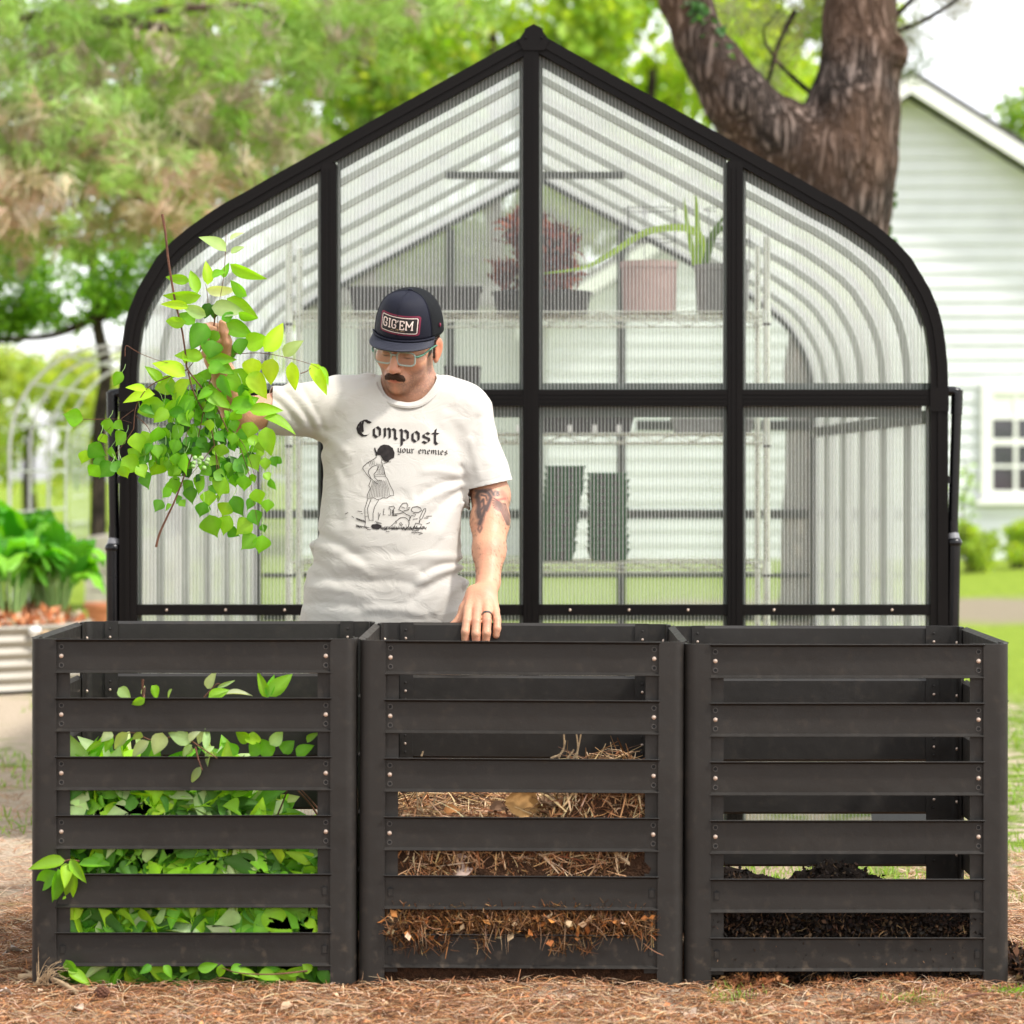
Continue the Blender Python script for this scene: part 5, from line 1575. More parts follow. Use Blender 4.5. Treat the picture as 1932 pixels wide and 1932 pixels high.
q3 = scatter(p, rand_dirs(n), rand_dirs(n), rng.uniform(.012, .03, n), rng.uniform(.010, .022, n), pick([(.45, .18, .05), (.50, .36, .22), (.30, .11, .03)], n), None)
v, f, c = merge([q1, q2, q3]); link('shredded_fringe', np_mesh('shredded_fringe', v, f, c), e, M['straw'])
# standing straws
for a, b, c_ in (((975, 722), (1030, 690), (1035, 610)), ((1010, 722), (1035, 670), (1040, 640)), ((1050, 722), (1068, 700), (1080, 682)), ((1078, 722), (1098, 680), (1092, 610)), ((1090, 722), (1103, 660), (1112, 612)),
                 ((385, 712), (390, 700), (393, 690)), ((368, 980), (368, 920), (362, 868)), ((380, 975), (385, 920), (412, 868)), ((425, 975), (440, 930), (452, 882)), ((395, 978), (385, 940), (372, 900))):
    pts = [P((640 + x/2.397)/1.00725, (1140 + y/2.397)/1.00725, .10) for x, y in (a, b, c_)]
    m = MB(); m.tube(catmull(pts, 5), [.0028]*3 + [.002]*8, 5); m.build('straw_stalk', M['dry_stick'], e)
# curled dry leaves (each its own thing)
def dry_leaf(p, size, rz, col, label, tilt=.4):
    n_ = 7; vs = []; cs = []
    for i in range(n_):
        t = i/(n_-1); w = .42*math.sin(PI*min(max(t, .02), .98)**.8) + .02
        for j in range(-3, 4):
            s_ = j/3; vs.append(((t-.5), s_*w, .55*(s_*w)**2*1.8 + .18*math.sin(t*3) + .07*math.sin(i*2.3 + j*1.7) + random.uniform(-.035, .035)))
    fs = [(i*7+j, i*7+j+1, i*7+j+8, i*7+j+7) for i in range(n_-1) for j in range(6)]
    Mx = Matrix.Translation(p) @ Euler((tilt, random.uniform(-.3, .3), rz)).to_matrix().to_4x4() @ Matrix.Scale(size, 4)
    V_ = np.array([(Mx @ Vector(v))[:] for v in vs])
    o = link('dry_leaf', np_mesh('dry_leaf', V_, np.array(fs), np.tile(col, (len(vs), 1))), None, M['straw'], True)
    return tag(o, label, 'leaf')
def c6(x, y): return ((640 + x/2.397)/1.00725, (1140 + y/2.397)/1.00725)
dry_leaf(P(*c6(850, 935), .06), .09, .3, (.42, .24, .09), 'large curled golden-brown dry leaf on top of the middle heap', 1.2)
dry_leaf(P(*c6(735, 965), .06), .05, -.2, (.26, .15, .09), 'small brown dry leaf left of the curled golden leaf on the middle heap', .5)
dry_leaf(P(*c6(960, 930), .06), .06, 1.1, (.24, .15, .09), 'folded dark dry leaf right of the curled golden leaf on the middle heap', .8)
dry_leaf(P(*c6(575, 1215), .03), .065, 0, (.38, .28, .23), 'flat greyish dry leaf in the middle of the middle heap face', 1.3)
dry_leaf(P(*c6(525, 970), .06), .04, .2, (.45, .20, .07), 'orange dry leaf behind the straw stalks of the middle heap', .6)
m = MB(); m.tube(catmull([P(*c6(1270, 1150), .02), P(*c6(1330, 1200), .018), P(*c6(1395, 1258), .02)], 5), [.006]*11, 7)
tag(m.build('stick', M['dry_stick'], None, True), 'pale stick slanting across the right of the middle heap', 'stick')
# --- right bin: dark compost
ex0, ex1 = fx(1292)+.062, fx(1905)-.062
def top3(x, y):
    u = (x - ex0)/(ex1-ex0)
    return .170 + .052*math.exp(-((u-.47)/.13)**2)*math.exp(-((y-.42)/.2)**2) + .02*math.sin(u*13) - .05*max(0, u-.75)*2
me = mound('compost', ex0, ex1, .034, .62, top3, None, seed=31, rough=.028, step=.014); me.materials.append(M['soil'])
e = empty('compost_heap', ((ex0+ex1)/2, .35, 0), 'low heap of crumbly black finished compost in the right bin', 'compost heap')
link('heap_core', me, e, None, True)
n = 4200; p = on_top(n, top3, ex0, ex1, .02, .6, .012); 
n2_ = 4600; pf = np.stack([rng.uniform(ex0, ex1, n2_), rng.uniform(.013, .024, n2_), rng.uniform(.015, .185, n2_)], 1)
p = np.concatenate([p, pf]); n = len(p)
q1 = scatter(p, rand_dirs(n), rand_dirs(n), rng.uniform(.004, .018, n), rng.uniform(.003, .012, n), pick([(.012, .008, .006), (.022, .014, .010), (.008, .006, .005), (.05, .028, .014)], n, .4), None)
n = 420; p = np.stack([rng.uniform(ex0, ex1, n), rng.uniform(.013, .022, n), rng.uniform(.02, .18, n)], 1); d = rand_dirs(n)
q2 = ribbons(p, d, rng.uniform(.01, .04, n), rng.uniform(.0008, .002, n), rng.uniform(-.004, .004, n), pick([(.16, .08, .04), (.30, .18, .09)], n))
v, f, c = merge([q1, q2]); link('crumbs', np_mesh('crumbs', v, f, c), e, M['straw'])
# rusty clumps spilling under the right and middle bins
def c7(x, y): return ((1240 + x/2.397)/1.00725, (1140 + y/2.397)/1.00725)
for (x, y, w, h_, lab) in ((370, 1720, 150, 60, 'crumbling rusty brown clump under the left end of the right bin'), (540, 1725, 130, 50, 'rusty brown clump of rotted wood under the right bin, second from the left'), (810, 1735, 130, 50, 'rounded rusty brown clump under the middle of the right bin'),
                           (1110, 1735, 200, 90, 'largest orange-brown rotted wood clump, under the right bin')):
    c = P(*c7(x, y+10), .01); k_ = DIST/FPX/2.397; 
    S2 = Sdf()
    for i in range(7): S2.ell(c + Vector((random.uniform(-.35, .35)*w*k_, random.uniform(-.005, .03), random.uniform(-.2, .25)*h_*k_)), (w*k_*.22*random.uniform(.7, 1.2), .022, h_*k_*.34*random.uniform(.7, 1.1)), .01)
    V_, F_ = S2.mesh(c - Vector((w*k_, .09, h_*k_)), c + Vector((w*k_, .12, h_*k_)), .005)
    V_ = V_ + (rng.random(V_.shape)-.5)*.006 + ((fbm(V_*70, 3, 3)-.5)*.030)[:, None]
    V_[:, 2] = (V_[:, 2] - .0)*.8
    cs = np.array([(.17, .06, .022)])*(.3 + 1.4*fbm(V_*60, 5, 2)[:, None])
    ns_ = 520; si = rng.integers(0, len(V_), ns_); ps_ = V_[si] + rng.normal(size=(ns_, 3))*.004
    ch = scatter(ps_, rand_dirs(ns_), rand_dirs(ns_), rng.uniform(.005, .018, ns_), rng.uniform(.003, .010, ns_), pick([(.30, .11, .035), (.16, .06, .025), (.42, .20, .08), (.06, .03, .015)], ns_, .3), None)
    rb_ = ribbons(ps_[:200], rand_dirs(200), rng.uniform(.01, .04, 200), rng.uniform(.0008, .002, 200), rng.uniform(-.004, .004, 200), pick([(.36, .16, .06), (.10, .05, .02)], 200))
    v_, f_, c_2 = merge([(V_, [F_], cs), ch, rb_]); v_[:, 1] = np.where(v_[:, 2] > .02, np.maximum(v_[:, 1], -.05), v_[:, 1])
    tag(link('rotted_clump', np_mesh('rotted_clump', v_, f_, c_2), None, M['straw']), lab, 'clump')
# litter in front, stuff
n = 42000
X_ = rng.uniform(-1.55, 1.45, n); Y_ = rng.uniform(-.75, 1.0, n)**1.0
keep = ~((Y_ > .02) & (X_ > fx(57)) & (X_ < fx(1905)) & (rng.random(n) < .8))
keep2 = (vnoise(np.stack([X_*4.2, Y_*7, X_*0], 1), 91)[keep] > .40) | (rng.random(keep.sum()) < .5)
X_, Y_ = X_[keep][keep2], Y_[keep][keep2]; n = len(X_)
p = np.stack([X_, Y_, ground_z(X_, Y_) + rng.uniform(.001, .012, n)], 1); d = rand_dirs(n); d[:, 2] *= .16
dens = vnoise(p*6, 44)
q1 = ribbons(p, d, rng.uniform(.02, .10, n), rng.uniform(.0010, .0024, n), rng.uniform(-.001, .012, n), pick([(.08, .04, .02), (.40, .20, .10), (.56, .36, .21), (.26, .11, .05), (.48, .22, .09), (.62, .46, .31), (.20, .10, .06)], n))
n = 4200; X_ = rng.uniform(-1.55, 1.45, n); Y_ = rng.uniform(-.75, .03, n)
p = np.stack([X_, Y_, ground_z(X_, Y_) + rng.uniform(.002, .010, n)], 1); nn_ = np.tile([0, 0, 1.0], (n, 1)) + rng.normal(size=(n, 3))*.35; d = rand_dirs(n); d[:, 2] *= .2
q2 = scatter(p, d, nn_, rng.uniform(.006, .028, n), rng.uniform(.005, .016, n), pick([(.44, .19, .08), (.55, .38, .25), (.28, .13, .06), (.14, .07, .04), (.60, .28, .12)], n), None)
n = 15000; X_ = np.concatenate([rng.uniform(-2.8, fx(57), n//2), rng.uniform(fx(1905), 2.4, n - n//2)]); Y_ = np.concatenate([.3 + 4.5*rng.random(n//2)**1.6, rng.uniform(.3, 2.3, n - n//2)])
p = np.stack([X_, Y_, ground_z(X_, Y_) + .004], 1); d = rand_dirs(n); d[:, 2] *= .16
q3 = ribbons(p, d, rng.uniform(.03, .10, n), rng.uniform(.0015, .003, n), rng.uniform(0, .008, n), pick([(.46, .24, .13), (.60, .42, .28), (.30, .15, .08), (.65, .50, .36)], n))
v, f, c = merge([q1, q2, q3]); tag(link('pine_needle_litter', np_mesh('litter', v, f, c), None, M['straw']), 'dry orange-brown pine needles and leaf scraps covering the ground', 'pine needles', kind='stuff')
# small crumbs of litter piled against the bin feet
def blades(n, X_, Y_, h0, h1, w, cols):
    p = np.stack([X_, Y_, ground_z(X_, Y_)], 1); d = np.tile([0, 0, 1.0], (n, 1)) + rng.normal(size=(n, 3))*.45
    return ribbons(p + d*0, d, rng.uniform(h0, h1, n), np.full(n, w), rng.uniform(-.01, .01, n), pick(cols, n))
GRS = [(.16, .30, .04), (.24, .40, .06), (.30, .44, .10)]
ps = []
for (px, py, n) in ((1370, 1885, 90), (1720, 1895, 120), (1910, 1880, 160), (1385, 1870, 40), (560, 1845, 30), (1940, 1700, 60), (1932, 1790, 40)):
    Y0 = (H*FPX/(py-888)) - DIST; X0 = P(px, py, Y0).x
    ps.append(blades(n, X0 + rng.normal(size=n)*.03, Y0 + rng.normal(size=n)*.025, .02, .06, .0022, GRS))
n = 9000; X_ = np.concatenate([rng.uniform(-2.6, -1.15, n//3), rng.uniform(1.05, 3.4, n - n//3)]); Y_ = rng.uniform(2.1, 8.5, n)
msk = vnoise(np.stack([X_*1.7, Y_*1.7, X_*0], 1), 77) > .45; X_, Y_ = X_[msk], Y_[msk]; n = len(X_)
ps.append(blades(n, X_, Y_, .03, .09, .006, GRS))
n = 1500; X_ = rng.uniform(.3, 1.3, n); Y_ = rng.uniform(1.3, 2.3, n)
ps.append(blades(n, X_, Y_, .02, .07, .004, GRS))
v, f, c = merge(ps); tag(link('grass', np_mesh('grass', v, f, c), None, M['leaf']), 'thin tufts of green grass and moss in the bare ground', 'grass', kind='stuff')
# weeds at lower right corner
Y0 = -.12; sprig('weed', 'small bright green weed in the lower right corner beside the right bin', [[(1890, 1905, 0), (1905, 1880, 0), (1925, 1872, 0)]],
    [(1890, 1890, 1870, 1880, 14, 'b'), (1900, 1885, 1880, 1895, 12, 'b'), (1905, 1880, 1925, 1865, 14, 'b'), (1910, 1890, 1935, 1892, 14, 'm'), (1900, 1895, 1915, 1912, 12, 'm'), (1920, 1875, 1945, 1880, 16, 'b'), (1885, 1878, 1895, 1865, 12, 'b'), (1925, 1885, 1945, 1905, 14, 'm')], cat='weed', Yd=Y0, jy=.02, twig=M['leaf'])
def ground_stick(pts, r, lab, mat=None):
    q = []
    for px, py, dz in pts:
        Yq = (H*FPX/(py-888)) - DIST; v_ = P(px, py, Yq); v_.z += dz + r; q.append(v_)
    m = MB(); c_ = catmull(q, 5); m.tube(c_, [r*(1-.35*i/len(c_)) for i in range(len(c_))], 9)
    tag(m.build('stick', mat or M['dry_stick'], None, True), lab, 'stick')
ground_stick([(37, 1853, .005), (75, 1858, .012), (110, 1868, .012), (145, 1882, .004)], .0075, 'thick pale stick on the needles at the foot of the left bin')
ground_stick([(568, 1892, .004), (620, 1903, .008), (700, 1910, .004)], .005, 'thin forked pale twig on the needles in front of the left bin')
ground_stick([(592, 1916, .003), (660, 1921, .004), (690, 1922, .002)], .005, 'short flat twig in the foreground below the thin pale twig')
ground_stick([(0, 1838, .004), (40, 1836, .006), (70, 1850, .004)], .004, 'short twig at the far left edge beside the thick pale stick')
ground_stick([(1780, 1905, .01), (1840, 1895, .02), (1885, 1885, .005)], .003, 'thin dark twig in front of the right bin near the weed', M['twig'])
# fine dry root tangle at left post
m = MB()
b0 = P(70, 1850, -.03)
for i in range(30):
    d_ = Vector((random.uniform(0, 1.2), random.uniform(-.4, .1), random.uniform(.0, .8))).normalized() * random.uniform(.03, .085)
    m.tube(catmull([b0 + Vector((random.uniform(-.01, .03), 0, -.01)), b0 + d_*.5 + Vector((0, random.uniform(-.01, .01), random.uniform(-.01, .02))), b0 + d_], 4), [.0009-.00007*k_ for k_ in range(9)], 4)
tag(m.build('root_tangle', M['dry_stick'], None), 'tangle of fine dry roots against the foot of the left post', 'dry roots')
# pine cone
m = MB(); c = P(193, 1885, H*FPX/(1885-888)-DIST); c.z += .014
for i in range(60):
    t = i/60; a = i*2.4; r_ = .0135*math.sin(PI*min(t*.9+.08, 1)); q = c + Vector(((t-.5)*.032, r_*math.cos(a), r_*math.sin(a)))
    m.sphere(q, (.004, .0035, .0035), 6, 4)
m.sphere(c, (.014, .011, .011), 10, 7)
tag(m.build('pine_cone', M['twig'], None), 'small dark pine cone on the needles in front of the left bin', 'pine cone')
for (px, py, s_, col, lab) in ((148, 1912, .035, (.55, .42, .32), 'pale tan dry leaf in the foreground below the pine cone'), (10, 1880, .03, (.60, .52, .46), 'whitish dry leaf at the lower left edge'), (24, 1805, .05, (.40, .36, .32), 'grey curled dry leaf on the ground left of the left bin'),
                             (733, 1870, .035, (.28, .14, .09), 'dark reddish dry leaf between the left and middle bins'), (545, 1912, .04, (.50, .34, .22), 'tan dry leaf in the foreground under the left bin'), (925, 1902, .03, (.48, .30, .18), 'light brown dry leaf in front of the middle bin'),
                             (1300, 1925, .045, (.56, .42, .32), 'beige dry leaf at the bottom edge in front of the right bin')):
    Yq = H*FPX/(py-888)-DIST; q = P(px, py, Yq); q.z += .008; dry_leaf(q, s_, random.uniform(0, 6), col, lab, .15)
# dark soil spill right of the right bin
n = 1800; X_ = fx(1905) + .03 + abs(rng.normal(size=n))*.06; Y_ = rng.uniform(-.02, .35, n)
p = np.stack([X_, Y_, .02*rng.random(n) + .03*np.exp(-((X_-fx(1930))/.05)**2)], 1)
v, f, c = scatter(p, rand_dirs(n), rand_dirs(n), rng.uniform(.006, .03, n), rng.uniform(.004, .02, n), pick([(.02, .012, .009), (.05, .028, .018), (.14, .07, .035)], n, .4))
tag(link('spilled_compost', np_mesh('spill', v, f, c), None, M['straw']), 'dark crumbs of compost spilled right of the right bin', 'compost crumbs', kind='stuff')

# ------------------------------------------------------------------ round corrugated planter, left
Yp = 9.1; kp = (Yp+DIST)/FPX; cpx = P(-78, 0, Yp).x; rp = 1.0*.72; cyp = Yp
e = empty('metal_planter', (cpx, cyp, 0), 'round cream corrugated metal planter on the left, behind the left bin', 'planter')
prof_c = []
for i in range(41):
    z = .02 + .33*i/40; prof_c.append((rp + .011*math.cos(i/40*2*PI*5), z))
vs = []; ns = 64
for r_, z in prof_c: vs += [(cpx + r_*math.cos(2*PI*j/ns), cyp + r_*math.sin(2*PI*j/ns), z) for j in range(ns)]
F_ = np.array([(i*ns+j, i*ns+(j+1) % ns, (i+1)*ns+(j+1) % ns, (i+1)*ns+j) for i in range(40) for j in range(ns)])
link('corrugated_wall', np_mesh('wall', np.array(vs), F_), e, M['cream_metal'], True)
m = MB(); m.tube([(cpx + rp*math.cos(a), cyp + rp*math.sin(a), .355) for a in np.linspace(0, 2*PI, 65)[:-1]], .012, 8, closed=True); m.build('rim', M['cream_metal'], e, True)
n = 2600; rr = rp*.97*np.sqrt(rng.random(n)); aa = rng.uniform(0, 2*PI, n)
p = np.stack([cpx + rr*np.cos(aa), cyp + rr*np.sin(aa), .33 + .10*(1-(rr/rp)**2) + .03*rng.random(n)], 1)
v, f, c = scatter(p, rand_dirs(n), rand_dirs(n, .6), rng.uniform(.03, .08, n), rng.uniform(.02, .06, n), pick([(.60, .22, .09), (.68, .30, .15), (.45, .16, .07), (.62, .48, .36)], n))
tag(link('bark_mulch', np_mesh('bark_mulch', v, f, c), None, M['straw']), 'terracotta-coloured bark mulch heaped in the round metal planter', 'mulch', kind='stuff')
m = MB(); m.tube([(cpx, cyp, .30), (cpx, cyp, .36)], [rp*.97, rp*.97], 40); m.build('soil', M['soil'], e)
for i, (px, py) in enumerate(((66, 1190), (84, 1197))):
    q = P(px, py, Yp-.55); m = MB(); m.sphere(q, (.035, .03, .025), 9, 6)
    tag(m.build('stone', M['white_paint'] if i == 0 else M['dry_stick'], None, True), ('whitish stone on the rim of the round metal planter' if i == 0 else 'yellowish stone beside the whitish one on the planter rim'), 'stone')
# big leafy plants in it
def big_plant(label, cx_, cy_, n, hmin, hmax, wid, spread, seed):
    rg = random.Random(seed); e = empty('broad_leaf_plant', (cx_, cy_, .38), label, 'plant', 'broad-leaved plants in the round metal planter')
    ps = []; m = MB()
    for i in range(n):
        a = rg.uniform(0, 2*PI); hh = rg.uniform(hmin, hmax); out = rg.uniform(.15, 1)*spread
        b = Vector((cx_ + .05*math.cos(a), cy_ + .05*math.sin(a), .38)); mid = b + Vector((out*.4*math.cos(a), out*.4*math.sin(a), hh*.62)); tip = b + Vector((out*1.25*math.cos(a), out*1.25*math.sin(a), hh*rg.uniform(.35, 1.0)))
        q = catmull([b, b.lerp(mid, .5) + Vector((0, 0, .02)), mid, mid.lerp(tip, .6) + Vector((0, 0, .05)), tip], 3); nq = len(q)
        m.tube(q[:6], .007, 5)
        col = rg.choice([(.08, .32, .02), (.14, .42, .03), (.22, .52, .05), (.07, .26, .02)])
        vs = []; side = Vector((-math.sin(a), math.cos(a), 0)); w0 = wid*rg.uniform(.7, 1.2)
        for k_ in range(4, nq):
            t = (k_-4)/(nq-5); w_ = w0*math.sin(PI*min(max(t**.7, .04), .98)); ru = .02*math.sin(k_*2.1+i)
            vs += [q[k_] - side*w_/2 + Vector((0, 0, .25*w_*.5+ru)), q[k_] - side*w_*.22 + Vector((0, 0, .03)), q[k_], q[k_] + side*w_*.22 + Vector((0, 0, .03)), q[k_] + side*w_/2 + Vector((0, 0, .25*w_*.5-ru))]
        nn_ = len(vs)//5
        F_ = np.array([(r_*5+s_, r_*5+s_+1, r_*5+s_+6, r_*5+s_+5) for r_ in range(nn_-1) for s_ in range(4)])
        ps.append((np.array([v_[:] for v_ in vs]), [F_], np.tile(np.array(col)*rg.uniform(.8, 1.25), (len(vs), 1))))
    m.build('stalk', M['leaf_stalk'], e, True)
    v, f, c = merge(ps); link('leaves', np_mesh('leaves', v, f, c), e, M['leaf'], True)
M['leaf_stalk'] = simple('pale_green_stalk', (.30, .48, .16), .5)
q = lambda px, Y: P(px, 0, Y).x
big_plant('tall broad-leaved green plant at the left of the round planter', q(20, 8.9), 8.9, 34, .40, .62, .20, .26, 1)
big_plant('broad-leaved green plant nearest the greenhouse in the round planter', q(105, 9.2), 9.2, 40, .34, .60, .19, .26, 2)
big_plant('leafy green plant at the back of the round planter', q(60, 9.5), 9.5, 30, .40, .66, .20, .28, 3)
big_plant('broad-leaved green plant partly cut off by the left edge', q(-60, 9.0), 9.0, 26, .4, .6, .2, .26, 4)
# ------------------------------------------------------------------ the man
def SP(px, py, Y): return np.array(P(px, py, Y)[:])
HC = Vector(SP(769, 650, 1.04))                    # head centre (between the ears, eye level)
HR = rotm(pitch=22, yaw=-15, roll=8)
HRn = np.array(HR)
def hl(x, y, z): return np.array((HC + HR @ Vector((x, y, z)))[:])   # head local -> world (x image right, -y forward, z up)
S = Sdf()
def hell(c, r, k=.012, op=1): S.ell(hl(*c), r, k, op, HRn)
def hcap(a, b, ra, rb=None, k=.008, op=1): S.cap(hl(*a), hl(*b), ra, rb, k, op)
hell((0, .018, .040), (.074, .096, .082), .01)
hell((0, -.030, -.018), (.061, .064, .082), .03)
hell((0, -.030, -.066), (.053, .057, .046), .03)
hell((0, -.076, -.098), (.023, .018, .018), .025)
for s in (-1, 1):
    hell((s*.044, -.056, -.022), (.024, .028, .024), .02)
    hcap((s*.012, -.087, .020), (s*.046, -.076, .021), .0090, .0075, .014)
for s in (-1, 1): hell((s*.031, -.108, .001), (.019, .019, .0135), .012, -1)
for s in (-1, 1): hell((s*.031, -.078, -.001), (.0150, .0140, .0135), .004)
hcap((0, -.092, .010), (0, -.117, -.034), .0085, .0125, .010)
for s in (-1, 1): hell((s*.0125, -.104, -.038), (.0085, .012, .0085), .006)
hell((0, -.088, -.066), (.030, .016, .020), .014)
hcap((-.014, -.097, -.0635), (.014, -.097, -.0635), .0055, .0055, .005)
hcap((-.015, -.097, -.0735), (.015, -.097, -.0735), .0060, .0060, .005)
for s in (-1, 1):
    e_M = np.array(HR @ Matrix.Rotation(R(-s*18), 3, 'Z') @ Matrix.Rotation(R(-10), 3, 'X'))
    S.ell(hl(s*.080, .018, -.008), (.008, .020, .032), .006, 1, e_M)
    S.ell(hl(s*.089, .012, -.004), (.006, .010, .018), .004, -1, e_M)
    S.ell(hl(s*.078, .010, -.036), (.006, .008, .010), .006, 1, e_M)
YS = 1.10
neck_b = SP(772, 742, 1.10)
S.cap(hl(0, .035, -.05), neck_b, .058, .064, .02)
SH_L, SH_R = SP(632, 762, 1.08), SP(878, 778, 1.10)     # shoulder joints: raised arm (image left), resting arm (image right)
S.cap(neck_b, SP(700, 752, 1.10), .062, .05, .04); S.cap(neck_b, SP(840, 760, 1.10), .062, .05, .04)
# raised arm
EL, WR = SP(452, 782, .98), SP(408, 676, .84)
S.chain([SH_L, (SH_L+EL)/2, EL], [.054, .049, .044], .02)
fm = EL + (WR-EL)*.35
S.chain([EL, fm, WR], [.043, .044, .029], .02)
# resting arm
EL2, WR2 = SP(926, 935, 1.07), SP(921, 1098, .885)
S.chain([SH_R, (SH_R+EL2)/2, EL2], [.056, .054, .050], .02)
S.chain([EL2, EL2 + (WR2-EL2)*.3, EL2 + (WR2-EL2)*.65, WR2], [.049, .050, .042, .030], .02)
# resting hand: palm lies on the top edge of the back panel, fingers hang over it
def fing(pts, rs, k=.004): S.chain([np.array(q[:]) if not isinstance(q, np.ndarray) else q for q in pts], rs, k)
zt = .818
Mp = np.array(Matrix.Identity(3))
S.chain([WR2, SP(912, 1128, .835)], [.030, .033], .015)
palm = [(883, .785), (900, .780), (918, .780), (934, .788)]
for px, Yk in palm:
    S.cap(SP(908 + (px-908)*.55, 1118, .84), SP(px, 1152, Yk), .020, .0125, .010)
tips = [((884, 1152, .785), (881, 1172, .752), (878, 1192, .738), (878, 1214, .742), .0118),
        ((900, 1151, .780), (899, 1173, .745), (898, 1196, .730), (899, 1219, .736), .0122),
        ((918, 1150, .780), (919, 1172, .745), (918, 1194, .731), (916, 1215, .737), .0116),
        ((934, 1152, .788), (938, 1170, .757), (938, 1186, .744), (936, 1199, .744), .0104)]
for a, b, c_, d, r_ in tips:
    fing([SP(*a), SP(*b), SP(*c_), SP(*d)], [r_*1.12, r_*1.0, r_*.98, r_*.86], .003)
fing([SP(893, 1120, .845), SP(877, 1148, .815), SP(866, 1172, .80), SP(852, 1181, .795)], [.019, .0145, .0120, .0095], .008)
# gripping hand around the stems
hc = SP(407, 648, .815)
S.ell(SP(412, 655, .835), (.028, .020, .042), .012)
S.cap(WR, SP(410, 660, .84), .030, .028, .015)
for i, (py, r_, dx) in enumerate(((618, .0115, 0), (635, .0120, -1), (652, .0115, -1), (668, .0102, 0))):
    fing([SP(428+dx, py+4, .850), SP(398+dx, py-2, .835), SP(386+dx, py+0, .808), SP(400+dx, py+5, .789), SP(413+dx, py+7, .797)], [r_*1.05, r_*1.05, r_, r_*.95, r_*.85], .003)
fing([SP(424, 668, .825), SP(428, 645, .800), SP(424, 626, .790), SP(419, 610, .790)], [.017, .0135, .0120, .0100], .005)
SB = Sdf()      # coarse rest of the body, inside the clothes
def sdf_to_mesh_obj(parts): pass
lo = [min(SP(360, 0, .7)[0], -.9), .66, H - (1235-888)*.00145]; hi = [SP(975, 0, 1.2)[0], 1.26, SP(0, 555, 1.0)[2]]
Vb, Fb = S.mesh(lo, hi, .0027, 14)
SB.pr = []
hip = SP(725, 1180, 1.10); zf = 0.0
SB.ell(SP(728, 960, 1.11), (.165, .10, .25), .05); SB.ell(hip, (.165, .11, .14), .05); SB.cap(SP(772, 745, 1.11), SP(740, 800, 1.12), .06, .09, .05)
SB.cap(SP(690, 770, 1.1), SP(820, 775, 1.11), .06, .06, .05)
for s in (-1, 1):
    hx = hip[0] + s*.095; SB.chain([np.array([hx, 1.10, .80]), np.array([hx+s*.02, 1.10, .47]), np.array([hx+s*.025, 1.12, .09])], [.090, .058, .040], .03)
    SB.cap([hx+s*.025, 1.12, .10], [hx+s*.03, 1.02, .045], .04, .035, .03)
Vc, Fc = SB.mesh([-.75, .8, 0.0], [.02, 1.35, 1.45], .012, 12)
# vertex colours
def skin_col(V_):
    n_ = len(V_); C = np.tile(np.array([.56, .285, .175]), (n_, 1))
    C *= (.90 + .20*fbm(V_*25, 2, 3))[:, None]; rd_ = np.clip(fbm(V_*38, 12, 2)-.45, 0, 1)[:, None]; C = C*(1-rd_*1.2) + np.array([.60, .21, .14])*rd_*1.2
    L_ = (V_ - np.array(HC[:])) @ HRn                       # head local coords
    def blob(c, r, col, amt):
        nonlocal C
        d = np.linalg.norm((L_ - np.array(c))/np.array(r), axis=1); w = np.clip(1.5-d*1.0, 0, 1)[:, None]*amt
        C = C*(1-w) + np.array(col)*w
    # stubble
    jaw = np.clip((-.030 - L_[:, 2])/.02, 0, 1) * np.clip((.055 - L_[:, 1])/.02, 0, 1) * np.clip((L_[:, 2] + .135)/.02, 0, 1) * (np.abs(L_[:, 0]) < .1) * np.clip((np.abs(L_[:, 0]) - .020)/.02 + (L_[:, 2] < -.075)*1.0, 0, 1)
    sp_ = (.45 + .55*(vnoise(V_*700, 8) > .35))
    w = (jaw*sp_*.72)[:, None]; C = C*(1-w) + np.array([.20, .12, .085])*w
    blob((0, -.104, -.070), (.014, .012, .0055), (.46, .12, .09), .8)
    blob((0, -.115, -.036), (.014, .012, .012), (.60, .25, .17), .5)
    for s in (-1, 1):
        blob((s*.086, .014, -.008), (.014, .03, .034), (.56, .20, .11), .7)
        blob((s*.045, -.085, -.030), (.018, .03, .018), (.58, .25, .15), .5)
        blob((s*.031, -.092, -.0065), (.013, .008, .0022), (.05, .025, .02), .75)     # lash line of the lowered lids
        blob((s*.030, -.098, .019), (.018, .014, .0050), (.06, .030, .020), .9)        # brow
    hair = (L_[:, 1] > -.012) & (L_[:, 2] > -.030) & (np.abs(L_[:, 0]) < .079) & (np.linalg.norm(L_, axis=1) < .14)
    C[hair] = (.05, .028, .018)
    return C
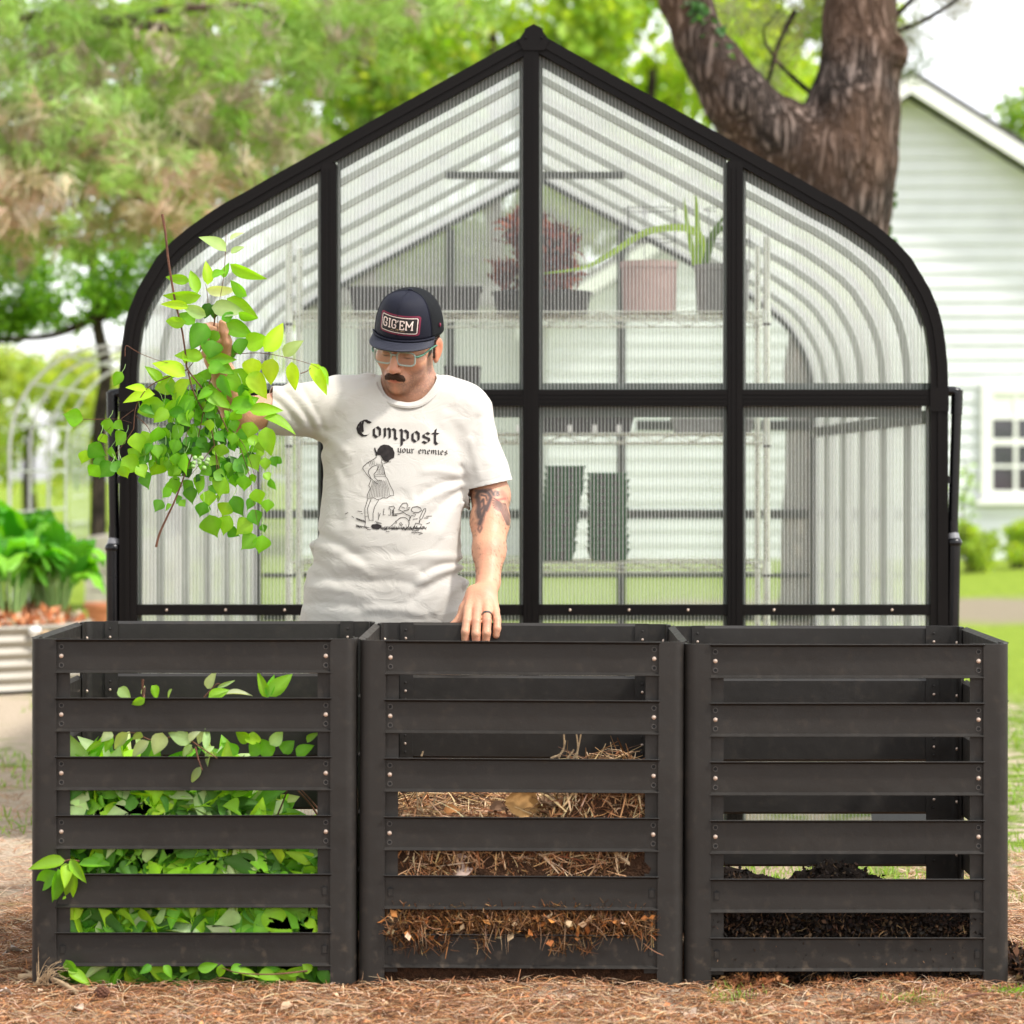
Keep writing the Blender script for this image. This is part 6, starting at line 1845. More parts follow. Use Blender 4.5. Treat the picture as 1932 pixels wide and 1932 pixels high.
# tattoos on the resting arm, drawn in the front projection (frame px)
def seg_d(px, py, a, b):
    a = np.array(a, float); b = np.array(b, float); ab = b-a; t = np.clip(((px-a[0])*ab[0] + (py-a[1])*ab[1])/max(ab@ab, 1e-9), 0, 1)
    return np.hypot(px - a[0] - t*ab[0], py - a[1] - t*ab[1])
def tattoo(V_, C):
    k_ = (V_[:, 1] + DIST)/FPX; px = V_[:, 0]/k_ + 1019; py = 888 - (V_[:, 2]-H)/k_
    arm = (px > 875) & (px < 975) & (py > 900) & (py < 1030) & (V_[:, 1] < 1.12)
    ink = np.zeros(len(V_)); red = np.zeros(len(V_))
    def st(pts, w, a=.9):
        nonlocal ink
        for p, q in zip(pts[:-1], pts[1:]): ink = np.maximum(ink, np.clip(1.4 - seg_d(px, py, p, q)/(w*1.9), 0, 1)*a)
    # cowled figure
    st([(899, 938), (903, 928), (912, 926), (921, 930), (926, 938), (922, 950), (917, 962)], 2.6); st([(902, 940), (904, 955), (902, 965), (904, 975)], 3.2); st([(908, 934), (917, 936), (919, 944)], 1.2)
    st([(905, 950), (912, 942), (913, 955), (907, 962)], 1.6); st([(916, 955), (912, 970), (908, 978)], 2.4); st([(904, 962), (908, 980), (905, 988)], 3.0)
    st([(905, 988), (902, 998), (905, 1004), (909, 996), (906, 988)], 1.2, .7); st([(898, 926), (925, 925), (932, 934)], 2.0, .8)
    # letters VB
    st([(928, 926), (931, 934), (934, 926)], .9); st([(937, 927), (937, 935), (940, 935), (942, 933), (940, 931), (937, 931), (940, 930), (941, 928), (937, 927)], .8)
    # fan flower
    for a in range(9):
        t = R(150 + a*17); st([(944, 948), (944 + 14*math.cos(t), 948 - 16*math.sin(t))], .9, .8); 
    for i in range(5): st([(940+i*3.2, 950), (949+i*2.8, 972), (957+i*1.0, 990)], .9, .75)
    st([(946, 928), (955, 940), (961, 955)], 2.6, .35)
    red = np.clip(1.4 - seg_d(px, py, (938, 943), (953, 941))/2.4, 0, 1)
    ink = (ink*arm)[:, None]; red = (red*arm)[:, None]*.7
    C = C*(1-red) + np.array([.55, .06, .05])*red
    return C*(1-ink) + np.array([.035, .035, .04])*ink
Cb = tattoo(Vb, skin_col(Vb))
v, f, c = merge([(Vb, [Fb], Cb), (Vc, [Fc], np.tile(np.array([.56, .285, .175]), (len(Vc), 1)))])
# drop parts of the coarse body that would poke out beside the fine one (arms and head live in the fine mesh)
man = empty('person', (hip[0], 1.10, 0), 'man in navy cap, glasses and printed white t-shirt raising a leafy branch behind the bins', 'person')
body = link('body', np_mesh('body', v, f, c), man, M['skin'], True)
mod = body.modifiers.new('smooth', 'SMOOTH'); mod.factor = .5; mod.iterations = 2

# ---------------- t-shirt
T = Sdf()
rows = [  # py, left px, right px, centre Y, half depth
    (712, 742, 802, 1.115, .062), (726, 700, 840, 1.11, .078), (742, 640, 884, 1.105, .088), (762, 610, 904, 1.10, .098), (800, 604, 896, 1.09, .112), (850, 607, 886, 1.08, .122), (900, 611, 877, 1.075, .130),
    (950, 608, 871, 1.068, .138), (1000, 600, 869, 1.062, .144), (1050, 591, 869, 1.060, .146), (1100, 579, 874, 1.060, .146), (1150, 570, 880, 1.062, .142), (1182, 569, 872, 1.066, .138), (1260, 572, 872, 1.066, .136)]
kS = (1.07 + DIST)/FPX
rz = np.array([H - (r_[0]-888)*kS for r_ in rows])[::-1]
rcx = np.array([((r_[1]+r_[2])/2-1019)*kS for r_ in rows])[::-1]; rhw = np.array([(r_[2]-r_[1])/2*kS for r_ in rows])[::-1]
rcy = np.array([r_[3] for r_ in rows])[::-1]; rhd = np.array([r_[4] for r_ in rows])[::-1]
def torso(p):
    z = p[:, 2]; cx_ = np.interp(z, rz, rcx); a = np.interp(z, rz, rhw); cy_ = np.interp(z, rz, rcy); b = np.interp(z, rz, rhd)
    u = np.abs(p[:, 0]-cx_)/a; w = np.abs(p[:, 1]-cy_)/b
    rr = (u**2.5 + w**2.5)**(1/2.5)
    d = (rr-1)*np.minimum(a, b)*.95
    return np.maximum(d, z - (rz[-1] + .004)) * .9
T.fn(torso, .01)
T.cap(SP(690, 748, 1.105), SP(650, 764, 1.095), .058, .070, .045)
T.cap(SP(835, 752, 1.105), SP(868, 772, 1.10), .060, .070, .045)
SLa, SLb = SP(640, 768, 1.085), SP(500, 776, 1.02)          # raised sleeve
T.cap(SLa, SLb, .078, .058, .035)
SRa, SRb = SP(872, 785, 1.10), SP(925, 935, 1.07)           # hanging sleeve
T.cap(SRa, SRb, .074, .066, .03)
Vs, Fs = T.mesh([SP(470, 0, 1.0)[0], .84, .70], [SP(985, 0, 1.1)[0], 1.30, 1.50], .0040, 12)
me = np_mesh('tshirt', Vs, Fs)
bm = bmesh.new(); bm.from_mesh(me)
def cut(co, no):   # removes the side the normal points to
    bmesh.ops.bisect_plane(bm, geom=bm.verts[:] + bm.edges[:] + bm.faces[:], plane_co=co, plane_no=no, clear_outer=True)
cut(Vector((0, 0, H - (1179-888)*kS)), Vector((.02, 0, -1)))
# sleeve mouths: only affect geometry near the sleeve
def local_cut(co, no, sel):
    co, no = Vector(co), Vector(no).normalized()
    geo = [v for v in bm.verts if sel(v.co)]
    gs = set(geo); ed = [e_ for e_ in bm.edges if e_.verts[0] in gs and e_.verts[1] in gs]; fc = [f_ for f_ in bm.faces if all(v in gs for v in f_.verts)]
    bmesh.ops.bisect_plane(bm, geom=geo + ed + fc, plane_co=co, plane_no=no, clear_outer=True)
local_cut(SP(505, 770, 1.03), Vector((-1, -.25, .22)), lambda c_: c_.x < SP(575, 0, 1.05)[0])
local_cut(SP(922, 915, 1.08), Vector((.12, 0, -1)).normalized() + Vector((.10, 0, 0)), lambda c_: c_.x > SP(886, 0, 1.05)[0] - .0 and c_.z < SP(0, 870, 1.08)[2] and c_.x > SP(878, 0, 1.07)[0])
# neck hole
NA, ND = Vector(SP(771, 722, 1.060)), Vector((.03, -.38, 1)).normalized()
RN = .083
def nk(c_):
    d = Vector(c_) - NA; h_ = d.dot(ND); return (d - ND*h_).length, h_
dele = [v for v in bm.verts if nk(v.co)[0] < RN*1.0 and nk(v.co)[1] > -.16 and v.co.z > 1.33]
bmesh.ops.delete(bm, geom=dele, context='VERTS')
bmesh.ops.delete(bm, geom=[v for v in bm.verts if not v.link_faces], context='VERTS')
bm.normal_update()
# folds: ridges along lines, in frame px: (x0,y0,x1,y1,width_px,height_m)
FOLDS = [(870, 905, 790, 935, 9, .010), (868, 915, 775, 965, 8, -.007), (868, 925, 800, 990, 9, .008), (866, 900, 800, 890, 8, -.006), (870, 940, 830, 1010, 8, -.005),
         (505, 745, 560, 800, 6, .006), (520, 742, 575, 800, 6, -.006), (535, 738, 590, 806, 6, .006), (552, 735, 600, 800, 7, -.006), (570, 735, 612, 815, 7, .006),
         (612, 745, 596, 800, 7, -.005), (610, 840, 650, 900, 9, .005), (608, 820, 660, 860, 8, -.005), (690, 735, 640, 770, 10, -.004), (600, 1010, 690, 1060, 10, .006), (598, 1030, 700, 1085, 9, -.005),
         (872, 1062, 800, 1080, 8, .009), (870, 1070, 790, 1100, 8, -.008), (868, 1080, 780, 1130, 10, .009), (865, 1055, 740, 1060, 9, -.005), (870, 1100, 820, 1150, 9, -.006), (600, 1090, 720, 1105, 10, .005),
         (590, 1110, 700, 1130, 9, -.004), (700, 1095, 800, 1110, 9, .005), (582, 1140, 690, 1150, 9, .004), (690, 1150, 800, 1160, 8, -.005), (650, 1070, 780, 1078, 9, -.004), (640, 1050, 760, 1046, 9, .004),
         (900, 790, 880, 860, 8, .005), (912, 800, 900, 880, 8, -.004), (885, 830, 905, 900, 7, -.004), (870, 880, 880, 905, 6, .006), (930, 850, 935, 905, 8, .004), (760, 935, 700, 945, 12, .003), (820, 800, 870, 850, 12, .004), (836, 780, 880, 810, 10, -.004),
         (620, 880, 640, 980, 12, .004), (640, 900, 660, 1000, 12, -.003), (590, 1060, 640, 1100, 9, .005)]
co = np.array([v.co[:] for v in bm.verts]); no = np.array([v.normal[:] for v in bm.verts])
k_ = (co[:, 1] + DIST)/FPX; px = co[:, 0]/k_ + 1019; py = 888 - (co[:, 2]-H)/k_
disp = np.zeros(len(co))
for x0, y0, x1, y1, w, h_ in FOLDS:
    a = np.array([x0, y0], float); ab = np.array([x1-x0, y1-y0], float); t = np.clip(((px-x0)*ab[0] + (py-y0)*ab[1])/(ab@ab), 0, 1)
    bow = np.sin(t*PI)*6
    dd = np.hypot(px - x0 - t*ab[0], py - y0 - t*ab[1] + bow); disp += 2.6*h_*np.exp(-(dd/w)**2)*(.35+.65*np.sin(PI*np.clip(1-t*.9, 0, 1)*.5+.2))
disp += (fbm(co*np.array([9, 9, 14]), 61, 3)-.5)*.018 + (fbm(co*np.array([16, 16, 40]), 62, 2)-.5)*.006*np.clip((1.05-co[:, 2])/.15, 0, 1)
# sleeves creases around the raised arm
disp = np.where(no[:, 1] < .3, disp, disp*.3)
co2 = co + no*disp[:, None]
for v_, c_ in zip(bm.verts, co2): v_.co = c_
bm.to_mesh(me); bm.free()
shirt = link('tshirt', me, man, M['fabric'], True)
md = shirt.modifiers.new('sm', 'SMOOTH'); md.factor = .5; md.iterations = 1
md = shirt.modifiers.new('thick', 'SOLIDIFY'); md.thickness = .003; md.offset = -1
# collar rib
pts = []
bvS = None
dg = bpy.context.evaluated_depsgraph_get(); ev = shirt.evaluated_get(dg); mes = ev.to_mesh()
bvS = BVHTree.FromPolygons([v.co[:] for v in mes.vertices], [tuple(p.vertices) for p in mes.polygons])
ev.to_mesh_clear()
ax1 = ND.cross(Vector((0, 1, 0))).normalized(); ax2 = ND.cross(ax1).normalized()
for i in range(56):
    a = 2*PI*i/56; o = NA + (ax1*math.cos(a) + ax2*math.sin(a))*(RN+.004)
    hit = bvS.ray_cast(o + ND*.15, -ND)
    pts.append(hit[0] if hit[0] is not None else o)
zz = [(p - NA).dot(ND) for p in pts]
zz = [np.median([zz[(i+j) % 56] for j in range(-4, 5)]) for i in range(56)]; zz = [sum(zz[(i+j) % 56] for j in range(-3, 4))/7 for i in range(56)]
m = MB(); vs = []
for i in range(56):
    a = 2*PI*i/56; rad_ = ax1*math.cos(a) + ax2*math.sin(a); b = NA + ND*(zz[i])
    vs += [b + rad_*(RN+.012) + ND*(-.002), b + rad_*(RN+.010) + ND*.0035, b + rad_*(RN-.002) + ND*.0075, b + rad_*(RN-.0075) + ND*.0085, b + rad_*(RN-.0085) + ND*.006, b + rad_*(RN-.002) + ND*.001]
m.add(vs, [(i*6+k_, ((i+1) % 56)*6+k_, ((i+1) % 56)*6+(k_+1) % 6, i*6+(k_+1) % 6) for i in range(56) for k_ in range(6)])
m.build('collar', M['rib'], shirt, True)

# ---------------- printed artwork on the shirt
class Ink:
    def __init__(s): s.t = []          # triangles in frame px
    def quad(s, a, b, c_, d): s.t += [(a, b, c_), (a, c_, d)]
    def stroke(s, pts, w, taper=False):
        pts = [np.array(p, float) for p in pts]
        q = [pts[0]]
        for a, b in zip(pts[:-1], pts[1:]):
            n_ = max(1, int(np.linalg.norm(b-a)/5))
            q += [a + (b-a)*(i+1)/n_ for i in range(n_)]
        N_ = len(q)
        L_, R_ = [], []
        for i in range(N_):
            t_ = q[min(i+1, N_-1)] - q[max(i-1, 0)]; t_ = t_/max(np.linalg.norm(t_), 1e-6); nn = np.array([-t_[1], t_[0]])
            ww = w*(1 if not taper else .35 + .65*math.sin(PI*i/max(N_-1, 1)))/2
            L_.append(q[i] + nn*ww); R_.append(q[i] - nn*ww)
        for i in range(N_-1): s.quad(L_[i], L_[i+1], R_[i+1], R_[i])
    def nib(s, pts, nv):
        pts = [np.array(p, float) for p in pts]; nv = np.array(nv, float)/2
        for a, b in zip(pts[:-1], pts[1:]):
            n_ = max(1, int(np.linalg.norm(b-a)/5))
            for i in range(n_):
                p, q = a + (b-a)*i/n_, a + (b-a)*(i+1)/n_
                s.quad(p-nv, q-nv, q+nv, p+nv)
    def fill(s, pts):
        pts = [np.array(p, float) for p in pts]
        from mathutils.geometry import tessellate_polygon
        for t in tessellate_polygon([[Vector((p[0], p[1], 0)) for p in pts]]):
            tri = [pts[i] for i in t]
            def sub(a, b, c_, d):
                if d == 0 or max(np.linalg.norm(a-b), np.linalg.norm(b-c_), np.linalg.norm(a-c_)) < 6: s.t.append((a, b, c_)); return
                ab, bc, ca = (a+b)/2, (b+c_)/2, (c_+a)/2
                sub(a, ab, ca, d-1); sub(ab, b, bc, d-1); sub(ca, bc, c_, d-1); sub(ab, bc, ca, d-1)
            sub(*tri, 3)
    def build(s, name, bvh, parent, mat, off=.0016, origin=None):
        V_, F_ = [], []
        cen = np.array(camo.location[:])
        for t in s.t:
            hit = []
            for p in t:
                w = P(p[0], p[1], .6)
                h_ = bvh.ray_cast(w, (w - Vector((0, -DIST, H))).normalized())
                if h_[0] is None: break
                hit.append(h_[0] + Vector((0, -off, 0)))
            if len(hit) == 3: 
                b = len(V_); V_ += [q[:] for q in hit]; F_.append((b, b+1, b+2))
        return link(name, np_mesh(name, np.array(V_), np.array(F_)), parent, mat)
GL = {  # broad-nib letters, x-height 1, baseline 0; y up
 'C': (1.25, [[(1.08, 1.28), (.80, 1.48), (.55, 1.42), (.28, 1.12), (.14, .72), (.26, .28), (.58, .02), (.92, .10), (1.12, .32)], [(.60, 1.42), (.52, .9), (.56, .35)], [(.86, 1.42), (1.20, 1.30)], [(.38, 1.3), (.34, .2)]]),
 'o': (.80, [[(.14, .80), (.14, .22), (.38, .02), (.62, .22), (.62, .80), (.38, 1.0), (.14, .80)]]),
 'm': (1.25, [[(.10, .95), (.16, .85), (.16, .18), (.06, .05)], [(.16, .82), (.38, 1.0), (.54, .85), (.54, .12)], [(.54, .82), (.78, 1.0), (.96, .85), (.96, .18), (1.10, .04)]]),
 'p': (.84, [[(.05, 1.02), (.18, .90), (.18, -.45), (.05, -.55)], [(.18, .82), (.42, 1.0), (.66, .80), (.66, .22), (.42, .02), (.18, .16)]]),
 's': (.72, [[(.60, .88), (.38, 1.0), (.14, .80), (.16, .60), (.56, .46), (.60, .22), (.36, .02), (.08, .16)]]),
 't': (.62, [[(.34, 1.42), (.28, 1.0), (.28, .22), (.42, .03), (.60, .16)], [(.05, 1.0), (.56, 1.02)]]),
 'y': (.82, [[(.08, 1.0), (.16, .90), (.16, .22), (.38, .04), (.62, .2)], [(.62, 1.02), (.64, -.10), (.40, -.42), (.08, -.38)]]),
 'u': (.84, [[(.06, 1.0), (.16, .88), (.16, .20), (.36, .02), (.60, .18)], [(.62, 1.0), (.62, .16), (.78, .04)]]),
 'r': (.62, [[(.06, 1.0), (.18, .88), (.18, .14), (.30, .02)], [(.18, .80), (.42, 1.0), (.56, .88)]]),
 'e': (.72, [[(.16, .46), (.58, .66), (.56, .84), (.38, 1.0), (.15, .80), (.15, .22), (.36, .02), (.60, .18)]]),
 'n': (.84, [[(.06, 1.0), (.16, .86), (.16, .14), (.06, .04)], [(.16, .82), (.40, 1.0), (.62, .82), (.62, .16), (.76, .04)]]),
 'i': (.42, [[(.06, 1.0), (.18, .88), (.18, .16), (.32, .03)], [(.16, 1.30), (.24, 1.38)]]),
 ' ': (.62, [])}
def write(ink, text, x, y, s_, slope, nibw, track=1.0):
    cx_ = 0
    for ch in text:
        w, st = GL[ch]
        for pl in st:
            q = [(x + (cx_ + a)*s_*track, y + (cx_+a)*s_*track*slope - b*s_) for a, b in pl]
            ink.nib(q, (nibw*.80, -nibw*.55))
        cx_ += w + .06
    return cx_*s_*track
ink = Ink()
write(ink, 'Compost', 671, 821, 20.5, .118, 5.6, 1.16)
write(ink, 'your enemies', 750, 853.5, 8.2, .055, 2.1, 1.19)
def cg(x, y): return ((630 + x/7.43)/1.00725, (780 + y/7.43)/1.00725)
def st(w, *pts): ink.stroke([cg(*p) for p in pts], w)
ink.fill([cg(*p) for p in [(600, 540), (615, 520), (640, 590), (655, 545), (690, 500), (740, 480), (810, 490), (865, 530), (892, 600), (885, 665), (835, 690), (800, 722), (760, 722), (725, 695), (690, 632), (650, 625), (632, 655), (620, 600)]])
W1, W2 = .95, .6
st(W1, (712, 690), (703, 735), (745, 748), (772, 735), (800, 725), (838, 725)); st(W1, (640, 655), (592, 690), (505, 742), (450, 790), (442, 822), (495, 900), (558, 968))
st(W1, (640, 770), (580, 790), (530, 835), (520, 885), (560, 960), (620, 1020), (660, 1040)); st(W1, (665, 790), (640, 850), (600, 900), (612, 950), (650, 985), (715, 985))
st(W1, (710, 745), (738, 820), (752, 880), (765, 935)); st(W2, (600, 912), (680, 905), (755, 900)); st(W2, (608, 936), (690, 930), (765, 930))
for a in range(5): st(W2, (640 + a*18, 745 + a*5), (655 + a*20, 820), (660 + a*22, 895))
for a in range(4): st(W2, (520 + a*26, 735 - a*12), (545 + a*20, 790 - a*6))
st(W1, (560, 975), (528, 1060), (548, 1098), (508, 1190), (506, 1242), (600, 1232), (640, 1258), (690, 1250), (725, 1232), (780, 1236), (835, 1200), (880, 1202), (872, 1140), (828, 1060), (790, 965), (765, 935))
for a in range(13):
    x0 = 585 + a*15; st(W2, (x0, 985 + 8*(a % 2)), (555 + a*21, 1110), (532 + a*24, 1225 - max(0, a-9)*8))
st(W1, (515, 1245), (472, 1380), (474, 1500), (480, 1580)); st(W1, (560, 1250), (510, 1380), (516, 1465), (532, 1550)); st(W1, (668, 1262), (610, 1360), (588, 1450), (588, 1560))
st(W2, (475, 1498), (515, 1490)); st(W2, (530, 1552), (590, 1548)); st(W1, (480, 1580), (470, 1640), (510, 1680), (560, 1685))
ink.fill([cg(*p) for p in [(570, 1610), (640, 1600), (705, 1620), (710, 1650), (660, 1680), (580, 1670), (560, 1640)]])
st(W1, (660, 1440), (670, 1500), (660, 1545)); st(W1, (690, 1450), (672, 1500)); st(W1, (742, 1385), (735, 1440), (730, 1475), (760, 1472))
st(1.2, (840, 1400), (815, 1390), (815, 1360), (850, 1355), (880, 1350), (892, 1378), (875, 1400), (880, 1480)); st(W1, (840, 1400), (835, 1478), (800, 1476)); st(1.6, (868, 1400), (862, 1480), (925, 1480))
# bones and foliage heap
st(1.2, (950, 1400), (980, 1345), (1010, 1310), (1060, 1305), (1080, 1340), (1060, 1380), (1110, 1370), (1090, 1400), (1000, 1425), (950, 1400)); st(W1, (985, 1360), (1040, 1380)); st(1.2, (890, 1462), (960, 1455), (1020, 1440), (1060, 1470), (1110, 1490), (1105, 1560))
st(1.2, (1130, 1390), (1150, 1365), (1210, 1355), (1255, 1375), (1275, 1410), (1230, 1440), (1170, 1440), (1130, 1420), (1130, 1390)); st(W1, (1150, 1450), (1190, 1470), (1175, 1495), (1130, 1480), (1110, 1530))
th = np.linspace(0, 2*PI, 22)
st(1.1, *[(1010 + 88*math.cos(a), 1592 + 84*math.sin(a)) for a in np.linspace(-2.6, 1.2, 18)]); st(W1, (930, 1545), (890, 1590), (830, 1640), (850, 1665)); 
st(W1, *[(980 + (30-a*3)*math.cos(a*1.1), 1600 + (30-a*3)*math.sin(a*1.1)) for a in range(9)]); st(W1, (900, 1560), (925, 1580), (905, 1600)); st(W2, (1050, 1610), (1060, 1640)); st(W1, (850, 1620), (880, 1650), (900, 1625))
# trowel
st(1.0, (1310, 1385), (1332, 1382), (1330, 1420), (1285, 1520), (1262, 1540), (1245, 1520), (1290, 1420), (1310, 1385)); st(1.4, (1250, 1540), (1240, 1590)); st(1.1, (1190, 1590), (1278, 1608), (1230, 1690), (1145, 1700), (1190, 1590)); st(W2, (1210, 1620), (1190, 1670))
# ground ticks
for a, b in (((365, 1420), (430, 1428)), ((415, 1455), (445, 1462)), ((190, 1465), (235, 1440)), ((285, 1490), (318, 1518)), ((1340, 1495), (1420, 1490)), ((1310, 1518), (1370, 1516)), ((1340, 1600), (1390, 1582)), ((1150, 1535), (1215, 1528)), ((770, 1705), (820, 1712)), ((1235, 1750), (1290, 1732)), ((900, 1475), (935, 1478))): st(1.0, a, b)
rgi = random.Random(3)
for i in range(14): x = 345 + i*9; st(.8, (x, 1515 + i*3), (x+10, 1535 + i*3 - rgi.uniform(0, 20)), (x+14, 1545 + i*3))
for i in range(16): x = 345 + i*12; st(.9, (x, 1610 + i*3), (x + 16, 1650 + rgi.uniform(-12, 12)), (x+20, 1625 + i*2))
for i in range(58): x = 690 + i*11; st(1.0, (x, 1640 + rgi.uniform(-10, 20)), (x + rgi.uniform(4, 16), 1680 + rgi.uniform(-12, 14)), (x + rgi.uniform(8, 24), 1650 + rgi.uniform(-8, 24)))
for i in range(9): x = 1130 + i*16; st(1.0, (x, 1715 + rgi.uniform(-6, 6)), (x+12, 1730 + rgi.uniform(-6, 6)))
for i in range(5): st(.9, (620 + i*18, 1560 + i*6), (650 + i*14, 1600))
dg = bpy.context.evaluated_depsgraph_get(); ev = shirt.evaluated_get(dg); mes = ev.to_mesh()
bvS = BVHTree.FromPolygons([v.co[:] for v in mes.vertices], [tuple(p.vertices) for p in mes.polygons]); ev.to_mesh_clear()
ink.build('shirt_print', bvS, shirt, M['ink'])

# ---------------- shorts and shoes (behind the bins)
K = Sdf(); K.ell(hip, (.178, .125, .13), .05)
for s in (-1, 1):
    hx = hip[0] + s*.095; K.cap([hx, 1.10, .78], [hx+s*.02, 1.10, .50], .106, .092, .03)
Vk, Fk = K.mesh([-.8, .85, .42], [.05, 1.35, .90], .010, 12)
me = np_mesh('shorts', Vk, Fk); bm = bmesh.new(); bm.from_mesh(me)
bmesh.ops.bisect_plane(bm, geom=bm.verts[:]+bm.edges[:]+bm.faces[:], plane_co=(0, 0, .50), plane_no=(0, 0, -1), clear_outer=True)
bmesh.ops.bisect_plane(bm, geom=bm.verts[:]+bm.edges[:]+bm.faces[:], plane_co=(0, 0, .85), plane_no=(0, 0, 1), clear_outer=True)
bm.to_mesh(me); bm.free(); link('shorts', me, man, M['khaki'], True)
for s in (-1, 1):
    hx = hip[0] + s*.12; K = Sdf(); K.cap([hx, 1.13, .06], [hx+s*.01, .98, .045], .050, .046, .03); K.cap([hx, 1.13, .06], [hx, 1.13, .12], .05, .048, .02)
    Vk, Fk = K.mesh([hx-.1, .9, -.01], [hx+.12, 1.22, .18], .008, 12); Vk[:, 2] = np.maximum(Vk[:, 2], .004); link('shoe', np_mesh('shoe', Vk, Fk), man, M['shoe'], True)

# ---------------- cap
def cap_pt(a, t, off=0.0):
    """a: angle round the head (0 = front), t: 0 rim .. 1 top; returns head-local point"""
    rx, ry, hz = .0915 + off, .108 + off, .112 + off
    ang = t*PI/2; front = max(0, math.cos(a))
    c_ = math.cos(ang)**(.72 - .16*front); s_ = math.sin(ang)**(1.0)
    return Vector((rx*math.sin(a)*c_, .014 - ry*math.cos(a)*c_, .038 + hz*s_ + .010*front*math.sin(ang*2)**2))
cp = None
def cap_surface(a0, a1, n_a, off, t0=0, t1=1, nt=16):
    vs = []; 
    for i in range(n_a+1):
        for j in range(nt+1):
            p = cap_pt(a0 + (a1-a0)*i/n_a, t0 + (t1-t0)*j/nt, off); vs.append(hl(*p))
    return vs, [(i*(nt+1)+j, (i+1)*(nt+1)+j, (i+1)*(nt+1)+j+1, i*(nt+1)+j+1) for i in range(n_a) for j in range(nt)]
m = MB(); vs, fs = cap_surface(-R(62), R(62), 30, 0); m.add(vs, fs, 0); vs, fs = cap_surface(R(62), 2*PI-R(62), 44, -.0006); m.add(vs, fs, 1)
cp = m.build('cap', [M['cap'], M['cap_mesh']], man, True)
for p_ in cp.data.polygons: p_.use_smooth = True
md = cp.modifiers.new('t', 'SOLIDIFY'); md.thickness = .0025; md.offset = -1
m = MB(); m.sphere(hl(*cap_pt(0, 1.0, .001)), (.007, .007, .004), 10, 6)
m.build('cap_button', M['cap'], cp, True)
m = MB()
for a in (0, R(62), -R(62)): m.tube([hl(*cap_pt(a, t, .0006)) for t in np.linspace(0, 1, 22)], .0009, 5)
m.tube([hl(*(cap_pt(a, 0.015, .0035))) for a in np.linspace(-R(66), R(66), 30)], .0030, 8)
m.build('cap_seam', M['cap'], cp, True)
# brim
vs = []; nA, nB = 30, 8
for i in range(nA+1):
    a = R(-68) + R(136)*i/nA
    b0 = cap_pt(a, 0.0, .0005)
    for j in range(nB+1):
        t = j/nB; reach = .062*max(0, math.cos(a*1.18))**.62
        q = Vector((b0.x*(1 + .04*t), b0.y - reach*t, b0.z - .002 - .016*t*t*0 - .008*(abs(math.sin(a))**2)*t - .004*t - .6*(b0.x**2)*t))
        vs.append(hl(*q))
m = MB(); m.add(vs, [(i*(nB+1)+j, (i+1)*(nB+1)+j, (i+1)*(nB+1)+j+1, i*(nB+1)+j+1) for i in range(nA) for j in range(nB)])
br = m.build('brim', M['brim'], cp, True); md = br.modifiers.new('t', 'SOLIDIFY'); md.thickness = .0035; md.offset = 0
# stitching rows on the brim
m = MB()
for tt in (.3, .45, .6, .75, .9):
    m.tube([Vector(vs[i*(nB+1)]).lerp(Vector(vs[i*(nB+1)+nB]), tt) + HR @ Vector((0, 0, .0019)) for i in range(3, nA-2)], .0004, 4)
m.build('stitching', M['cap'], br)
# patch
cv = [v[:] for v in cap_surface(-R(80), R(80), 60, 0, nt=40)[0]]; 
bvC = BVHTree.FromPolygons(*[cap_surface(-R(85), R(85), 60, 0, nt=40)[i] for i in (0, 1)])
def on_cap(u, v_, off):
    """u,v in metres on the front of the crown, v up from the patch centre"""
    o = Vector(hl(u*1.0 + .003, -.20, .0830 + v_ - u*.06)); d = HR @ Vector((0, 1, 0))
    h_ = bvC.ray_cast(o, d); return (h_[0] if h_[0] is not None else o) - d*off
def uv_mesh(name, tris, off, mat, parent):
    V_, F_ = [], []
    for t in tris:
        b = len(V_); V_ += [on_cap(p[0], p[1], off)[:] for p in t]; F_.append((b, b+1, b+2))
    return link(name, np_mesh(name, np.array(V_), np.array(F_)), parent, mat)
def rrect(w, h_, r_, n_=6):
    out = []
    for cx_, cy_, a0 in ((w/2-r_, h_/2-r_, 0), (-w/2+r_, h_/2-r_, 90), (-w/2+r_, -h_/2+r_, 180), (w/2-r_, -h_/2+r_, 270)):
        out += [(cx_ + r_*math.cos(R(a0+90*i/n_)), cy_ + r_*math.sin(R(a0+90*i/n_))) for i in range(n_+1)]
    return out
def rr_tris(w, h_, r_):
    tr = []; nx_, ny_ = 16, 8
    for i in range(nx_):
        for j in range(ny_):
            a, b = -w/2 + w*i/nx_, -w/2 + w*(i+1)/nx_; c_, d = -h_/2 + h_*j/ny_, -h_/2 + h_*(j+1)/ny_
            q = [(a, c_), (b, c_), (b, d), (a, d)]
            q = [(x, y) if (abs(x) < w/2-r_*.3 or abs(y) < h_/2-r_*.3) else (x*(1-r_*.3/(w/2)), y*(1-r_*.3/(h_/2))) for x, y in q]
            tr += [(q[0], q[1], q[2]), (q[0], q[2], q[3])]
    return tr
PW, PH = .110, .052
uv_mesh('patch', rr_tris(PW, PH, .007), .0012, M['maroon'], cp)
uv_mesh('patch_field', rr_tris(PW-.007, PH-.007, .006), .0018, M['patch'], cp)
def line_tris(pts, w, closed=False):
    tr = []; pts = [np.array(p) for p in pts]; n_ = len(pts)
    for i in range(n_ if closed else n_-1):
        a, b = pts[i], pts[(i+1) % n_]; L_ = np.linalg.norm(b-a)
        if L_ < 1e-7: continue
        m_ = max(1, int(L_/.006)); d = (b-a)/L_; nn = np.array([-d[1], d[0]])*w/2
        for k_ in range(m_):
            p, q = a + (b-a)*k_/m_, a + (b-a)*(k_+1)/m_; tr += [(p-nn, q-nn, q+nn), (p-nn, q+nn, p+nn)]
    return tr
tr = line_tris(rrect(PW-.012, PH-.012, .004), .0017, True)
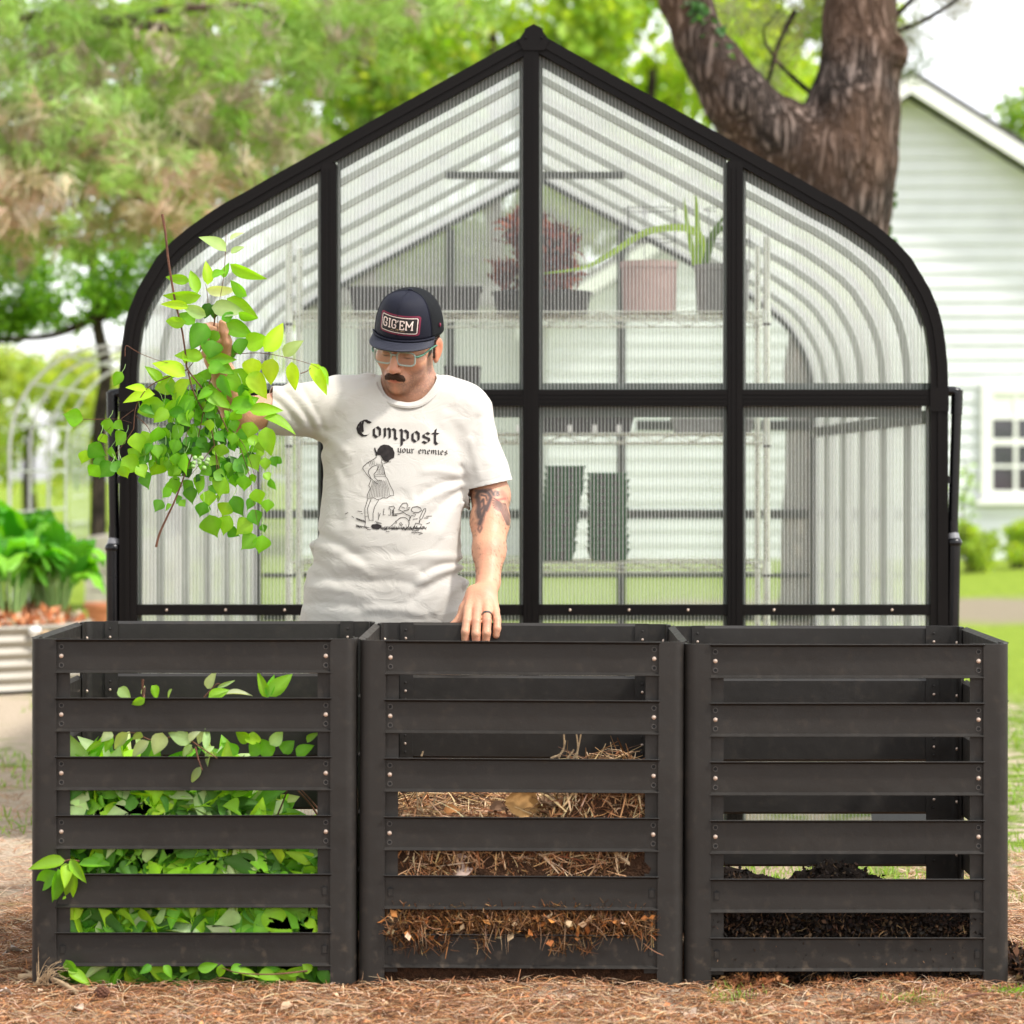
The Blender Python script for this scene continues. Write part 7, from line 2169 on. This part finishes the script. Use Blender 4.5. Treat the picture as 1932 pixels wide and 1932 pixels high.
def blk(pl, x, y, s_, w, ws):
    t = []
    for p in pl: t += line_tris([(x + a*s_*ws, y + b*s_) for a, b in p], w)
    return t
G_ = [[(.75, .62), (.75, .85), (.6, 1), (.2, 1), (.05, .85), (.05, .15), (.2, 0), (.6, 0), (.75, .15), (.75, .42), (.42, .42)], [(.75, .98), (.75, .7)]]
I_ = [[(.2, 0), (.2, 1)], [(0, 1), (.4, 1)], [(0, 0), (.4, 0)]]
E_ = [[(.12, 0), (.12, 1)], [(0, 1), (.7, 1), (.7, .75)], [(0, 0), (.7, 0), (.7, .25)], [(.12, .5), (.48, .5)], [(.48, .38), (.48, .62)]]
M_ = [[(.1, 0), (.1, 1), (.5, .35), (.9, 1), (.9, 0)], [(-.04, 0), (.26, 0)], [(.74, 0), (1.04, 0)], [(-.02, 1), (.16, 1)], [(.84, 1), (1.02, 1)]]
LW = .0030; y0 = -.0090; sh = .0215; x = -.0440
for pl, adv in ((G_, .0165), (I_, .0105), (G_, .0190)): tr += blk(pl, x, y0, sh, LW, .72 if pl is not I_ else .8); x += adv
tr += line_tris([(x-.0015, y0+sh*1.02), (x-.0030, y0+sh*.78)], .0022); x += .0028
for pl, adv in ((E_, .0160), (M_, .0240)): tr += blk(pl, x, y0-.0008, sh, LW, .85 if pl is M_ else .80); x += adv
uv_mesh('patch_lettering', tr, .0026, M['white_thread'], cp)
tr = line_tris([(-.020, -.0150), (-.009, -.0150)], .0009) + line_tris([(.009, -.0150), (.020, -.0150)], .0008)
tr += line_tris([(0, -.0105), (0, -.0165)], .0014) + line_tris([(-.0035, -.0108), (.0035, -.0108)], .0013) + line_tris([(-.005, -.0128), (-.0025, -.0128)], .0008) + line_tris([(.005, -.0128), (.0025, -.0128)], .0008) + line_tris([(-.0045, -.012), (-.0045, -.0155)], .0008) + line_tris([(.0045, -.012), (.0045, -.0155)], .0008)
uv_mesh('patch_emblem', tr, .0026, M['dry_stick'], cp)
# small maroon mark on the side of the cap
m = MB(); m.sphere(hl(*cap_pt(R(84), .16, .0008)), (.0035, .006, .006), 8, 6); m.build('side_mark', M['maroon'], cp, True)

# ---------------- moustache, brows, sideburns
body_bv = BVHTree.FromPolygons([tuple(x) for x in Vb], [tuple(int(i) for i in q) for q in Fb])
def on_face(x, z, off=0):
    o = Vector(hl(x, -.22, z)); d = HR @ Vector((0, 1, 0)); h_ = body_bv.ray_cast(o, d)
    return (h_[0] if h_[0] is not None else Vector(hl(x, -.1, z))) - d*off
m = MB()
for i in range(430):
    u = random.uniform(-1, 1); v_ = random.uniform(0, 1)*(1-.5*abs(u))
    x0 = u*.0245; z0 = -.0465 - .006*abs(u)**1.5*1.4 - v_*.005
    a = on_face(x0, z0, .0015); b = on_face(x0*1.12 + random.uniform(-.001, .003)*np.sign(u), z0 - .0065, .0045); c_ = on_face(x0*1.16 + random.uniform(-.002, .002), z0 - .0125 - random.uniform(0, .005), .003)
    m.tube([a, b, c_], [.0007, .0007, .0003], 4, cap=False)
m.build('moustache', M['hair'], man)
m = MB()
for s in (-1, 1):
    for i in range(120):
        u = random.random(); x0 = s*(.014 + u*.034); z0 = .0180 + .004*math.sin(u*2.4) + random.uniform(-.002, .002)
        a = on_face(x0, z0, .0005); b = on_face(x0 + s*.004, z0 + .002, .0018)
        m.tube([a, b], [.0006, .0003], 4, cap=False)
m.build('eyebrow', M['hair'], man)
m = MB()
for s in (-1, 1):
    for i in range(420):
        a = R(74 + random.uniform(0, 95)); r_ = Vector((s*.0775*math.sin(a) , .016 - .098*math.cos(a), random.uniform(-.026 - .0*a, .028) - (.012 if a > 2 else 0)))
        q0 = Vector(hl(*r_)); q1 = Vector(hl(r_.x*1.015, r_.y+.001, r_.z-.010)); m.tube([q0, q1], [.0007, .0004], 4, cap=False)
m.build('hair', M['hair'], man)

# ---------------- glasses
def gl_ring(s, zc=-.004):
    cx_ = s*.0325; w, h_ = .0245, .0185; pts = []
    for i in range(28):
        a = 2*PI*i/28; ca, sa = math.cos(a), math.sin(a); e_ = .55
        x = cx_ + w*np.sign(ca)*abs(ca)**e_; z = zc + h_*np.sign(sa)*abs(sa)**e_ + .001*s*0
        pts.append((x, -.1075 + .42*(x**2)*4, z))
    return pts
m = MB()
for s in (-1, 1): m.tube([hl(*p) for p in gl_ring(s)], .0025, 8, closed=True)
m.tube([hl(-.0095, -.1065, .004), hl(0, -.1125, .006), hl(.0095, -.1065, .004)], .0024, 8)
fr_ = m.build('glasses', M['clear_frame'], man, True)
for s in (-1, 1):
    xe = s*.0565; m = MB()
    m.tube([hl(xe, -.101, .004), hl(s*.064, -.096, .004), hl(s*.0715, -.080, .005), hl(s*.079, -.01, .008), hl(s*.081, .018, .004), hl(s*.079, .034, -.02)], [.0034, .0034, .0030, .0024, .0024, .0018], 8)
    m.build('temple_arm', M['temple'], fr_, True)
m = MB()
for s in (-1, 1):
    r_ = gl_ring(s); m.add([hl(*p) for p in r_], [tuple(range(28))])
m.build('lens', M['lens'], fr_)
# ---------------- ring on the resting hand
a, b = Vector(SP(918, 1155, .775)), Vector(SP(919, 1170, .750)); c0 = a.lerp(b, .45); ax = (b-a).normalized(); u = ax.cross(Vector((1, 0, 0))).normalized(); w = ax.cross(u)
m = MB(); vs = []
for i in range(28):
    d = u*math.cos(2*PI*i/28) + w*math.sin(2*PI*i/28)
    for (rr_, hh) in ((.0142, -.0032), (.0152, -.0028), (.0152, .0028), (.0142, .0032), (.0125, .0032), (.0125, -.0032)): vs.append(c0 + d*rr_ + ax*hh)
m.add(vs, [(i*6+k_, ((i+1) % 28)*6+k_, ((i+1) % 28)*6+(k_+1) % 6, i*6+(k_+1) % 6) for i in range(28) for k_ in range(6)]); m.build('finger_ring', M['ring'], man, True)
arm_bv = body_bv
m = MB()
for i in range(520):
    t = random.random(); c_ = Vector(EL2).lerp(Vector(WR2), t) if t > .02 else Vector(EL2); a = random.uniform(-1.9, 1.9)
    d = Vector((math.sin(a), -math.cos(a), .1)).normalized(); h_ = arm_bv.ray_cast(c_ + d*.14, -d)
    if h_[0] is None or (h_[0]-c_).length > .09: continue
    p = h_[0]; q_ = p + d*.0022 + Vector((random.uniform(-.004, .004), 0, -random.uniform(.005, .010)))
    m.tube([p - d*.0005, p.lerp(q_, .5) + d*.0008, q_], [.00028, .00025, .00012], 3, cap=False)
m.build('arm_hair', M['hair'], man)
# ------------------------------------------------------------------ the branch he holds up
def cb(x, y): return ((80 + x/2.7594)/1.00725, (380 + y/2.7594)/1.00725)
YB = .775
def C3(ls):
    return [(*cb(a, b), *cb(c_, d), w/2.7594, *r) for a, b, c_, d, w, *r in ls]
big = C3([
 (965, 270, 835, 180, 62, 'p'), (985, 210, 1050, 165, 26, 'P'), (990, 280, 1055, 240, 30, 'p'), (985, 335, 1160, 425, 56, 'b'), (868, 445, 865, 322, 50, 'B'), (815, 490, 780, 365, 50, 'b'),
 (775, 425, 650, 405, 44, 'b'), (950, 410, 975, 330, 32, 'm'), (890, 400, 952, 372, 46, 'm'), (858, 468, 1020, 480, 48, 'P'), (835, 502, 638, 512, 58, 'b'), (772, 562, 625, 540, 40, 'B'),
 (888, 565, 1052, 580, 74, 'p'), (968, 515, 1122, 612, 70, 'b'), (1075, 505, 980, 428, 52, 'm'), (1030, 590, 1120, 632, 50, 'm'), (860, 610, 738, 555, 54, 'p'), (800, 650, 722, 588, 62, 'm'), (757, 640, 638, 640, 52, 'b'),
 (862, 650, 782, 770, 92, 'd'), (965, 645, 1097, 712, 76, 'm'), (1058, 745, 1188, 735, 84, 'b'), (1165, 795, 1268, 655, 78, 'B'), (1268, 820, 1356, 735, 62, 'p'), (1102, 828, 1105, 932, 86, 'B'), (1208, 830, 1190, 962, 80, 'B'),
 (1308, 848, 1325, 997, 56, 'B'), (1410, 856, 1492, 1006, 62, 'B'), (1452, 872, 1516, 968, 34, 'b'), (895, 735, 880, 825, 96, 'd'), (1025, 725, 1050, 808, 80, 'd'), (975, 760, 1000, 828, 78, 'D'), (845, 830, 700, 805, 64, 'b'),
 (752, 925, 590, 842, 76, 'B'), (622, 962, 553, 868, 54, 'b'), (775, 940, 672, 1082, 92, 'B'), (705, 965, 588, 985, 84, 'b'), (592, 1020, 425, 1042, 62, 'B'), (545, 1000, 443, 972, 40, 'B'), (645, 1070, 495, 1112, 92, 'b'),
 (795, 1030, 690, 1152, 92, 'm'), (855, 828, 1004, 838, 60, 'm'), (990, 890, 1070, 1015, 108, 'm'), (1092, 900, 1168, 1030, 82, 'B'), (935, 915, 978, 1030, 58, 'd'), (845, 935, 880, 890, 50, 'm'), (846, 1010, 992, 1082, 64, 'b'),
 (985, 1090, 1135, 1045, 78, 'm'), (1086, 1102, 1252, 1098, 58, 'b'), (1160, 1142, 1328, 1196, 72, 'b'), (1172, 1190, 1195, 1332, 76, 'b'), (215, 1150, 117, 1128, 84, 'm', 0, 1), (760, 860, 738, 800, 22, 'B'),
 (870, 940, 800, 925, 60, 'm'), (930, 1120, 880, 1220, 60, 'd'), (1000, 1040, 1090, 1090, 60, 'm'), (900, 850, 1000, 905, 60, 'm'), (870, 880, 960, 880, 70, 'm'), (660, 1100, 590, 1160, 60, 'b'), (700, 1050, 640, 1120, 60, 'b'), (880, 540, 850, 620, 50, 'D'), (960, 590, 985, 640, 60, 'd'), (905, 545, 900, 620, 50, 'D'), (925, 690, 880, 745, 50, 'm')])
# rounder hanging leaves of the lower bunch
cents = [(350, 1185, 80), (282, 1312, 92), (372, 1328, 72), (222, 1345, 72), (340, 1412, 94), (272, 1420, 70), (412, 1250, 74), (462, 1385, 100), (430, 1425, 70), (500, 1268, 90), (545, 1252, 70), (600, 1232, 90), (602, 1405, 96), (545, 1465, 84), (652, 1232, 84), (712, 1220, 86),
         (745, 1378, 100), (800, 1282, 88), (850, 1300, 60), (940, 1312, 70), (828, 1490, 90), (780, 1542, 84), (872, 1562, 84), (940, 1500, 104), (890, 1705, 112), (965, 1700, 90), (1022, 1600, 96), (1062, 1712, 108), (1150, 1802, 92), (1130, 1552, 70), (1182, 1600, 66),
         (1090, 1202, 80), (1005, 1180, 70), (1040, 1392, 84), (1110, 1372, 84), (1170, 1382, 60), (1207, 1490, 60), (1215, 1370, 56), (612, 1600, 60), (662, 1610, 44), (690, 1500, 74), (655, 1535, 64), (700, 1290, 76), (980, 1402, 56), (1060, 1482, 70), (1115, 1662, 76), (1000, 1742, 60),
         (1085, 1790, 90), (560, 1300, 60), (630, 1310, 66), (840, 1620, 70), (960, 1620, 80), (1090, 1590, 60), (700, 1360, 54), (480, 1330, 60), (400, 1180, 50), (320, 1250, 56), (520, 1420, 70), (860, 1420, 64), (905, 1370, 60), (1150, 1290, 60), (1235, 1365, 50), (1160, 1720, 40),
         (735, 1590, 40), (770, 1200, 60), (880, 1180, 60), (930, 1240, 60), (1060, 1300, 70), (1010, 1470, 60), (1180, 1450, 56), (640, 1370, 50), (300, 1370, 60), (390, 1400, 60)]
rb = random.Random(12); small = []
for x, y, s_ in cents:
    a = R(rb.uniform(215, 325)); L_ = s_*rb.uniform(.95, 1.15)
    dx, dy = math.cos(a)*L_/2, -math.sin(a)*L_/2
    small.append((x-dx, y-dy, x+dx, y+dy, s_*rb.uniform(.82, 1.05), rb.choice('mmddbmb'), rb.uniform(-.03, .03), 1))
for i in range(170):
    x, y = rb.gauss(820, 210), rb.gauss(1340, 120)
    if (x < 560 and y > 1450) or y > 1620 or (x-820)**2/330**2 + (y-1330)**2/260**2 > 1: continue
    s_ = rb.uniform(40, 78); a = R(rb.uniform(200, 340)); dx, dy = math.cos(a)*s_/2, -math.sin(a)*s_/2
    small.append((x-dx, y-dy, x+dx, y+dy, s_*.85, rb.choice('mddbmD'), rb.uniform(0, .06), 1))
for i in range(55):     # fillers between hand and bunch
    x, y = rb.gauss(790, 130), rb.gauss(1060, 70); s_ = rb.uniform(60, 95); a = R(rb.uniform(180, 360)); dx, dy = math.cos(a)*s_/2, -math.sin(a)*s_/2
    small.append((x-dx, y-dy, x+dx, y+dy, s_*.6, rb.choice('mmdb'), rb.uniform(.0, .05)))
small = C3(small)
stems = [
 [(630, 75, 0, .0036), (648, 180), (660, 300), (680, 430), (700, 540), (735, 690), (755, 830), (765, 890), (850, 1000), (920, 1100), (975, 1215)],
 [(765, 900, .0, .0022), (800, 1020), (880, 1180), (910, 1320), (935, 1450)], [(760, 890, 0, .0020), (670, 925), (560, 980), (495, 1080), (480, 1200)], [(435, 820, 0, .0011), (440, 765), (480, 785), (530, 812), (640, 850), (755, 868)],
 [(1008, 808, .02, .0012), (1150, 803), (1290, 828), (1410, 862), (1450, 885)], [(838, 768, .01, .0018), (800, 840), (765, 885)], [(885, 930, .01, .0022), (860, 1040), (820, 1240)], [(965, 180, .02, .0010), (960, 300), (950, 420), (925, 560), (920, 640), (915, 760), (905, 900)],
 [(215, 1150, 0, .0010), (300, 1150), (400, 1150), (470, 1170)], [(598, 1820, 0, .0034), (620, 1740), (690, 1590), (730, 1490), (800, 1300)], [(1355, 910, 0, .0016), (1385, 900), (1410, 880)],
 [(875, 600, .01, .0010), (865, 480), (855, 440)], [(1000, 1210, 0, .0010), (1060, 1290), (1100, 1400), (1130, 1500)], [(910, 1320, 0, .0010), (920, 1480), (925, 1560), (920, 1640)], [(1040, 1300, 0, .0011), (1085, 1440), (1110, 1580), (1135, 1720)],
 [(800, 1100, 0, .001), (760, 1220), (755, 1300)], [(900, 1290, 0, .001), (830, 1380), (790, 1430), (700, 1540)], [(480, 1100, 0, .001), (400, 1160), (330, 1220), (290, 1280)], [(480, 1200, 0, .001), (440, 1260), (350, 1380)], [(490, 1130, 0, .001), (560, 1200), (590, 1320), (600, 1380)]]
st3 = []
for s_ in stems:
    st3.append([(*cb(p[0], p[1]), (p[2] if len(p) > 2 else 0), *( [p[3]] if len(p) > 3 else [])) for p in s_])
# a short main stem runs through the fist
st3.append([(*cb(905, 900), .012, .0036), (*cb(905, 770), .030), (*cb(900, 680), .030), (*cb(915, 560), .012)])
br_ = sprig('leafy_branch', 'bunch of bright green leafy branches with a bare stick in the raised hand', st3, big, cat='branch', Yd=YB, jy=.016)
leaf_obj(small, br_, YB, .012, 'lower_leaves')
# green berries
m = MB()
for i in range(12):
    a, b = cb(rb.uniform(770, 870), rb.uniform(1350, 1420)); m.sphere(P(a, b, YB-.02), .0062, 10, 7)
m.build('green_fruit', M['leaf_stalk'], br_, True)
# thin green petioles for the hanging leaves
m = MB()
for s_ in small[::2]:
    q = P(s_[0], s_[1], YB + (s_[6] if len(s_) > 6 else 0)); up = q + Vector((rb.uniform(-.012, .012), .004, rb.uniform(.018, .035))); m.tube([q, q.lerp(up, .5) + Vector((.002, 0, 0)), up], .0007, 4, cap=False)
pe_ = m.build('petiole', M['leaf_stalk'], br_); pe_['kind'] = 'stuff'
